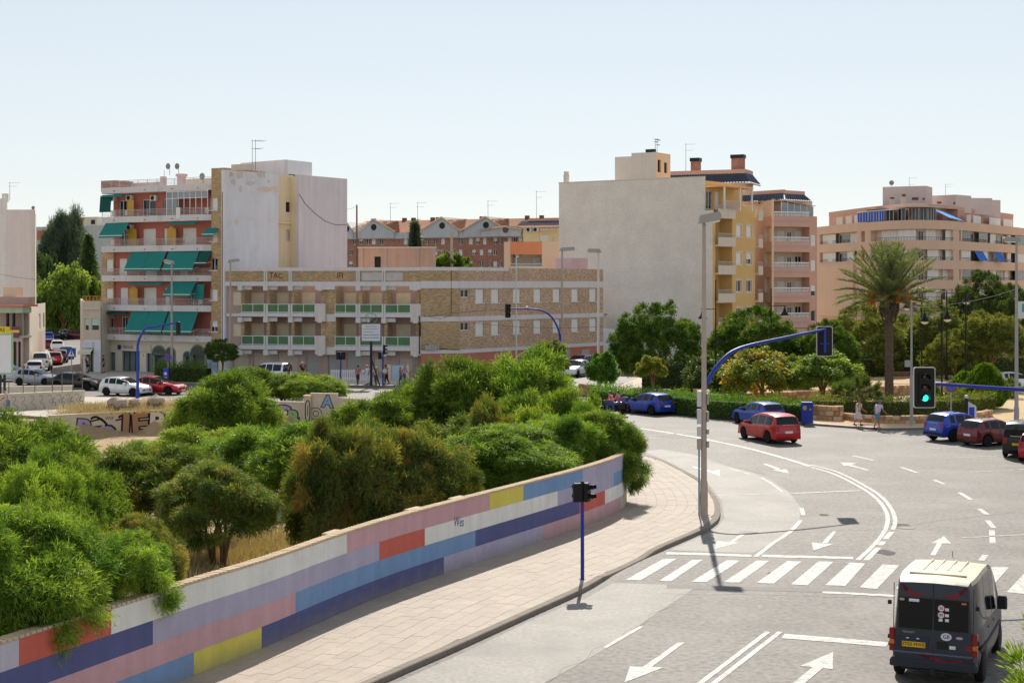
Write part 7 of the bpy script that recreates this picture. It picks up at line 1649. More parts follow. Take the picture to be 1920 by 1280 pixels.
class Body:
 """lofted body shell: longitudinal rows from sill to roof centre line, stations from nose to tail"""
 def __init__(s, P):
  s.P = P; top = np.array(P['top']); d = np.concatenate([[0], np.cumsum(np.linalg.norm(np.diff(top, axis=0), axis=1))]); n = 84
  q = np.linspace(0, d[-1], n); xw = sum([[w-0.42, w-0.3, w-0.15, w, w+0.15, w+0.3, w+0.42] for w in P['wb']], [])
  q = np.unique(np.round(np.concatenate([q, d]), 4)); X = np.interp(q, d, top[:,0]); Z = np.interp(q, d, top[:,1])
  s.X, s.Z = X, Z; W = P['W']/2; H = P['H']; L = P['L']; s.rows = []
  R_ = P['r']+0.07; G_ = []
  for x, zt in zip(X, Z):
   f = abs(x)/(L/2); w = W*(1-0.16*max(0, (f-0.55)/0.45)**2.2)
   zb_ = P['zs']+0.02*f
   for xc in P['wb']:
    if abs(x-xc) < R_: zb_ = max(zb_, P['r']+math.sqrt(R_*R_-(x-xc)**2)-0.015)
   zb_ = min(zb_, zt-0.02)
   g = (x+L/2)/L; bl = P['belt'][1]+(P['belt'][0]-P['belt'][1])*g; b_ = min(bl, zt-0.012); b_ = max(b_, zb_+0.01)
   cab = min(1, max(0, (zt-b_)/(H-bl))); h = max(zt-b_, 0.0)
   zm = zb_+(b_-zb_)*0.45; tum = 0.19 if H < 2.0 else 0.10
   wt = w*(0.95-tum*cab)
   r8 = max(zb_, zt-0.02)
   row = [(w*0.94, zb_), (w*0.985, zb_+(b_-zb_)*0.22), (w*1.0, zm), (w*0.995, zb_+(b_-zb_)*0.78), (w*0.965, b_), (w*0.952, b_+h*0.06), (w*0.952+(wt-w*0.952)*0.9, b_+h*(0.80 if H < 2 else 0.9)), (wt*(0.94 if H < 2 else 0.965), b_+h*(0.93 if H < 2 else 0.975)), (wt*0.60, b_+h*0.99), (0.0, zt)]
   G_.append([(x, y, z) for y, z in row])
  s.G = np.array(G_)
  s.t = q
 def st(s, x, rear=False):
  """station index nearest x, on the upper profile"""
  return int(np.argmin(np.abs(s.X-x)))
 def at(s, t, r):
  t = min(max(t, 0), len(s.G)-1.001); r = min(max(r, 0), 8.999); i, j = int(t), int(r); a, b = t-i, r-j
  return (s.G[i,j]*(1-a)*(1-b)+s.G[i+1,j]*a*(1-b)+s.G[i,j+1]*(1-a)*b+s.G[i+1,j+1]*a*b)
 def patch(s, b, t0, t1, r0, r1, off, sides=(1,-1), n=5, m=0):
  for sg in sides:
   T = np.linspace(t0, t1, n); Rr = np.linspace(r0, r1, n); V = []
   for t in T:
    for r in Rr:
     p = s.at(t, r); du = s.at(t+0.3, r)-s.at(t-0.3, r); dv = s.at(t, min(r+0.2, 8.99))-s.at(t, r-0.2); nn = np.cross(dv, du); nn /= np.linalg.norm(nn)+1e-9
     if nn[1] < -1e-6 and abs(nn[1]) > 0.3: nn = -nn
     if abs(nn[1]) <= 0.3 and nn[0]*p[0] < 0 and abs(nn[0]) > 0.5: nn = -nn
     if abs(nn[1]) <= 0.3 and abs(nn[0]) <= 0.5 and nn[2] < 0: nn = -nn
     p = p+nn*off; V.append((p[0], p[1]*sg, p[2]))
   fs = [(i*n+j, (i+1)*n+j, (i+1)*n+j+1, i*n+j+1) for i in range(n-1) for j in range(n-1)]
   b.add(V, fs if sg > 0 else [tuple(reversed(f)) for f in fs], m)
  return b
def zt_station(B, z, rear=True):
 """station on the tail (or nose) where the centre line is at height z"""
 idx = [i for i in range(len(B.X)) if (B.X[i] < 0) == rear]
 k = min(idx, key=lambda i: abs(B.Z[i]-z)+ (0.6 if abs(B.X[i]) < B.P['L']/2-0.75 else 0)); return k
WHEELS = {}
def wheel_mesh(r, w, kind):
 if (r, w, kind) in WHEELS: return WHEELS[(r, w, kind)]
 t = MB(); t.lathe([(r*0.62,-w/2),(r*0.9,-w/2),(r*0.985,-w*0.38),(r,-w*0.2),(r,w*0.2),(r*0.985,w*0.38),(r*0.9,w/2),(r*0.62,w/2)], 26, (0,0,0), 0, 'y')
 q = MB(); q.lathe([(r*0.66,w*0.3),(r*0.64,w*0.47),(r*0.58,w*0.44),(r*0.2,w*0.30),(r*0.16,w*0.42),(0.01,w*0.44)], 22, (0,0,0), 0, 'y')
 if kind == 'alloy':
  for k in range(5):
   a = 2*math.pi*k/5; ca, sa = math.cos(a), math.sin(a); v = []
   for rr, hw in ((0.16*r,0.035),(0.6*r,0.05)):
    for sg in (-1, 1): v += [(ca*rr-sa*hw*sg, w*0.485, sa*rr+ca*hw*sg), (ca*rr-sa*hw*sg, w*0.36, sa*rr+ca*hw*sg)]
   q.add(v, [(0,2,6,4),(0,4,5,1),(2,3,7,6),(4,6,7,5)])
 o = WHEELS[(r, w, kind)] = (t.mesh('tyre_mesh', M_tyre, ang=40), q.mesh('rim_mesh', M_rim if kind == 'alloy' else M_hub, ang=35)); return o
CARS = {}
def car(P, paint, label, loc, rz, cat='car', name='parked_car', group=None, rim='alloy', plate='w', dark_bumper=False, detail=True, roof=None, rails=False, tailstyle='corner'):
 B = Body(P); t = thing(name, label, cat, (loc[0], loc[1], 0.0 if len(loc) < 3 else loc[2]), rz, group); n, k = len(B.G), 10; W, L, H = P['W']/2, P['L'], P['H']
 glass_faces, b = MB(), MB(); X = B.X
 gi = {}
 ws0, ws1 = P['ws']; rw0, rw1 = P['rw']; wa, wc = P['win']; p1, p2 = P['pill']
 tri = lambda i: (X[i]+X[i+1])/2
 bodyF, glassF = [], []
 zt = lambda i: (B.Z[i]+B.Z[i+1])/2
 van = H > 2.0
 for i in range(n-1):
  x = tri(i)
  for j in range(k-1):
   g = False; f = (i*k+j, (i+1)*k+j, (i+1)*k+j+1, i*k+j+1)
   upper = zt(i)
   if j == 5 and wc < x < wa and abs(x-p1) > 0.045 and abs(x-p2) > 0.045 and upper > P['belt'][0]+0.30: g = True
   if j >= 6 and ws1 < x < ws0 and upper > P['belt'][0]+0.06 and x > 0-0.1: g = j >= 7 or upper < H-0.16
   if j >= 7 and rw1 < x < rw0 and x < 0 and not van: g = True
   (glassF if g else bodyF).append(f)
 Vl = B.G.reshape(-1, 3); Vr = Vl*np.array([1,-1,1]); V = np.concatenate([Vl, Vr]); o_ = n*k
 def emit(F):
  m = MB(); use = {}; vs, fs = [], []
  for f in F:
   for side in (0, 1):
    q = [i+side*o_ for i in f]
    if side == 0: q = q[::-1]
    r_ = []
    for i in q:
     key = i if not (i >= o_ and (i-o_) % k == k-1) else i-o_
     if key not in use: use[key] = len(vs); vs.append(tuple(V[key]))
     r_.append(use[key])
    fs.append(r_)
  return vs, fs
 vs, fs = emit(bodyF); ms = [0]*len(fs); b.v, b.f, b.m = vs, fs, ms
 mats_ = [paint]
 if roof is not None:
  mats_ = [paint, roof]; b.m = [1 if (sum(vs[i][2] for i in f)/len(f) > (H-0.17 if H < 2 else H-0.10) and sum(abs(vs[i][1]) for i in f)/len(f) < W*0.93) else 0 for f in fs]
 bo = b.build('body', mats_, t, ang=32)
 vs, fs = emit(glassF); gm = MB(); gm.add(vs, fs); gm.build('windows', M_cglass, t, ang=30)
 u = MB(); zs = P['zs']; u.box(-L*0.46, L*0.46, -W*0.72, W*0.72, zs-0.06, zs+0.35); u.box(-L*0.40, L*0.40, -W*0.90, W*0.90, zs-0.02, zs+0.02)
 u.build('underbody', M_plast, t)
 tm, rm = wheel_mesh(P['r'], 0.2, rim)
 for xc in P['wb']:
  for sg in (1, -1):
   w_ = link('wheel', tm, t, (xc, sg*(W-0.115), P['r'])); q = link('rim', rm, w_)
   if sg < 0: w_.rotation_euler = (0, 0, math.pi)
 if not detail: return t

 zr = lambda z: zt_station(B, z, True); zf = lambda z: zt_station(B, z, False); bl = P['belt'][1]
 if not van:
  for sg in (1, -1):
   q = MB(); B.patch(q, zr(bl-0.02), zr(bl-0.30), 5.2, 7.6, 0.012, (sg,)); q.build('tail_lamp', M_tail, t)
   q = MB(); B.patch(q, zf(P['belt'][0]-0.05), zf(P['belt'][0]-0.20), 4.0, 7.9, 0.012, (sg,)); q.build('headlamp', M_head, t)
  q = MB(); B.patch(q, zf(P['belt'][0]-0.30), zf(P['zs']+0.18), 7.3, 8.99, 0.008); q.build('grille', M_plast, t)
  q = MB(); B.patch(q, zr(P['zs']+0.20), zr(P['zs']+0.05), 5.0, 8.99, 0.012); q.build('rear_bumper', M_plast if dark_bumper else paint, t)
 xr = float(min(X)); zp = (bl-0.36) if not van else 0.84
 if not van:
  y0 = 0.0
  q = MB(); q.box(xr-0.03, xr+0.01, y0-0.26, y0+0.26, zp-0.06, zp+0.06); pl_ = q.build('number_plate', M_plw if plate == 'w' else M_ply, t)
  if plate == 'w': e = MB(); e.box(xr-0.034, xr-0.031, 0.215, 0.258, zp-0.058, zp+0.058); e.build('plate_band', M_plb, pl_)
  q = MB(); xf_ = float(max(X)); q.box(xf_-0.01, xf_+0.03, -0.26, 0.26, zp-0.26, zp-0.15); q.build('number_plate', M_plw, t)
  q = MB(); a = B.at(zr(bl+0.02), 8.99); q.box(a[0]-0.04, a[0]+0.0, -0.35, 0.35, a[2]-0.03, a[2]+0.01); q.build('tailgate_trim', M_chrome if H > 1.5 else paint, t)
 for sg in (1, -1):
  p = B.at(B.st(wa-0.12), 5.0); q = MB(); q.bbox(-0.10, 0.08, -0.11, 0.11, -0.01, 0.15, 0.03); mo = q.build('wing_mirror', paint if not van else M_plast, t); mo.location = (p[0]+0.02, sg*(p[1]+0.13), p[2]+0.02); mo.scale = (1, 1, 1 if not van else 1.9)
  q = MB()
  for xs in ((p1-0.02), (p1-0.02)-0.02-((p1-p2) if not van else 0.9)):
   a = B.at(B.st(xs+0.02), 3.6); q.box(a[0]-0.02, a[0]+0.14, sg*(a[1]+0.004)-0.012, sg*(a[1]+0.004)+0.012, a[2]-0.018, a[2]+0.018)
  q.build('door_handles', paint, t)
  q = MB()
  for xs in ((wa-0.05), p1, p2-0.02):
   i0 = B.st(xs); c = [B.at(i0, r)+np.array([0,0.004,0]) for r in np.linspace(0.6, 4.9, 6)]
   for a, d in zip(c, c[1:]): q.add([(a[0]-0.006,a[1]*sg,a[2]),(a[0]+0.006,a[1]*sg,a[2]),(d[0]+0.006,d[1]*sg,d[2]),(d[0]-0.006,d[1]*sg,d[2])], [(0,1,2,3) if sg < 0 else (3,2,1,0)])
  q.build('door_seams', M_plast, t) if not van else None
 if rails:
  for sg in (1, -1):
   q = MB(); a, c, d = (B.at(B.st(x), 7.3) for x in (0.0, -0.7, -1.35)); q.tube([(a[0],a[1]*sg,a[2]-0.01),(a[0]-0.1,a[1]*sg,a[2]+0.07),(c[0],c[1]*sg,c[2]+0.075),(d[0]+0.1,d[1]*sg,d[2]+0.07),(d[0],d[1]*sg,d[2]-0.01)], 0.02, 6); q.build('roof_rail', M_plast, t)
 q = MB(); xa_ = -0.9 if not van else 0.6; q.tube([(xa_,0,H-0.02),(xa_-0.12,0,H+0.16)], 0.008, 5); q.build('aerial', M_plast, t)
 return t
RED, BLUE, NAVY = carpaint('red', S(196,22,28)), carpaint('blue', S(34,70,178)), carpaint('royal_blue', S(40,82,200))
MAROON, WHITE_, SILVER, BLACKP, GREY = carpaint('maroon', S(112,18,28)), carpaint('white', S(236,238,240)), carpaint('silver', S(176,180,186)), carpaint('black', S(24,26,30)), mat('van_paint', S(50,54,63), rough=0.42, var=0.06, scale=1.5, spec=0.4, coat=0.15)
def hd(dx, dy): return math.atan2(dy, dx)
# moving cars on the bend: they drive away from the camera, noses to the far left
x, y = G(1440, 829); car(MPV, RED, 'bright red people carrier driving away round the bend', (x+0.2, y+1.0), hd(-0.33, 0.944), 'car', 'moving_car')
x, y = G(1424, 800); car(HATCH, BLUE, 'blue hatchback overtaken beside the red people carrier near the hedge', (x+0.2, y+1.8), hd(-0.40, 0.916), 'car', 'moving_car')
x, y = G(1215, 778); car(dict(HATCH, L=3.7), BLUE, 'small dark blue hatchback driving past the long hedge near the motorcycle', (x+0.1, y+1.3), hd(-0.58, 0.815), 'car', 'moving_car', rim='hub')
# parked at the right: their tails towards the road
gp = 'cars parked nose-in at the park kerb'
x, y = G(1797, 829); car(SUV, NAVY, 'blue raised hatchback with roof rails parked below the parking meter sign', (x+0.5, y+1.4), hd(0.88, 0.47), group=gp, rails=True, dark_bumper=True)
x, y = G(1858, 838); car(dict(HATCH, L=4.15), MAROON, 'dark maroon hatchback parked beside the blue raised one', (x+0.6, y+1.4), hd(0.88, 0.47), group=gp)
x, y = G(1915, 860); car(BOXVAN, BLACKP, 'black box van cut by the picture edge, its twin rear doors showing', (x+0.9, y+1.9), hd(0.5, 0.86), 'van', 'parked_van', gp, 'hub', True)
x, y = G(1935, 866); car(HATCH, RED, 'red hatchback at the picture edge in front of the black box van', (x+0.9, y+1.2), hd(0.5, 0.86), group=gp)
# far street
def front(u, v, Y=None):
 return G(u, v)
x, y = G(232, 742); car(dict(HATCH, L=4.0), WHITE_, 'white hatchback on the shaded street behind the arched blue mast', (x, y+0.6), hd(0.93, -0.36), 'car', 'moving_car')
x, y = G(292, 740); car(dict(SALOON, L=4.3), RED, 'red saloon on the shaded street beside the white hatchback', (x, y+0.8), hd(0.95, -0.31), 'car', 'moving_car')
x, y = G(143, 730); car(SALOON, BLACKP, 'black saloon leaving the corner behind the thin fence posts', (x, y), hd(0.97, -0.22), 'car', 'moving_car')
gs = 'cars parked in the side street'
for P, pc, (u, v), h, lab, rim in [(HATCH, WHITE_, (66,703), (-0.25,0.97), 'white hatchback at the mouth of the side street, seen from behind', 'hub'),
  (JEEP, WHITE_, (79,694), (-0.2,0.98), 'tall white off-roader with dark rear window in the side street', 'hub'),
  (HATCH, RED, (103,683), (-0.25,0.97), 'red hatchback half hidden beyond the tall white off-roader', 'hub'),
  (HATCH, BLACKP, (113,679), (-0.25,0.97), 'black hatchback between red and silver cars in the side street', 'hub'),
  (SALOON, SILVER, (124,672), (0.28,-0.96), 'silver saloon facing the camera in the side street', 'hub'),
  (HATCH, WHITE_, (107,658), (-0.3,0.95), 'small white car further up the side street', 'hub'),
  (HATCH, MAROON, (93,655), (-0.3,0.95), 'brown red car against the graffiti side wall', 'hub'),
  (HATCH, BLUE, (90,640), (-0.3,0.95), 'dark blue car further up against the house wall', 'hub'),
  (SUV, BLACKP, (101,637), (0.9,0.3), 'dark raised car standing across the end of the side street', 'hub'),
  (SALOON, MAROON, (147,636), (0.97,-0.1), 'dark red saloon below the tree at the street end', 'hub'),
  (SALOON, SILVER, (131,634), (0.97,0.1), 'grey saloon tucked behind the dark red one at the street end', 'hub'),
  (HATCH, WHITE_, (22,714), (0.97,-0.2), 'white car bonnet behind the billboard', 'hub'),
  (HATCH, SILVER, (70,722), (0.95,-0.25), 'silver hatchback behind the second low pale wall', 'hub')]:
 x, y = G(u, v); car(P, pc, lab, (x, y), hd(*h), group=gs, rim=rim, detail=v > 668)
gc = 'vehicles parked near the brick building'
for P, pc, (u, v), h, lab, cat in [(SUV, WHITE_, (1078,706), (-0.4,-0.9), 'white raised car parked beside the brown round tree', 'car'), (BOXVAN, WHITE_, (505,717), (-0.8,0.5), 'pale van roof glimpsed behind the acacias before the grilled windows', 'van'),
  (BOXVAN, SILVER, (1087,700), (-0.4,-0.9), 'silver van parked behind the white raised car', 'van')]:
 x, y = G(u, v); car(P, pc, lab, (x, y), hd(*h), cat, 'parked_car' if cat == 'car' else 'parked_van', gc, 'hub', detail=False)
gd = 'cars glimpsed behind the pines'
for pc, (u, v), lab in [(WHITE_, (1322,697), 'white car glimpsed between the two big pines'), (WHITE_, (1490,690), 'white car seen below the second pine'), (SILVER, (1640,668), 'pale car glimpsed beside the palm trunk'), (WHITE_, (1905,735), 'white car beside the lamp post at the picture edge')]:
 x, y = A(u, v, 150 if u < 1900 else 128)[:2]; car(HATCH, pc, lab, (x, y), hd(0.97, 0.2), group=gd, rim='hub', detail=False)
# ------------------------------------------------------------------ the grey van in front
VX, VY = 10.15, 35.9
vh = R(90-24.0)
V_ = car(TRANSIT, GREY, 'dark grey high roof van with cream roof and yellow plate, nearest on the road', (VX, VY), vh, 'van', 'moving_van', roof=mat('cream_roof_paint', S(206,192,164), rough=0.5, var=0.05, spec=0.4), rim='hub')
Bv = Body(TRANSIT); xr = -2.335
def vrear(name, y0, y1, z0, z1, m, off=0.0, parent=None, th=0.012):
 """flat piece on the tail, following its slope"""
 sl = lambda z: np.interp(z, [0.6,0.95,1.2,1.55,2.0,2.24], [-2.413,-2.402,-2.387,-2.357,-2.322,-2.284])-off
 b = MB(); vs = []
 for z in (z0, z1):
  for y in (y0, y1): x = sl(z); vs += [(x-th, y, z), (x+0.02, y, z)]
 b.add(vs, [(0,4,6,2),(0,1,5,4),(2,6,7,3),(4,5,7,6),(0,2,3,1)]); return b.build(name, m, parent or V_)
vrear('rear_window', 0.02, 0.74, 1.24, 1.90, M_cglass); vrear('rear_window', -0.74, -0.02, 1.24, 1.90, M_cglass)
vrear('door_gap', -0.006, 0.006, 0.56, 2.2, M_black, 0.004); vrear('door_gap', 0.845, 0.857, 0.56, 2.2, M_black, 0.004); vrear('door_gap', -0.857, -0.845, 0.56, 2.2, M_black, 0.004)
vrear('crease_band', -0.84, 0.84, 0.70, 0.74, mat('car_paint_grey_light', S(92,104,124), rough=0.3), 0.004)
pr = vrear('plate_recess', 0.10, 0.78, 0.80, 1.06, mat('plate_recess_grey', S(50,56,66), rough=0.5), 0.004)
pp = vrear('number_plate', 0.16, 0.66, 0.84, 0.955, M_ply, 0.02)
lettering('ST03 MWE', 0.105, M_black, pp, (-2.438, 0.41, 0.897), (R(90),0,R(-90)), 0.002, sx=1.0)
for y in (0.32, 0.54): vrear('plate_lamp', y-0.03, y+0.03, 1.02, 1.04, M_wht, 0.02)
vrear('door_lock', -0.32, -0.08, 0.84, 1.0, M_dark, 0.005); vrear('sticker', -0.48, -0.35, 0.86, 0.93, M_wht, 0.008)
gb = MB(); gb.lathe([(0.01,-0.004),(0.115,-0.004),(0.115,0.01)], 24, (0,0,0), 0, 'x'); go = gb.build('country_sticker', M_wht, V_); go.location = (-2.40, -0.28, 1.115); go.scale = (1, 1.0, 0.72)
lettering('GB', 0.115, M_black, V_, (-2.408, -0.28, 1.115), (R(90),0,R(-90)), 0.001)
for z, t_ in ((1.72,'50'),(1.575,'80')):
 zz = np.interp(z, [1.2,1.55,2.0], [-2.387,-2.357,-2.322])-0.016
 q = MB(); q.lathe([(0.01,-0.002),(0.085,-0.002),(0.085,0.004)], 22, (0,0,0), 0, 'x'); o = q.build('speed_sticker', M_tail, V_); o.location = (zz, -0.17, z)
 q = MB(); q.lathe([(0.01,-0.002),(0.065,-0.002),(0.065,0.002)], 22, (0,0,0), 0, 'x'); q.build('sticker_face', M_wht, o, loc=(-0.003,0,0)); lettering(t_, 0.085, M_black, V_, (zz-0.007, -0.17, z), (R(90),0,R(-90)), 0.001)
for i, z in enumerate((1.70, 1.575, 1.47)): vrear('sticker', -0.335, -0.255, z-0.03, z+0.03, M_wht, 0.012)
vrear('sticker', -0.20, -0.12, 1.44, 1.50, M_wht, 0.012); vrear('sticker', 0.30, 0.52, 1.82, 1.88, M_wht, 0.012)
vrear('sticker', -0.70, -0.60, 1.83, 1.87, M_tail2, 0.012); vrear('sticker', 0.62, 0.72, 1.83, 1.88, mat('pinkish_sticker', S(190,170,170)), 0.012)
lettering('TRANSIT', 0.07, M_chrome, V_, (-2.403, 0.52, 1.155), (R(90),0,R(-90)), 0.002);
q = MB(); q.lathe([(0.01,-0.006),(0.075,-0.006),(0.08,0.004)], 20, (0,0,0), 0, 'x'); o = q.build('badge', M_chrome, V_); o.location = (-2.402, -0.56, 1.11); o.scale = (1,1,0.42)
q = MB(); q.lathe([(0.01,-0.004),(0.07,-0.004),(0.07,0.004)], 6, (0,0,0), 0, 'x'); o = q.build('sticker', M_tail, V_); o.location = (-2.412, -0.76, 0.90)
def swoosh(pts, w, m):
 P = resample(pts, 0.03); n = normals2(P); k = len(P); b = MB(); V2 = []
 for sg in (-1, 1):
  for i in range(k):
   ww = w*math.sin(math.pi*min(0.97, max(0.03, i/(k-1))))**0.7; y, z = P[i]+n[i]*sg*ww/2; V2.append((float(np.interp(z, [0.4,0.6,0.95,1.2,1.55,2.0,2.24], [-2.40,-2.413,-2.402,-2.387,-2.357,-2.322,-2.284]))-0.008, y, z))
 b.add(V2, [(i, i+1, k+i+1, k+i) for i in range(k-1)] + [(k+i, k+i+1, i+1, i) for i in range(k-1)]); return b.build('red_flash', m, V_)
M_flash = mat('dark_red_decal', S(140,26,36), rough=0.4)
swoosh([(0.70,2.20),(0.55,2.04),(0.38,1.97),(0.22,2.02)], 0.09, M_flash); swoosh([(-0.70,2.20),(-0.55,2.04),(-0.38,1.97),(-0.22,2.02)], 0.09, M_flash)
swoosh([(0.62,0.76),(0.3,0.70),(0.0,0.62),(-0.35,0.58),(-0.75,0.64)], 0.06, M_flash)
for sg in (1, -1):
 b = MB();
 for z0, z1, m in ((0.72,0.86,0),(0.87,0.97,1),(0.98,1.22,0)): b.bbox(-2.415, -2.30, sg*0.885-0.055, sg*0.885+0.055, z0, z1, 0.015, m)
 b.build('tail_lamp', [M_tail, M_tail2], V_)
 b = MB();
 for z in (0.95, 1.7): b.bbox(-2.40, -2.33, sg*0.935-0.04, sg*0.935+0.04, z*1.0+0.38-0.35, z+0.12, 0.01)
 b.build('door_hinges', M_plast, V_)
b = MB(); b.bbox(-2.46, -2.20, -0.93, 0.93, 0.40, 0.58, 0.05); b.build('rear_bumper', mat('grey_bumper', S(50,53,60), rough=0.6, var=0.06), V_)
b = MB(); b.tube([(-2.45,-0.25,0.34),(-2.45,0.25,0.34)], 0.03, 6); b.box(-2.5, -2.35, -0.06, 0.06, 0.28, 0.42); b.build('tow_bar', M_plast, V_)
for sg in (1, -1):
 b = MB(); b.box(-2.2, 1.2, sg*0.985-0.012, sg*0.985+0.012, 0.78, 0.86); b.build('side_strip', M_plast, V_)
b = MB()
for k in range(4): b.bbox(-1.2, 0.2, -0.42+0.26*k, -0.37+0.26*k, 2.32, 2.35, 0.012)
b.bbox(-1.75, -1.62, -0.62, 0.62, 2.32, 2.352, 0.02); b.build('roof_ribs', mat('cream_roof_paint', S(232,224,204)), V_)
# ------------------------------------------------------------------ street furniture
M_post2 = mat('galvanised_post', S(176,170,166), rough=0.55, var=0.08, scale=1.5, metal=0.2, streak=0.08)
M_beigep = mat('beige_post', S(190,172,156), rough=0.6, var=0.08, scale=2, streak=0.1)
M_whitep = mat('white_post', S(216,214,212), rough=0.55, var=0.05)
M_lampglass = mat('lamp_glass', S(236,232,214), rough=0.25, var=0.03)
M_lens_r = mat('dark_red_lens', S(70,30,26), rough=0.2, spec=0.6); M_lens_a = mat('dark_amber_lens', S(84,66,44), rough=0.2, spec=0.6); M_lens_g = mat('dark_green_lens', S(26,50,44), rough=0.2, spec=0.6)
M_green_on = glow_mat('green_signal_light', (0.02, 0.92, 0.55), 1.1)
def lamp_post(label, u, vb, vt, hx, hv, Y=None, m=None, r=0.09, head=(0.85,0.34,0.24), tilt=0.12, zb_=0.13, dirx=1, name='street_lamp', group='street lamps'):
 """tapered post with a box lantern; hx, hv: half offset of the lantern"""
 if Y is None: Y = FPX*(CAM_H-zb_)/(vb-VH)
 x = (u-UC)*Y/FPX; H_ = CAM_H-(vt-VH)*Y/FPX-zb_; t = thing(name, label, 'street lamp', (x, Y, zb_), 0, group)
 b = MB(); b.lathe([(r*2.0,0),(r*2.0,0.03),(r*1.3,0.05),(r*1.25,1.2),(r*1.0,1.3),(r*0.6,H_-0.1),(r*0.55,H_)], 14); b.build('post', m or M_beigep, t, ang=40)
 L_, W_, h_ = head; c, s_ = math.cos(tilt), math.sin(tilt); bb = MB()
 pts = [(-0.15*L_,0.0),(0.0,h_),(L_*0.92,h_),(L_,h_*0.55),(L_*0.95,0.0)]
 rot = lambda p: (dirx*(p[0]*c-p[1]*s_)-dirx*0.1, H_-0.02+p[0]*s_+p[1]*c)
 P = [rot(p) for p in pts]; P = P if dirx < 0 else P; n = len(P); vs = [(x_,-W_/2,z_) for x_,z_ in P]+[(x_,W_/2,z_) for x_,z_ in P]
 bb.add(vs, [tuple(range(n)), tuple(range(2*n-1,n-1,-1))]+[(i,n+i,n+(i+1)%n,(i+1)%n) for i in range(n)]); bb.build('lantern_housing', M_post2, t)
 g = MB(); P = [rot(p) for p in [(L_*0.15,-0.01),(L_*0.9,-0.01),(L_*0.85,-0.09),(L_*0.2,-0.09)]]; g.add([(x_,-W_*0.4,z_) for x_,z_ in P]+[(x_,W_*0.4,z_) for x_,z_ in P], [(0,3,2,1),(4,5,6,7),(0,1,5,4),(1,2,6,5),(2,3,7,6),(3,0,4,7)]); g.build('lamp_glass', M_lampglass, t); return t
LP = lamp_post('tall beige lamp post on the kerb with a boxy lantern and stacked signal backs', 1320, 965, 418, 0, 0, None, M_beigep, 0.112, (0.78,0.42,0.3), 0.22)
bx = MB()
for k, (z0, z1) in enumerate(((4.05,4.62),(3.4,3.95),(2.95,3.3),(2.45,2.85))):
 q = MB(); q.bbox(-0.25, -0.10, -0.12, 0.16, z0, z1, 0.02); q.build('signal_back', M_whitep if k < 3 else M_beigep, LP)
 q = MB(); q.bbox(0.09, 0.18, -0.12, 0.14, z0+0.08, z1-0.08, 0.02); q.build('signal_back', M_post2, LP)
q = MB(); q.box(-0.21, -0.16, -0.05, 0.05, 0.0, 2.45); q.build('blue_conduit', mat('pale_blue_conduit', S(96,150,176), rough=0.5), LP)
lamp_post('street lamp rising over the brick wing near the blue signal mast', 1054, 690, 470, 0, 0, 150, M_beigep, 0.13, (1.35,0.45,0.32), 0.06)
lamp_post('white footed street lamp in front of the whitewashed flank', 1122, 735, 473, 0, 0, 126, M_whitep, 0.13, (1.0,0.4,0.3), 0.03, dirx=-1)
lamp_post('street lamp before the brick building beside the round dark tree', 432, 697, 492, 0, 0, 143, M_beigep, 0.12, (0.95,0.4,0.28), 0.12)
lamp_post('street lamp in front of the teal awnings', 322, 700, 494, 0, 0, 140, M_post2, 0.12, (0.85,0.4,0.26), 0.2, dirx=-1)
lamp_post('grey lamp post by the picture edge beside the white car', 1906, 803, 452, 0, 0, 92.5, M_post2, 0.12, (0.9,0.4,0.24), 0.05, dirx=-1)
lamp_post('thin white pole before the brick wing, its small lantern at roof height', 968, 712, 480, 0, 0, 146, M_whitep, 0.09, (0.4,0.2,0.15), 0.0)
def signal_head(t, loc, rz, faces=(1,), n=3, board=True, on=None, scale=1.0, horiz=False):
 """three-lens traffic signal head with backing board and visors, lenses facing local -y"""
 h = n*0.33*scale; w = 0.34*scale; hd_ = MB(); hd_.bbox(-w/2, w/2, -0.1*scale, 0.12*scale, -h/2, h/2, 0.03); o = hd_.build('signal_head', M_black, t); o.location = loc; o.rotation_euler = (0, 0, rz)
 if board:
  q = MB(); W_, Hh = 0.33*scale, h/2+0.14*scale; pts = []
  for cx, cz, a0 in ((W_-0.06,Hh-0.06,0),(-W_+0.06,Hh-0.06,90),(-W_+0.06,-Hh+0.06,180),(W_-0.06,-Hh+0.06,270)):
   for k in range(4): a = R(a0+30*k); pts.append((cx+0.06*math.cos(a), cz+0.06*math.sin(a)))
  q.slabx(pts, -0.02, 0.01); q.build('backing_board', M_black, o)
  e = MB(); n_ = len(pts); vs = [(x*f,y,z*(1+(f-1)*W_/Hh)) for f, y in ((1.0,-0.03),(1.07,-0.03),(1.07,0.02),(1.0,0.02)) for x, z in pts]
  e.add(vs, [(r*n_+i, r*n_+(i+1)%n_, ((r+1)%4)*n_+(i+1)%n_, ((r+1)%4)*n_+i) for r in range(4) for i in range(n_)]); e.build('board_border', M_whitep, o)
 for k in range(n):
  z = h/2-(k+0.5)*0.33*scale; l = MB(); r = 0.105*scale; l.lathe([(0.01,-0.03),(r*0.7,-0.022),(r,0.0),(r,0.03)], 20, (0,-0.115*scale,z), 0, 'y')
  mm = [M_lens_r, M_lens_a, M_lens_g][k if n == 3 else (0, 2)[k]]
  if on == k: mm = M_green_on
  l.build('lens', mm, o)
  v = MB(); m_ = 12; vs = []
  for dy, rr in ((-0.11*scale, r*1.12), (-0.33*scale, r*1.16)):
   for j in range(m_+1): a = R(-20+220*j/m_); vs.append((rr*math.cos(a), dy, z+rr*math.sin(a)))
  v.add(vs, [(j, j+1, m_+1+j+1, m_+1+j) for j in range(m_)]+[(m_+1+j, m_+1+j+1, j+1, j) for j in range(m_)]); v.build('visor', M_black, o)
 return o
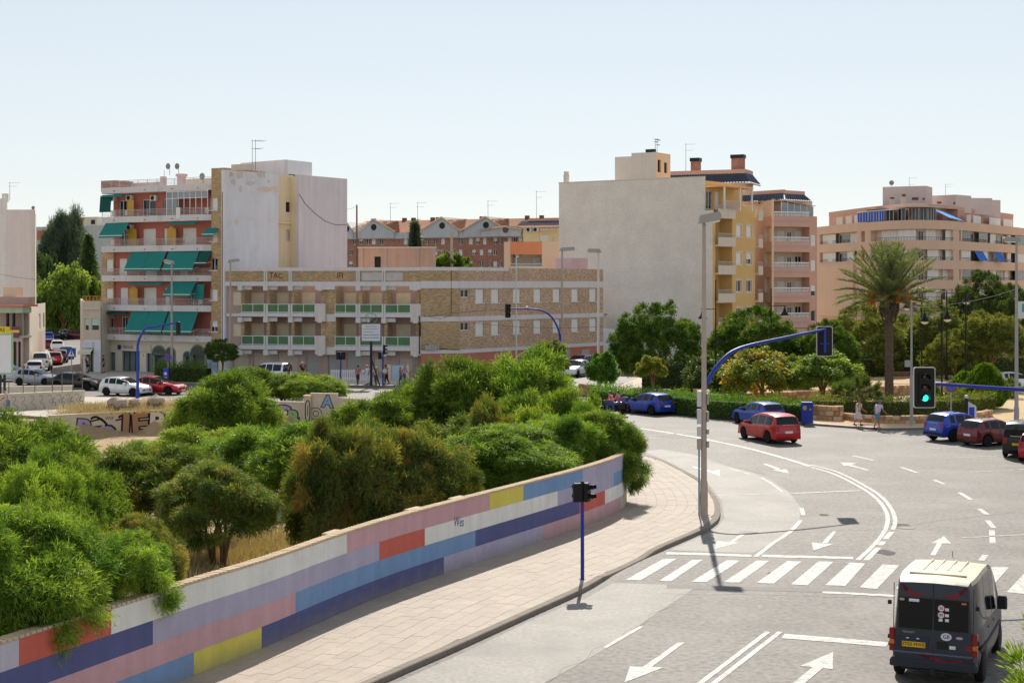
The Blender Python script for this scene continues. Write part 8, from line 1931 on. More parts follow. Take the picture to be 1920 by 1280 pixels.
def arc_pole(t, base_h, pts, r0, r1, m):
 b = MB(); P = resample(pts, 0.25); n = len(P); b.tube([tuple(p) for p in P], [r0+(r1-r0)*i/(n-1) for i in range(n)], 10); return b.build('arm', m, t, smooth=True)
# signal arm by the tall lamp post, its head seen from behind
x, y = 7.46, 60.3
t = thing('traffic_signal', 'blue arched signal arm beside the tall lamp post, its head seen from behind', 'traffic light', (x, y, 0.13), 0, 'traffic signals on arched arms')
b = MB(); b.lathe([(0.13,0),(0.13,0.5),(0.09,0.6),(0.085,4.2)], 12); b.build('post', M_blue, t)
arc_pole(t, 0, [(0,0,4.2),(0.15,0.1,4.75),(0.75,0.6,5.55),(1.6,1.3,6.05),(3.6,2.7,6.42),(5.6,4.3,6.72)], 0.085, 0.055, M_blue)
b = MB(); b.box(5.55, 5.65, 4.22, 4.28, 5.75, 6.75); b.box(5.40, 5.8, 4.28, 4.31, 6.1, 6.16); b.build('head_bracket', M_blue, t)
signal_head(t, (5.62, 4.43, 6.22), math.pi, board=True, scale=0.95)
# facing signal with the green lamp lit
x, y, z = A(1732, 726, 47.0)
t = thing('traffic_signal', 'facing traffic signal with its green lamp lit on a blue arm from the picture edge', 'traffic light', (22.0, 48.5, 0.13), 0, 'traffic signals on arched arms')
b = MB(); b.lathe([(0.13,0),(0.13,0.5),(0.09,0.6),(0.085,4.0)], 12); b.build('post', M_blue, t)
za = A(1760, 719, 47)[2]; ze = A(1920, 729, 47.6)[2]
arc_pole(t, 0, [(0,0,4.0),(-0.2,-0.05,4.6),(-1.0,-0.2,4.98),(-2.2,-0.45,5.12),(-4.3,-0.85,5.29),(-6.4,-1.15,ze-0.13),(x+0.2-22,-1.5,za-0.13)], 0.085, 0.05, M_blue)
signal_head(t, (x-22, y-48.5-0.05, z-0.13), 0, on=2, scale=0.94)
# pedestrian signal on the near pavement
x, y = G(1092, 1086, 0.13)
t = thing('pedestrian_signal', 'pedestrian signal on a blue pole at the edge of the paved pavement', 'traffic light', (x, y, 0.13))
b = MB(); b.lathe([(0.1,0),(0.1,0.02),(0.055,0.03),(0.05,2.45)], 12); b.lathe([(0.056,0.5),(0.056,0.56)], 12); b.build('post', M_blue, t)
signal_head(t, (0.13, 0.05, 2.55), R(62), n=2, board=False, scale=0.82); signal_head(t, (-0.14, -0.03, 2.55), R(195), n=2, board=False, scale=0.82)
b = MB(); b.box(-0.05, 0.05, -0.04, 0.04, 2.42, 2.82); b.lathe([(0.06,2.82),(0.03,2.88)], 10); b.build('head_bracket', M_black, t)
# far signals
x, y = G(258, 746, 0.13)
t = thing('traffic_signal', 'arched blue signal mast beside the white hatchback on the far pavement', 'traffic light', (x, y, 0.13), 0, 'traffic signals on arched arms')
zt_ = A(300, 607, y)[2]; b = MB(); b.lathe([(0.16,0),(0.15,0.6),(0.11,0.7),(0.10,3.9)], 12); b.build('post', M_blue, t)
s_ = y/FPX; arc_pole(t, 0, [(0,0,3.9),(0.15*1,0,4.5),(0.62,0,5.25),(1.3,0,zt_-0.38),(2.0,0,zt_-0.2),(3.2,0,zt_-0.02)], 0.10, 0.06, M_blue)
signal_head(t, (3.05, 0.05, zt_-0.45), math.pi, board=False, scale=0.95)
x, y = XY(1050, 126)
t = thing('traffic_signal', 'arched blue signal mast with a dark head hanging before the brick wing', 'traffic light', (x, y, 0.0), 0, 'traffic signals on arched arms')
za = A(985, 579, 126)[2]; b = MB(); b.lathe([(0.16,0),(0.15,1.0),(0.10,1.1),(0.09,za-2.2)], 12); b.build('post', M_blue, t)
arc_pole(t, 0, [(0,0,za-2.2),(-0.2,0,za-1.5),(-0.75,0,za-0.6),(-1.6,0,za-0.1),(-2.7,0,za),(-4.2,0,za+0.02)], 0.09, 0.05, M_blue)
signal_head(t, (-4.25, -0.05, za-0.15), R(20), board=False, scale=1.15)
b = MB(); b.lathe([(0.06,0.0),(0.14,0.06),(0.12,0.16),(0.02,0.2)], 10, (-2.7,0,za+0.03)); b.build('camera_dome', M_whitep, t)
for u, vb, vt, lab in ((639,716,664,'far pedestrian signal with twin heads before the grey shop shutters'),(718,716,656,'far signal pole with stacked heads beside the white billboard')):
 Y = 131.0; x = (u-UC)*Y/FPX; H_ = A(u, vt, Y)[2]; t = thing('pedestrian_signal', lab, 'traffic light', (x, Y, 0.13)); b = MB(); b.lathe([(0.07,0),(0.06,H_-0.2)], 10); b.build('post', M_blue, t)
 if u < 700: signal_head(t, (-0.2,0,H_-0.25), R(150), n=2, board=False); signal_head(t, (0.22,0,H_-0.25), R(200), n=2, board=False)
 else:
  signal_head(t, (0.1,0.05,H_-0.1), R(100), n=3, board=False, scale=0.85); signal_head(t, (-0.25,0,H_-0.6), R(190), n=2, board=False, scale=0.9); q = MB(); q.lathe([(0.01,-0.02),(0.2,-0.02),(0.2,0.01)], 16, (0.15,-0.05,H_-1.9), 0, 'y'); q.build('round_sign', M_whitep, t)
# billboard with a bicycle emblem above it
Y = 130.5; x, _, z0 = A(696, 639, Y); zt_ = A(696, 607, Y)[2]
t = thing('billboard', 'white hotel billboard on a dark braced pole with a wheel emblem on top', 'sign', (x, Y, 0.13))
b = MB(); b.box(-0.1, 0.1, -0.1, 0.1, 0, z0-0.1); b.tube([(0.05,0,2.2),(0.75,-0.3,0.0)], 0.06, 6); b.build('post', M_iron2, t)
b = MB(); b.box(-0.8, 0.8, -0.16, -0.1, z0-0.13, zt_-0.13); b.build('sign_board', mat('billboard_white', S(222,224,230), rough=0.5, var=0.04), t); b = MB(); b.box(-0.86, -0.8, -0.18, -0.08, z0-0.15, zt_-0.1); b.box(0.8, 0.86, -0.18, -0.08, z0-0.15, zt_-0.1); b.box(-0.8, 0.8, -0.18, -0.08, zt_-0.13, zt_-0.09); b.build('sign_frame', M_iron2, t)
M_pale = mat('faded_lettering', S(150,156,170), rough=0.6)
b = MB()
for k, (w, h) in enumerate(((1.2,0.05),(0.9,0.05),(1.3,0.07),(1.3,0.07))): zz = z0+0.9-k*0.24; b.box(-0.65, -0.65+w, -0.163, -0.161, zz-h, zz)
b.build('faded_lines', M_pale, t); lettering('HABITALIA', 0.24, M_pale, t, (0,-0.164,zt_-0.36), (R(90),0,0), 0.001, sx=0.85)
b = MB()
for rr in (0.5,0.42):
 P = [(rr*math.cos(a), -0.13, zt_+0.32+rr*math.sin(a)) for a in [k*math.pi/12 for k in range(25)]]; b.tube(P, 0.02, 5)
for k in range(6): a = k*math.pi/3+0.3; b.tube([(0,-0.13,zt_+0.32),(0.42*math.cos(a),-0.13,zt_+0.32+0.42*math.sin(a))], 0.018, 4)
b.build('wheel_emblem', mat('emblem_green', S(110,160,140), rough=0.6), t)
# large billboard at the left edge, crossing sign, direction sign
t = thing('billboard', 'blank pale billboard with green frame cut by the picture edge, on dark legs', 'sign', (-36.4, 112.0, 0.0));
zt_, z0 = A(10, 628, 112)[2], A(10, 699, 112)[2]; xr_ = XY(21, 112)[0]+36.4
b = MB(); b.box(-3.0, xr_, 0, 0.12, z0, zt_); b.build('sign_board', mat('billboard_white', S(222,224,230)), t)
b = MB(); m_g = mat('green_frame', S(150,190,150), rough=0.5); b.box(-3.1, xr_+0.1, -0.02, 0.14, zt_, zt_+0.12); b.box(-3.1, xr_+0.1, -0.02, 0.14, z0-0.12, z0); b.box(xr_, xr_+0.1, -0.02, 0.14, z0, zt_); b.build('sign_frame', m_g, t)
for u in (-1, 7): b = MB(); xx = XY(u,112)[0]+36.4; b.box(xx-0.08, xx+0.08, 0.13, 0.25, 0, z0); b.build('leg', M_iron2, t)
def sign_post(label, u, vb, vt, Y, face, zb_=0.13):
 x = (u-UC)*Y/FPX; H_ = CAM_H-(vt-VH)*Y/FPX-zb_; t = thing('traffic_sign', label, 'sign', (x, Y, zb_)); b = MB(); b.lathe([(0.045,0),(0.04,H_)], 8); b.build('post', M_post2, t); face(t, H_); return t
def crossing_face(t, H_):
 b = MB(); b.bbox(-0.38, 0.38, -0.08, -0.05, H_-0.78, H_, 0.01); o = b.build('sign_plate', mat('sign_blue_plate', S(40,70,150), rough=0.4), t)
 q = MB(); q.slabx([(-0.28,H_-0.68),(0.28,H_-0.68),(0,H_-0.14)], -0.086, -0.082); q.build('triangle', M_wht, t)
 q = MB(); q.slabx([(-0.04,H_-0.62),(0.0,H_-0.62),(0.03,H_-0.5),(0.1,H_-0.62),(0.14,H_-0.62),(0.06,H_-0.42),(0.05,H_-0.3),(-0.03,H_-0.3),(-0.06,H_-0.45)], -0.091, -0.088); q.lathe([(0.01,-0.002),(0.045,-0.002),(0.045,0.0)], 12, (0.01,-0.088,H_-0.25), 0, 'y'); q.build('walking_figure', M_black, t)
sign_post('blue pedestrian crossing sign at the mouth of the side street', 134, 722, 652, 128, crossing_face)
def noparking_face(t, H_):
 b = MB(); b.lathe([(0.01,-0.02),(0.33,-0.02),(0.33,0.0)], 26, (0,-0.05,H_-0.3), 0, 'y'); b.build('sign_plate', M_tail, t); q = MB(); q.lathe([(0.01,-0.006),(0.25,-0.006),(0.25,0.0)], 26, (0,-0.071,H_-0.3), 0, 'y'); q.build('blue_disc', M_blueaw, t)
 q = MB(); q.slabx([(-0.21,H_-0.13),(-0.17,H_-0.09),(0.21,H_-0.47),(0.17,H_-0.51)], -0.082, -0.079); q.build('red_bar', M_tail, t)
sign_post('round red and blue no parking sign behind the blue signal arm', 1783, 792, 716, 97, noparking_face)
sign_post('small no parking sign with a plate under it before the arched shop', 315, 716, 663, 133.5, noparking_face)
t = thing('direction_sign', 'white finger sign on a pale blue post beside the white footed lamp', 'sign', (*XY(1127, 124), 0.05)); H_ = A(1127, 684, 124)[2]
b = MB(); b.lathe([(0.06,0),(0.05,H_)], 8); b.build('post', mat('pale_blue_conduit', S(96,150,176)), t)
b = MB(); b.slabx([(-0.05,H_-0.36),(1.25,H_-0.36),(1.36,H_-0.19),(1.25,H_),(-0.05,H_)], -0.1, -0.06); b.build('sign_plate', M_whitep, t); q = MB(); q.box(0.1, 1.05, -0.103, -0.101, H_-0.2, H_-0.14); q.build('lettering_line', M_pale, t)
# park lanterns on black posts
def park_lamp(label, u, vb, vt, Y, arm, drop, zb_=PK, group='park lamps with hanging lanterns'):
 x = (u-UC)*Y/FPX; H_ = CAM_H-(vt-VH)*Y/FPX-zb_; t = thing('park_lamp', label, 'street lamp', (x, Y, zb_), 0, group); za = H_-drop
 b = MB(); b.lathe([(0.14,0),(0.13,0.9),(0.06,1.0),(0.05,H_)], 10); b.build('post', M_black, t); s_ = 1 if arm > 0 else -1
 b = MB(); b.tube([(0,0,za),(arm+s_*0.15,0,za)], 0.03, 6); b.build('arm', M_black, t)
 b = MB(); b.lathe([(0.03,0.0),(0.05,-0.15),(0.1,-0.2),(0.13,-0.4),(0.33,-0.66),(0.35,-0.74),(0.3,-0.74)], 14, (arm,0,za)); o = b.build('lantern', M_black, t, ang=40); g = MB(); g.lathe([(0.29,-0.74),(0.22,-0.86),(0.08,-0.92),(0.01,-0.93)], 14, (arm,0,za)); g.build('lamp_glass', M_lampglass, o); return t
park_lamp('black park lamp in front of the ochre building, lantern to the tall lamp post', 1342, 745, 524, 118, -1.0, 2.25)
park_lamp('black park lamp beside the salmon block balconies', 1446, 742, 540, 121, 1.05, 1.4, 0.9)
for u, vt, Y, arm, dr, lab in [(1728,560,122,-1.15,0.0,'black park lamp behind the palm with its lantern over the thin pole'),(1766,552,108,-1.2,1.15,'nearest black park lamp with the lantern reaching towards the palm'),(1775,545,126,1.6,0.2,'slim black park lamp with the highest lantern'),(1811,545,108,-1.3,1.25,'black park lamp behind the clipped bush')]:
 park_lamp(lab, u, 0, vt, Y, arm, dr, PK if Y < 115 else 0.9)
t = thing('utility_pole', 'thin grey pole in the park carrying the overhead wires', 'pole', (*G(1709, 797, 0.13), 0.13)); H_ = A(1709, 566, G(1709,797,0.13)[1])[2]; b = MB(); b.lathe([(0.11,0),(0.10,3.0),(0.07,3.05),(0.055,H_)], 10); b.build('post', M_post2, t)
q = MB(); q.bbox(-0.42, -0.06, -0.06, 0.0, 3.55, 3.95, 0.02); q.build('small_sign', M_gshutter, t)
# overhead wires
def wire(label, a, c, sag, r=0.018):
 a, c = Vector(a), Vector(c); P = [a.lerp(c, k/16)-Vector((0,0,sag*4*(k/16)*(1-k/16))) for k in range(17)]; o0 = P[0]; b = MB(); b.tube([tuple(p-o0) for p in P], r, 4); o = b.build('overhead_wire', M_iron2, None, loc=tuple(o0)); return tag(o, label, 'wire')
wire('overhead wire crossing the park from the thin pole to the dark pine', A(1709,575,94.1), A(1925,534,120), 0.4)
wire('lower overhead wire sagging across the park behind the palm', A(1540,592,120), A(1709,572,94.1), 0.3)
wire('wire slung from the brick bend across the wing', A(795,592,139.3), A(1130,612,150), 0.5)
wire('second wire slung below the white band of the brick wing', A(795,594,139.3), A(952,580,126), -0.1)
wire('cable across the side street from the corner house to the apartments', A(0,514,150), A(188,517,151), 0.5)
wire('wire from the tall dark post to the white flank', A(669,386,178), A(651,392,160), 0.1)
t = thing('utility_pole', 'thin dark wooden pole rising behind the white flank', 'pole', (*XY(669, 178), 0.0)); H_ = A(669,384,178)[2]; b = MB(); b.lathe([(0.14,0),(0.09,H_)], 8); b.build('post', M_wood, t)
t = thing('utility_pole', 'wooden pole standing among bushes above the brick roof', 'pole', (*XY(847, 176), 0.0)); H_ = A(847,436,176)[2]; b = MB(); b.lathe([(0.2,0),(0.16,H_)], 8); b.build('post', M_beigep, t)
# blue kiosk with emblems, parking meter, bollard, bins, benches
x, y = G(1513, 792, 0.13); t = thing('blue_kiosk', 'blue box kiosk with small yellow emblems at the end of the long hedge', 'kiosk', (x, y, 0.13), R(-6))
b = MB(); b.bbox(-0.36, 0.36, -0.3, 0.3, 0, 1.2, 0.03); b.bbox(-0.34, 0.34, -0.33, 0.33, 1.2, 1.28, 0.02); b.build('cabinet', M_blue, t)
b = MB(); b.lathe([(0.01,-0.004),(0.13,-0.004),(0.13,0.0)], 14, (-0.16,-0.302,0.95), 0, 'y'); b.slabx([(-0.26,0.8),(-0.06,0.8),(-0.16,1.12)], -0.309, -0.307); b.lathe([(0.01,-0.004),(0.06,-0.004),(0.06,0.0)], 10, (0.18,-0.302,0.85), 0, 'y'); b.build('emblem', mat('emblem_yellow', S(190,170,80), rough=0.5), t)
x, y = G(1821, 800, 0.13); t = thing('parking_meter', 'white slanted parking meter with a blue panel behind the parked blue car', 'parking meter', (x, y, 0.13)); b = MB(); b.slabx([(-0.28,0),(0.28,0),(0.28,1.25),(-0.22,1.55),(-0.28,1.55)], -0.12, 0.12); b.build('cabinet', M_wht, t); b = MB(); b.box(-0.16, 0.16, -0.13, -0.121, 0.15, 1.2); b.build('blue_panel', mat('panel_blue', S(70,80,210), rough=0.4), t)
x, y = G(1812, 801, 0.13); t = thing('bollard', 'dark bollard with a pale cap beside the parking meter', 'bollard', (x, y, 0.13)); b = MB(); b.lathe([(0.11,0),(0.11,1.75)], 12); b.build('shaft', M_iron2, t); b = MB(); b.lathe([(0.11,1.75),(0.12,1.8),(0.1,1.92),(0.02,1.95)], 12); b.build('cap', M_whitep, t)
def bench(label, u, v, Y, rz):
 x = (u-UC)*Y/FPX; t = thing('park_bench', label, 'bench', (x, Y, TZ), rz, 'benches on the park terrace')
 for k in range(4): b = MB(); b.box(-0.9, 0.9, -0.22+0.12*k, -0.12+0.12*k, 0.42, 0.46); b.build('seat_slat', M_wood, t)
 for k in range(3): b = MB(); b.box(-0.9, 0.9, 0.26+0.03*k, 0.29+0.03*k, 0.55+0.13*k, 0.65+0.13*k); b.build('back_slat', M_wood, t)
 for s_ in (-0.75, 0.75): b = MB(); b.tube([(s_,-0.24,0),(s_,-0.2,0.4),(s_,0.24,0.42),(s_,0.36,0.95)], 0.035, 6); b.tube([(s_,0.26,0),(s_,0.22,0.42)], 0.035, 6); b.build('leg', M_iron2, t)
bench('wooden bench on the terrace beside the palm trunk', 1690, 722, 121.8, R(0)); bench('wooden bench in the shade beyond the thin light green tree', 1510, 735, 119, R(8)); bench('bench half hidden behind the fan palms', 1575, 728, 121, R(-5))
# dark timber fence at the back of the park
t = thing('park_fence', 'dark timber fence running along the back of the park under the pines', 'fence', (*XY(1290,125), 0.0)); P0 = XY(1290,125)
fp = resample([XY(1205,121), XY(1290,124), XY(1420,128), XY(1560,131), XY(1700,133), XY(1925,138)], 1.6); M_fw = mat('dark_timber', S(74,52,44), rough=0.85, var=0.2, scale=3)
for i, p in enumerate(fp):
 x, y = p[0]-P0[0], p[1]-P0[1]; b = MB(); b.box(x-0.06, x+0.06, y-0.06, y+0.06, 0.3, 2.2); b.build('post', M_fw, t)
 if i < len(fp)-1:
  q = fp[i+1]-np.array(P0)
  for z in (1.0, 1.5, 2.05): b = MB(); b.tube([(x,y,z),(q[0],q[1],z)], 0.05, 5); b.build('rail', M_fw, t)
# white picket fence and advertising panel before the brick building
t = thing('picket_fence', 'white picket fence in front of the grey shop shutters', 'fence', (*XY(620,136), 0.13)); L_ = XY(700,136)[0]-XY(620,136)[0]
n = int(L_/0.16)
b = MB(); b.box(0, L_, 0, 0.04, 0.25, 0.32); b.box(0, L_, 0, 0.04, 0.85, 0.92); b.build('rail', M_wht, t)
for k in range(n): b = MB(); b.box(k*0.16, k*0.16+0.09, -0.03, -0.001, 0.05, 1.05); b.build('picket', M_wht, t)
t = thing('gate_pillars', 'pale panelled gate cabinet between beige pillars near the barred window', 'gate', (*XY(733,138), 0.13)); b = MB(); b.bbox(-0.35, 0.0, 0, 0.35, 0, 1.35, 0.03); b.bbox(1.3, 1.6, 0, 0.35, 0, 1.3, 0.03); b.build('pillar', M_peach, t); b = MB(); b.box(0.05, 1.25, 0.1, 0.2, 0, 1.3); b.build('panel', M_bp, t)
t = thing('advert_panel', 'pale blue advertising panel beside the round dark tree', 'sign', (*XY(398,141), 0.13)); b = MB(); b.bbox(-0.5, 0.5, -0.06, 0.06, 0.4, 1.9, 0.02); b.build('sign_board', mat('advert_blue', S(176,196,222), rough=0.5, var=0.1, scale=3, dirt=(S(110,140,180),0.8,2.5)), t); b = MB(); b.box(-0.55, -0.5, -0.05, 0.05, 0, 1.95); b.box(0.5, 0.55, -0.05, 0.05, 0, 1.95); b.build('legs', M_wood, t)
t = thing('letter_box', 'blue and white street information box before the arched shop windows', 'sign', (*XY(311,133), 0.05)); b = MB(); b.bbox(-0.22, 0.22, -0.15, 0.15, 0.25, 1.4, 0.03); b.build('cabinet', mat('panel_blue', S(70,80,210)), t); q = MB(); q.lathe([(0.01,-0.003),(0.14,-0.003),(0.14,0.0)], 14, (0,-0.152,0.95), 0, 'y'); q.box(-0.12, 0.12, -0.155, -0.152, 0.45, 0.65); q.build('white_emblem', M_wht, t); b = MB(); b.lathe([(0.04,0),(0.04,0.25)], 6); b.build('foot', M_iron2, t)
# white shop van awning, teal pharmacy sign at the edge
t = thing('hanging_sign', 'white sign box with a teal disc cut by the picture edge', 'sign', (*XY(1908, 100), 0.13)); z0 = A(1915,597,100)[2]-0.13; b = MB(); b.box(0.0, 1.2, -0.1, 0.1, z0, z0+1.1); b.build('sign_box', M_whitep, t); b = MB(); b.lathe([(0.01,-0.01),(0.34,-0.01),(0.34,0.0)], 20, (0.62,-0.101,z0+0.68), 0, 'y'); b.box(0.25, 1.1, -0.106, -0.101, z0+0.42, z0+0.95); b.build('teal_disc', mat('teal_sign', S(70,160,150), rough=0.5), t); b = MB(); b.tube([(0.6,0,0),(0.6,0,z0)], 0.06, 8); b.build('post', M_whitep, t)
# ------------------------------------------------------------------ people
M_skin = mat('skin', S(206,160,132), rough=0.6, var=0.06, scale=6); M_skin2 = mat('tanned_skin', S(186,126,96), rough=0.6, var=0.06, scale=6); M_hair = mat('dark_hair', S(60,44,34), rough=0.8, var=0.2, scale=20); M_hairg = mat('grey_hair', S(168,164,160), rough=0.8, var=0.2, scale=20); M_hairb = mat('auburn_hair', S(136,90,60), rough=0.8, var=0.2, scale=20)
def cloth(n, c, dirt=None): return mat('cloth_'+n, c, rough=0.9, var=0.1, scale=8, dirt=dirt)
def skin_mesh(name, nodes, edges, m, sub=1, root=0):
 """one continuous surface grown round a skeleton of joints: nodes = [(x,y,z,rx,ry)]"""
 me = bpy.data.meshes.new(name); me.from_pydata([n[:3] for n in nodes], edges, []); o = bpy.data.objects.new('tmp_'+name, me); COL.objects.link(o)
 md = o.modifiers.new('skin', 'SKIN'); md.use_smooth_shade = True
 for i, n in enumerate(nodes): v = me.skin_vertices[0].data[i]; v.radius = (n[3], n[4] if len(n) > 4 else n[3]); v.use_root = (i == root)
 s = o.modifiers.new('sub', 'SUBSURF'); s.levels = sub; s.render_levels = sub
 dg = bpy.context.evaluated_depsgraph_get(); dg.update(); r = bpy.data.meshes.new_from_object(o.evaluated_get(dg)); r.name = name; bpy.data.objects.remove(o); r.materials.clear(); r.materials.append(m)
 r.polygons.foreach_set('use_smooth', [True]*len(r.polygons)); return r
def person(label, loc, rz, H=1.7, stride=0.25, swing=0.3, lean=0.06, top=None, bottom=None, legs='shorts', hair=None, skin=M_skin, hat=None, sit=False, skirt=False, bag=None, ride=False, sub=1, elbow=0.25, group=None):
 """walking or sitting figure facing local +x"""
 s = H/1.70; t = thing('person', label, 'person', loc, rz, group); P = lambda x, y, z: (x*s, y*s, z*s)
 hipz = 0.90 if not (sit or ride) else (0.47 if sit else 0.78); zt = hipz+0.52; lx = lean*6
 pel = (0, 0, hipz); wa = (lx*0.12, 0, hipz+0.16); ch = (lx*0.3, 0, hipz+0.38); nk = (lx*0.45, 0, zt+0.04); hd_ = (lx*0.5+0.02, 0, zt+0.12); ht = (lx*0.5+0.03, 0, zt+0.26)
 N, E = [], []
 def nd(p, rx, ry=None): N.append((*P(*p), rx*s, (ry or rx)*s)); return len(N)-1
 i0 = nd(pel, 0.15, 0.11); i1 = nd(wa, 0.135, 0.10); i2 = nd(ch, 0.165, 0.11); i3 = nd(nk, 0.055); i4 = nd(hd_, 0.075); i5 = nd((hd_[0]+0.01,0,hd_[2]+0.09), 0.092, 0.10); i6 = nd((ht[0]-0.01,0,ht[2]-0.02), 0.06)
 E += [(i0,i1),(i1,i2),(i2,i3),(i3,i4),(i4,i5),(i5,i6)]
 J = {}
 for sg, ph in ((1, 1), (-1, -1)):
  hx = stride*ph
  if sit or ride:
   kn = (0.42, sg*(0.12 if sit else 0.20), hipz+0.0 if sit else hipz-0.08); an = (0.42 if sit else 0.30, sg*(0.12 if sit else 0.22), 0.09 if sit else 0.30); to = (an[0]+0.17, an[1], an[2]-0.06)
  else:
   kn = (hx*0.55+0.05, sg*0.085, 0.49); an = (hx-(0.10 if ph < 0 else 0.0), sg*0.08, 0.08+(0.07 if ph < 0 else 0)); to = (an[0]+0.17, sg*0.09, 0.035)
  a = nd((0.0, sg*0.09, hipz-0.07), 0.085); k = nd(kn, 0.056); c_ = nd(((kn[0]+an[0])/2-0.02, kn[1], (kn[2]+an[2])/2+0.06), 0.05); n_ = nd(an, 0.037); f = nd(to, 0.032); E += [(i0,a),(a,k),(k,c_),(c_,n_),(n_,f)]
  ax = -swing*ph; sh = (ch[0]+0.02, sg*0.19, zt-0.03)
  if ride: el = (0.22, sg*0.26, zt-0.26); wr = (0.46, sg*0.26, hipz+0.22)
  else: el = (ch[0]+ax*0.5-0.02, sg*0.245, zt-0.30); wr = (ch[0]+ax+elbow*0.5, sg*0.235, zt-0.53+elbow*0.25)
  h = nd(sh, 0.062); e = nd(el, 0.042); w = nd(wr, 0.030); p_ = nd((wr[0]+(wr[0]-el[0])*0.22, wr[1], wr[2]+(wr[2]-el[2])*0.22), 0.034); E += [(i2,h),(h,e),(e,w),(w,p_)]
  dv = Vector(wr)-Vector(el); dv.normalize(); base = Vector(wr)+dv*0.075; sd2 = Vector((1,0,0)) if abs(dv.x) < 0.8 else Vector((0,0,1)); sd2 = (sd2-dv*sd2.dot(dv)).normalized()
  for q in range(4): a0 = base+sd2*(0.028-0.018*q); f1 = a0+dv*0.04*(1-0.1*abs(q-1)); f2 = f1+dv*0.032+Vector((0,-sg*0.012,0)); j1 = nd(tuple(f1), 0.0085); j2 = nd(tuple(f2), 0.0075); E += [(p_,j1),(j1,j2)]
  th1 = Vector(wr)+dv*0.03+sd2*0.04; th2 = th1+dv*0.035+sd2*0.012; j1 = nd(tuple(th1), 0.010); j2 = nd(tuple(th2), 0.008); E += [(w,j1),(j1,j2)]
  J[sg] = dict(kn=kn, an=an, to=to, sh=sh, el=el, wr=wr)
 link('body', skin_mesh('body_mesh', N, E, skin, sub), t)

 n2 = [(*P(0,0,hipz-0.02),0.165*s,0.135*s),(*P(*wa),0.155*s,0.125*s),(*P(*ch),0.185*s,0.135*s),(*P(nk[0],0,zt-0.01),0.085*s,0.075*s)]; e2 = [(0,1),(1,2),(2,3)]
 for sg in (1, -1):
  sh, el = Vector(J[sg]['sh']), Vector(J[sg]['el']); n2 += [(*P(*sh),0.085*s), (*P(*sh.lerp(el,0.62)),0.068*s)]; e2 += [(2,len(n2)-2),(len(n2)-2,len(n2)-1)]
 link('shirt' if not skirt else 'dress_top', skin_mesh('shirt_mesh', n2, e2, top or cloth('white', S(226,226,230)), sub), t)
 if skirt:
  b = MB(); b.lathe([(0.165,hipz+0.05),(0.20,hipz-0.10),(0.24,hipz-0.30),(0.27,hipz-0.48),(0.25,hipz-0.47),(0.1,hipz-0.2)], 16); b.v = [(x*s+0.02*math.sin(y*20), y*s*0.85, z*s) for x, y, z in b.v]; b.build('skirt', bottom, t, smooth=True)
 else:
  fr = {'shorts': 0.82, 'trousers': 1.0}[legs]; n3 = [(*P(0,0,hipz+0.06),0.158*s,0.125*s),(*P(0,0,hipz-0.03),0.165*s,0.13*s)]; e3 = [(0,1)]
  for sg in (1, -1):
   kn, an = Vector(J[sg]['kn']), Vector(J[sg]['an']); a = Vector((0.0, sg*0.09, hipz-0.09)); n3.append((*P(*a),0.105*s)); i = len(n3)-1; e3.append((1,i)); n3.append((*P(*a.lerp(kn,fr)),0.085*s)); e3.append((i,i+1))
   if legs == 'trousers': n3.append((*P(*kn.lerp(an,0.9)),0.062*s)); e3.append((i+1,i+2))
  link('shorts' if legs == 'shorts' else 'trousers', skin_mesh('bottoms_mesh', n3, e3, bottom or cloth('navy', S(40,46,70)), sub), t)
 b = MB(); c = (hd_[0]-0.006, 0, hd_[2]+0.085); vs = []; rs_, sg2 = 10, 12
 for i in range(rs_+1):
  a = math.pi*0.62*i/rs_
  for j in range(sg2): q = 2*math.pi*j/sg2; k = 1.0 if math.cos(q) < 0.3 or i < 6 else 0.72; rr = 0.107; vs.append(P(c[0]-0.012+rr*math.sin(a)*math.cos(q)*k, rr*0.92*math.sin(a)*math.sin(q), c[2]+rr*1.12*math.cos(a)))
 b.add(vs, [(i*sg2+j, (i+1)*sg2+j, (i+1)*sg2+(j+1)%sg2, i*sg2+(j+1)%sg2) for i in range(rs_) for j in range(sg2)])
 if hat and not ride: b2 = MB(); b2.lathe([(0.11*s,0.0),(0.17*s,-0.02*s),(0.165*s,-0.03*s),(0.1*s,-0.012*s)], 16, P(c[0],0,c[2]+0.05)); b2.build('hat_brim', hat, t, smooth=True)
 b.build('helmet' if ride else ('hat' if hat else 'hair'), hat or hair or M_hair, t, smooth=True)
 fc = MB()
 for sg in (1, -1): fc.lathe([(0.002*s,-0.004*s),(0.012*s,0.0),(0.002*s,0.004*s)], 8, P(c[0]+0.098, sg*0.036, c[2]+0.0), 0, 'x')
 fc.build('eyes', M_dark, t); nz = MB(); nz.tube([P(c[0]+0.095,0,c[2]+0.0), P(c[0]+0.125,0,c[2]-0.035), P(c[0]+0.098,0,c[2]-0.045)], [0.008*s,0.016*s,0.012*s], 6); nz.build('nose', skin, t, smooth=True)
 mo = MB(); mo.box(*(v*s for v in (c[0]+0.088, c[0]+0.1, -0.025, 0.025, c[2]-0.078, c[2]-0.068))); mo.build('mouth', mat('lips', S(160,86,78), rough=0.5), t)
 for sg in (1, -1):
  an, to = J[sg]['an'], J[sg]['to']; f = MB(); f.tube([P(an[0]-0.05,an[1],max(an[2]-0.03,0.045)), P((an[0]+to[0])/2,an[1],max((an[2]+to[2])/2-0.01,0.04)), P(to[0]+0.03,to[1],max(to[2],0.03))], [0.042*s,0.048*s,0.035*s], 8); f.build('shoe', M_dark, t, smooth=True)
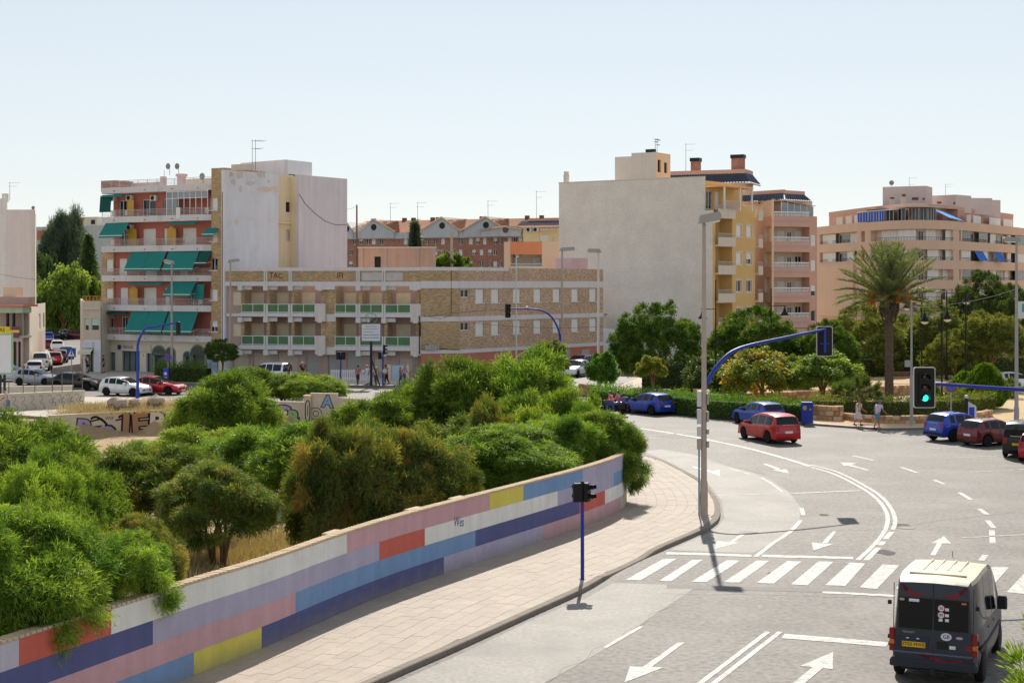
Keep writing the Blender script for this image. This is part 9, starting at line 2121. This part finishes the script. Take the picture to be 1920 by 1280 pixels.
 if bag: q = MB(); w = J[-1]['wr']; q.bbox(*(v*s for v in (w[0]-0.12, w[0]+0.14, w[1]-0.07, w[1]+0.03, w[2]-0.38, w[2]-0.1)), 0.02); q.build('bag', bag, t)
 return t
M_floral = cloth('floral', S(232,222,216), (S(110,60,70), 0.95, 9.0))
x, y = G(1609, 798, 0.13); person('woman in a pale flowered dress walking along the park kerb', (x, y, 0.13), R(20), 1.60, 0.25, 0.18, 0.03, M_floral, M_floral, hair=M_hairb, skin=M_skin2, skirt=True)
x, y = G(1645, 805, 0.02); person('man in a lilac shirt, turquoise shorts and grey cap walking behind the woman', (x, y, 0.02), R(35), 1.75, 0.27, 0.2, 0.07, cloth('lilac', S(214,206,230)), cloth('turquoise', S(70,150,180)), hat=cloth('greycap', S(120,124,136)), skin=M_skin2)
x, y = G(16, 778, 0.1); person('man in a striped grey top and blue shorts beside the scribbled wall', (x, y, 0.12), R(200), 1.76, 0.18, 0.15, 0.08, cloth('greystripe', S(196,198,210), (S(150,150,170), 0.8, 12)), cloth('brightblue', S(40,130,190)), skin=M_skin2, hair=M_hair, sub=1)
gq = 'people waiting by the white picket fence'
for u, Y, tc, bc, hr, lab, hat, H_ in [(671,132,S(196,110,124),S(60,60,80),M_hair,'person in a pink top by the picket fence',None,1.6),(690,131.5,S(238,240,246),S(230,232,240),M_hairg,'person all in white with a white headscarf beside the billboard pole',S(238,240,246),1.68),
  (705,131.2,S(226,214,208),S(90,90,110),M_hair,'person in a white cap by the slanting billboard brace',S(240,240,240),1.55),(725,131.8,S(44,90,160),S(40,44,60),M_hair,'person in a blue top behind the far signal pole',None,1.65),
  (758,132.5,S(176,186,214),S(80,90,120),M_hairg,'person in a pale blue shirt before the panelled gate',None,1.65),(752,131.7,S(160,96,90),S(60,50,60),M_hairb,'person in a dull red top beside the one in pale blue',None,1.45),
  (541,134,S(52,40,58),S(40,40,48),M_hair,'person in dark clothes passing the grilled windows',None,1.68),(568,134.5,S(34,40,66),S(40,40,50),M_hairg,'person in a navy top with a pale cap near the grey shutters',S(220,216,210),1.8)]:
 x, _ = XY(u, Y); person(lab, (x, Y, 0.13), R(rnd.uniform(-40, 220)), H_, 0.12, 0.1, 0.03, cloth(lab[-14:].replace(' ', '_'), tc), cloth(lab[-12:].replace(' ', '_')+'b', bc), 'trousers', hr, M_skin2, cloth('hat'+lab[-9:].replace(' ', '_'), hat) if hat else None, group=gq)
for u, v, lab, tc, rz in [(164,703,'dark dressed person standing in the shop doorway of the beige house',S(40,34,40),80),(193,703,'dark haired person in black at the shop door of the apartment block',S(30,28,34),200)]:
 x, y = XY(u, 148.6); person(lab, (x, 148.6 if u < 170 else 148.9, 0.13), R(rz), 1.68, 0.05, 0.06, 0.02, cloth('black'+str(u), tc), cloth('dark'+str(u), S(48,44,52)), 'shorts', M_hair, M_skin)
x, y = XY(1137, 120); person('person in a blue top walking by the park corner wall', (x, y, 0.05), R(180), 1.68, 0.2, 0.15, 0.04, cloth('cornerblue', S(50,80,150)), cloth('cornerdark', S(40,44,70)), 'shorts', M_hair, M_skin2)
# a mannequin-like board figure at the shop sign is left out; motorcycle with two riders
mx, my = G(1150, 779); MR = math.atan2(0.45, -0.89)
t = thing('motorcycle', 'touring motorcycle with a rear top box carrying two riders past the hedge', 'motorcycle', (mx, my, 0), MR)
M_moto = carpaint('moto_blue', S(60,70,120))
for xw in (0.72, -0.68): b = MB(); b.lathe([(0.20,-0.05),(0.29,-0.06),(0.31,-0.03),(0.31,0.03),(0.29,0.06),(0.20,0.05)], 22, (xw,0,0.31), 0, 'y'); o = b.build('wheel', M_tyre, t); q = MB(); q.lathe([(0.02,-0.05),(0.2,-0.03),(0.2,0.03),(0.02,0.05)], 18, (xw,0,0.31), 0, 'y'); q.build('rim', M_rim, o)
b = MB(); b.tube([(0.72,0.09,0.31),(0.5,0.09,0.95)], 0.03, 6); b.tube([(0.72,-0.09,0.31),(0.5,-0.09,0.95)], 0.03, 6); b.tube([(0.45,-0.36,1.0),(0.5,-0.1,1.02),(0.5,0.1,1.02),(0.45,0.36,1.0)], 0.018, 6); b.build('fork', M_plast, t)
b = MB(); b.tube([(0.62,0,0.8),(0.45,0,0.92),(0.15,0,0.88),(-0.1,0,0.76),(-0.5,0,0.80),(-0.85,0,0.86)], [0.06,0.17,0.2,0.15,0.14,0.06], 10); b.build('fairing', M_moto, t, smooth=True)
b = MB(); b.bbox(-0.3, 0.35, -0.2, 0.2, 0.28, 0.66, 0.05); b.build('engine', M_plast, t); b = MB(); b.bbox(-1.0, -0.62, -0.27, 0.27, 0.98, 1.28, 0.06); b.build('top_box', M_moto, t); b = MB(); b.bbox(-0.95, -0.45, -0.38, -0.2, 0.5, 0.85, 0.05); b.bbox(-0.95, -0.45, 0.2, 0.38, 0.5, 0.85, 0.05); b.build('panniers', M_plast, t)
b = MB(); b.slabx([(0.55,0.98),(0.62,0.98),(0.42,1.3),(0.38,1.3)], -0.18, 0.18); b.build('windscreen', M_cglass, t); b = MB(); b.bbox(-1.03, -0.99, -0.12, 0.12, 0.62, 0.74, 0.01); b.build('tail_lamp', M_tail, t); b = MB(); b.tube([(-0.2,-0.2,0.32),(-0.9,-0.26,0.42)], [0.03,0.06], 8); b.build('exhaust', M_chrome, t)
M_helm = mat('dark_helmet', S(70,74,84), rough=0.25, spec=0.6)
for dx, lab in ((0.02,'front motorcycle rider in a pink shirt and dark helmet'),(-0.42,'pillion rider in a pink top and dark helmet on the motorcycle')):
 wx, wy = mx+dx*math.cos(MR), my+dx*math.sin(MR); person(lab, (wx, wy, 0.04 if dx > 0 else 0.08), MR, 1.68, 0, 0, 0.08 if dx > 0 else 0.04, cloth('pink', S(226,120,150)), cloth('denim', S(70,90,140)), 'trousers', None, M_skin, M_helm, ride=True, group='motorcycle riders')
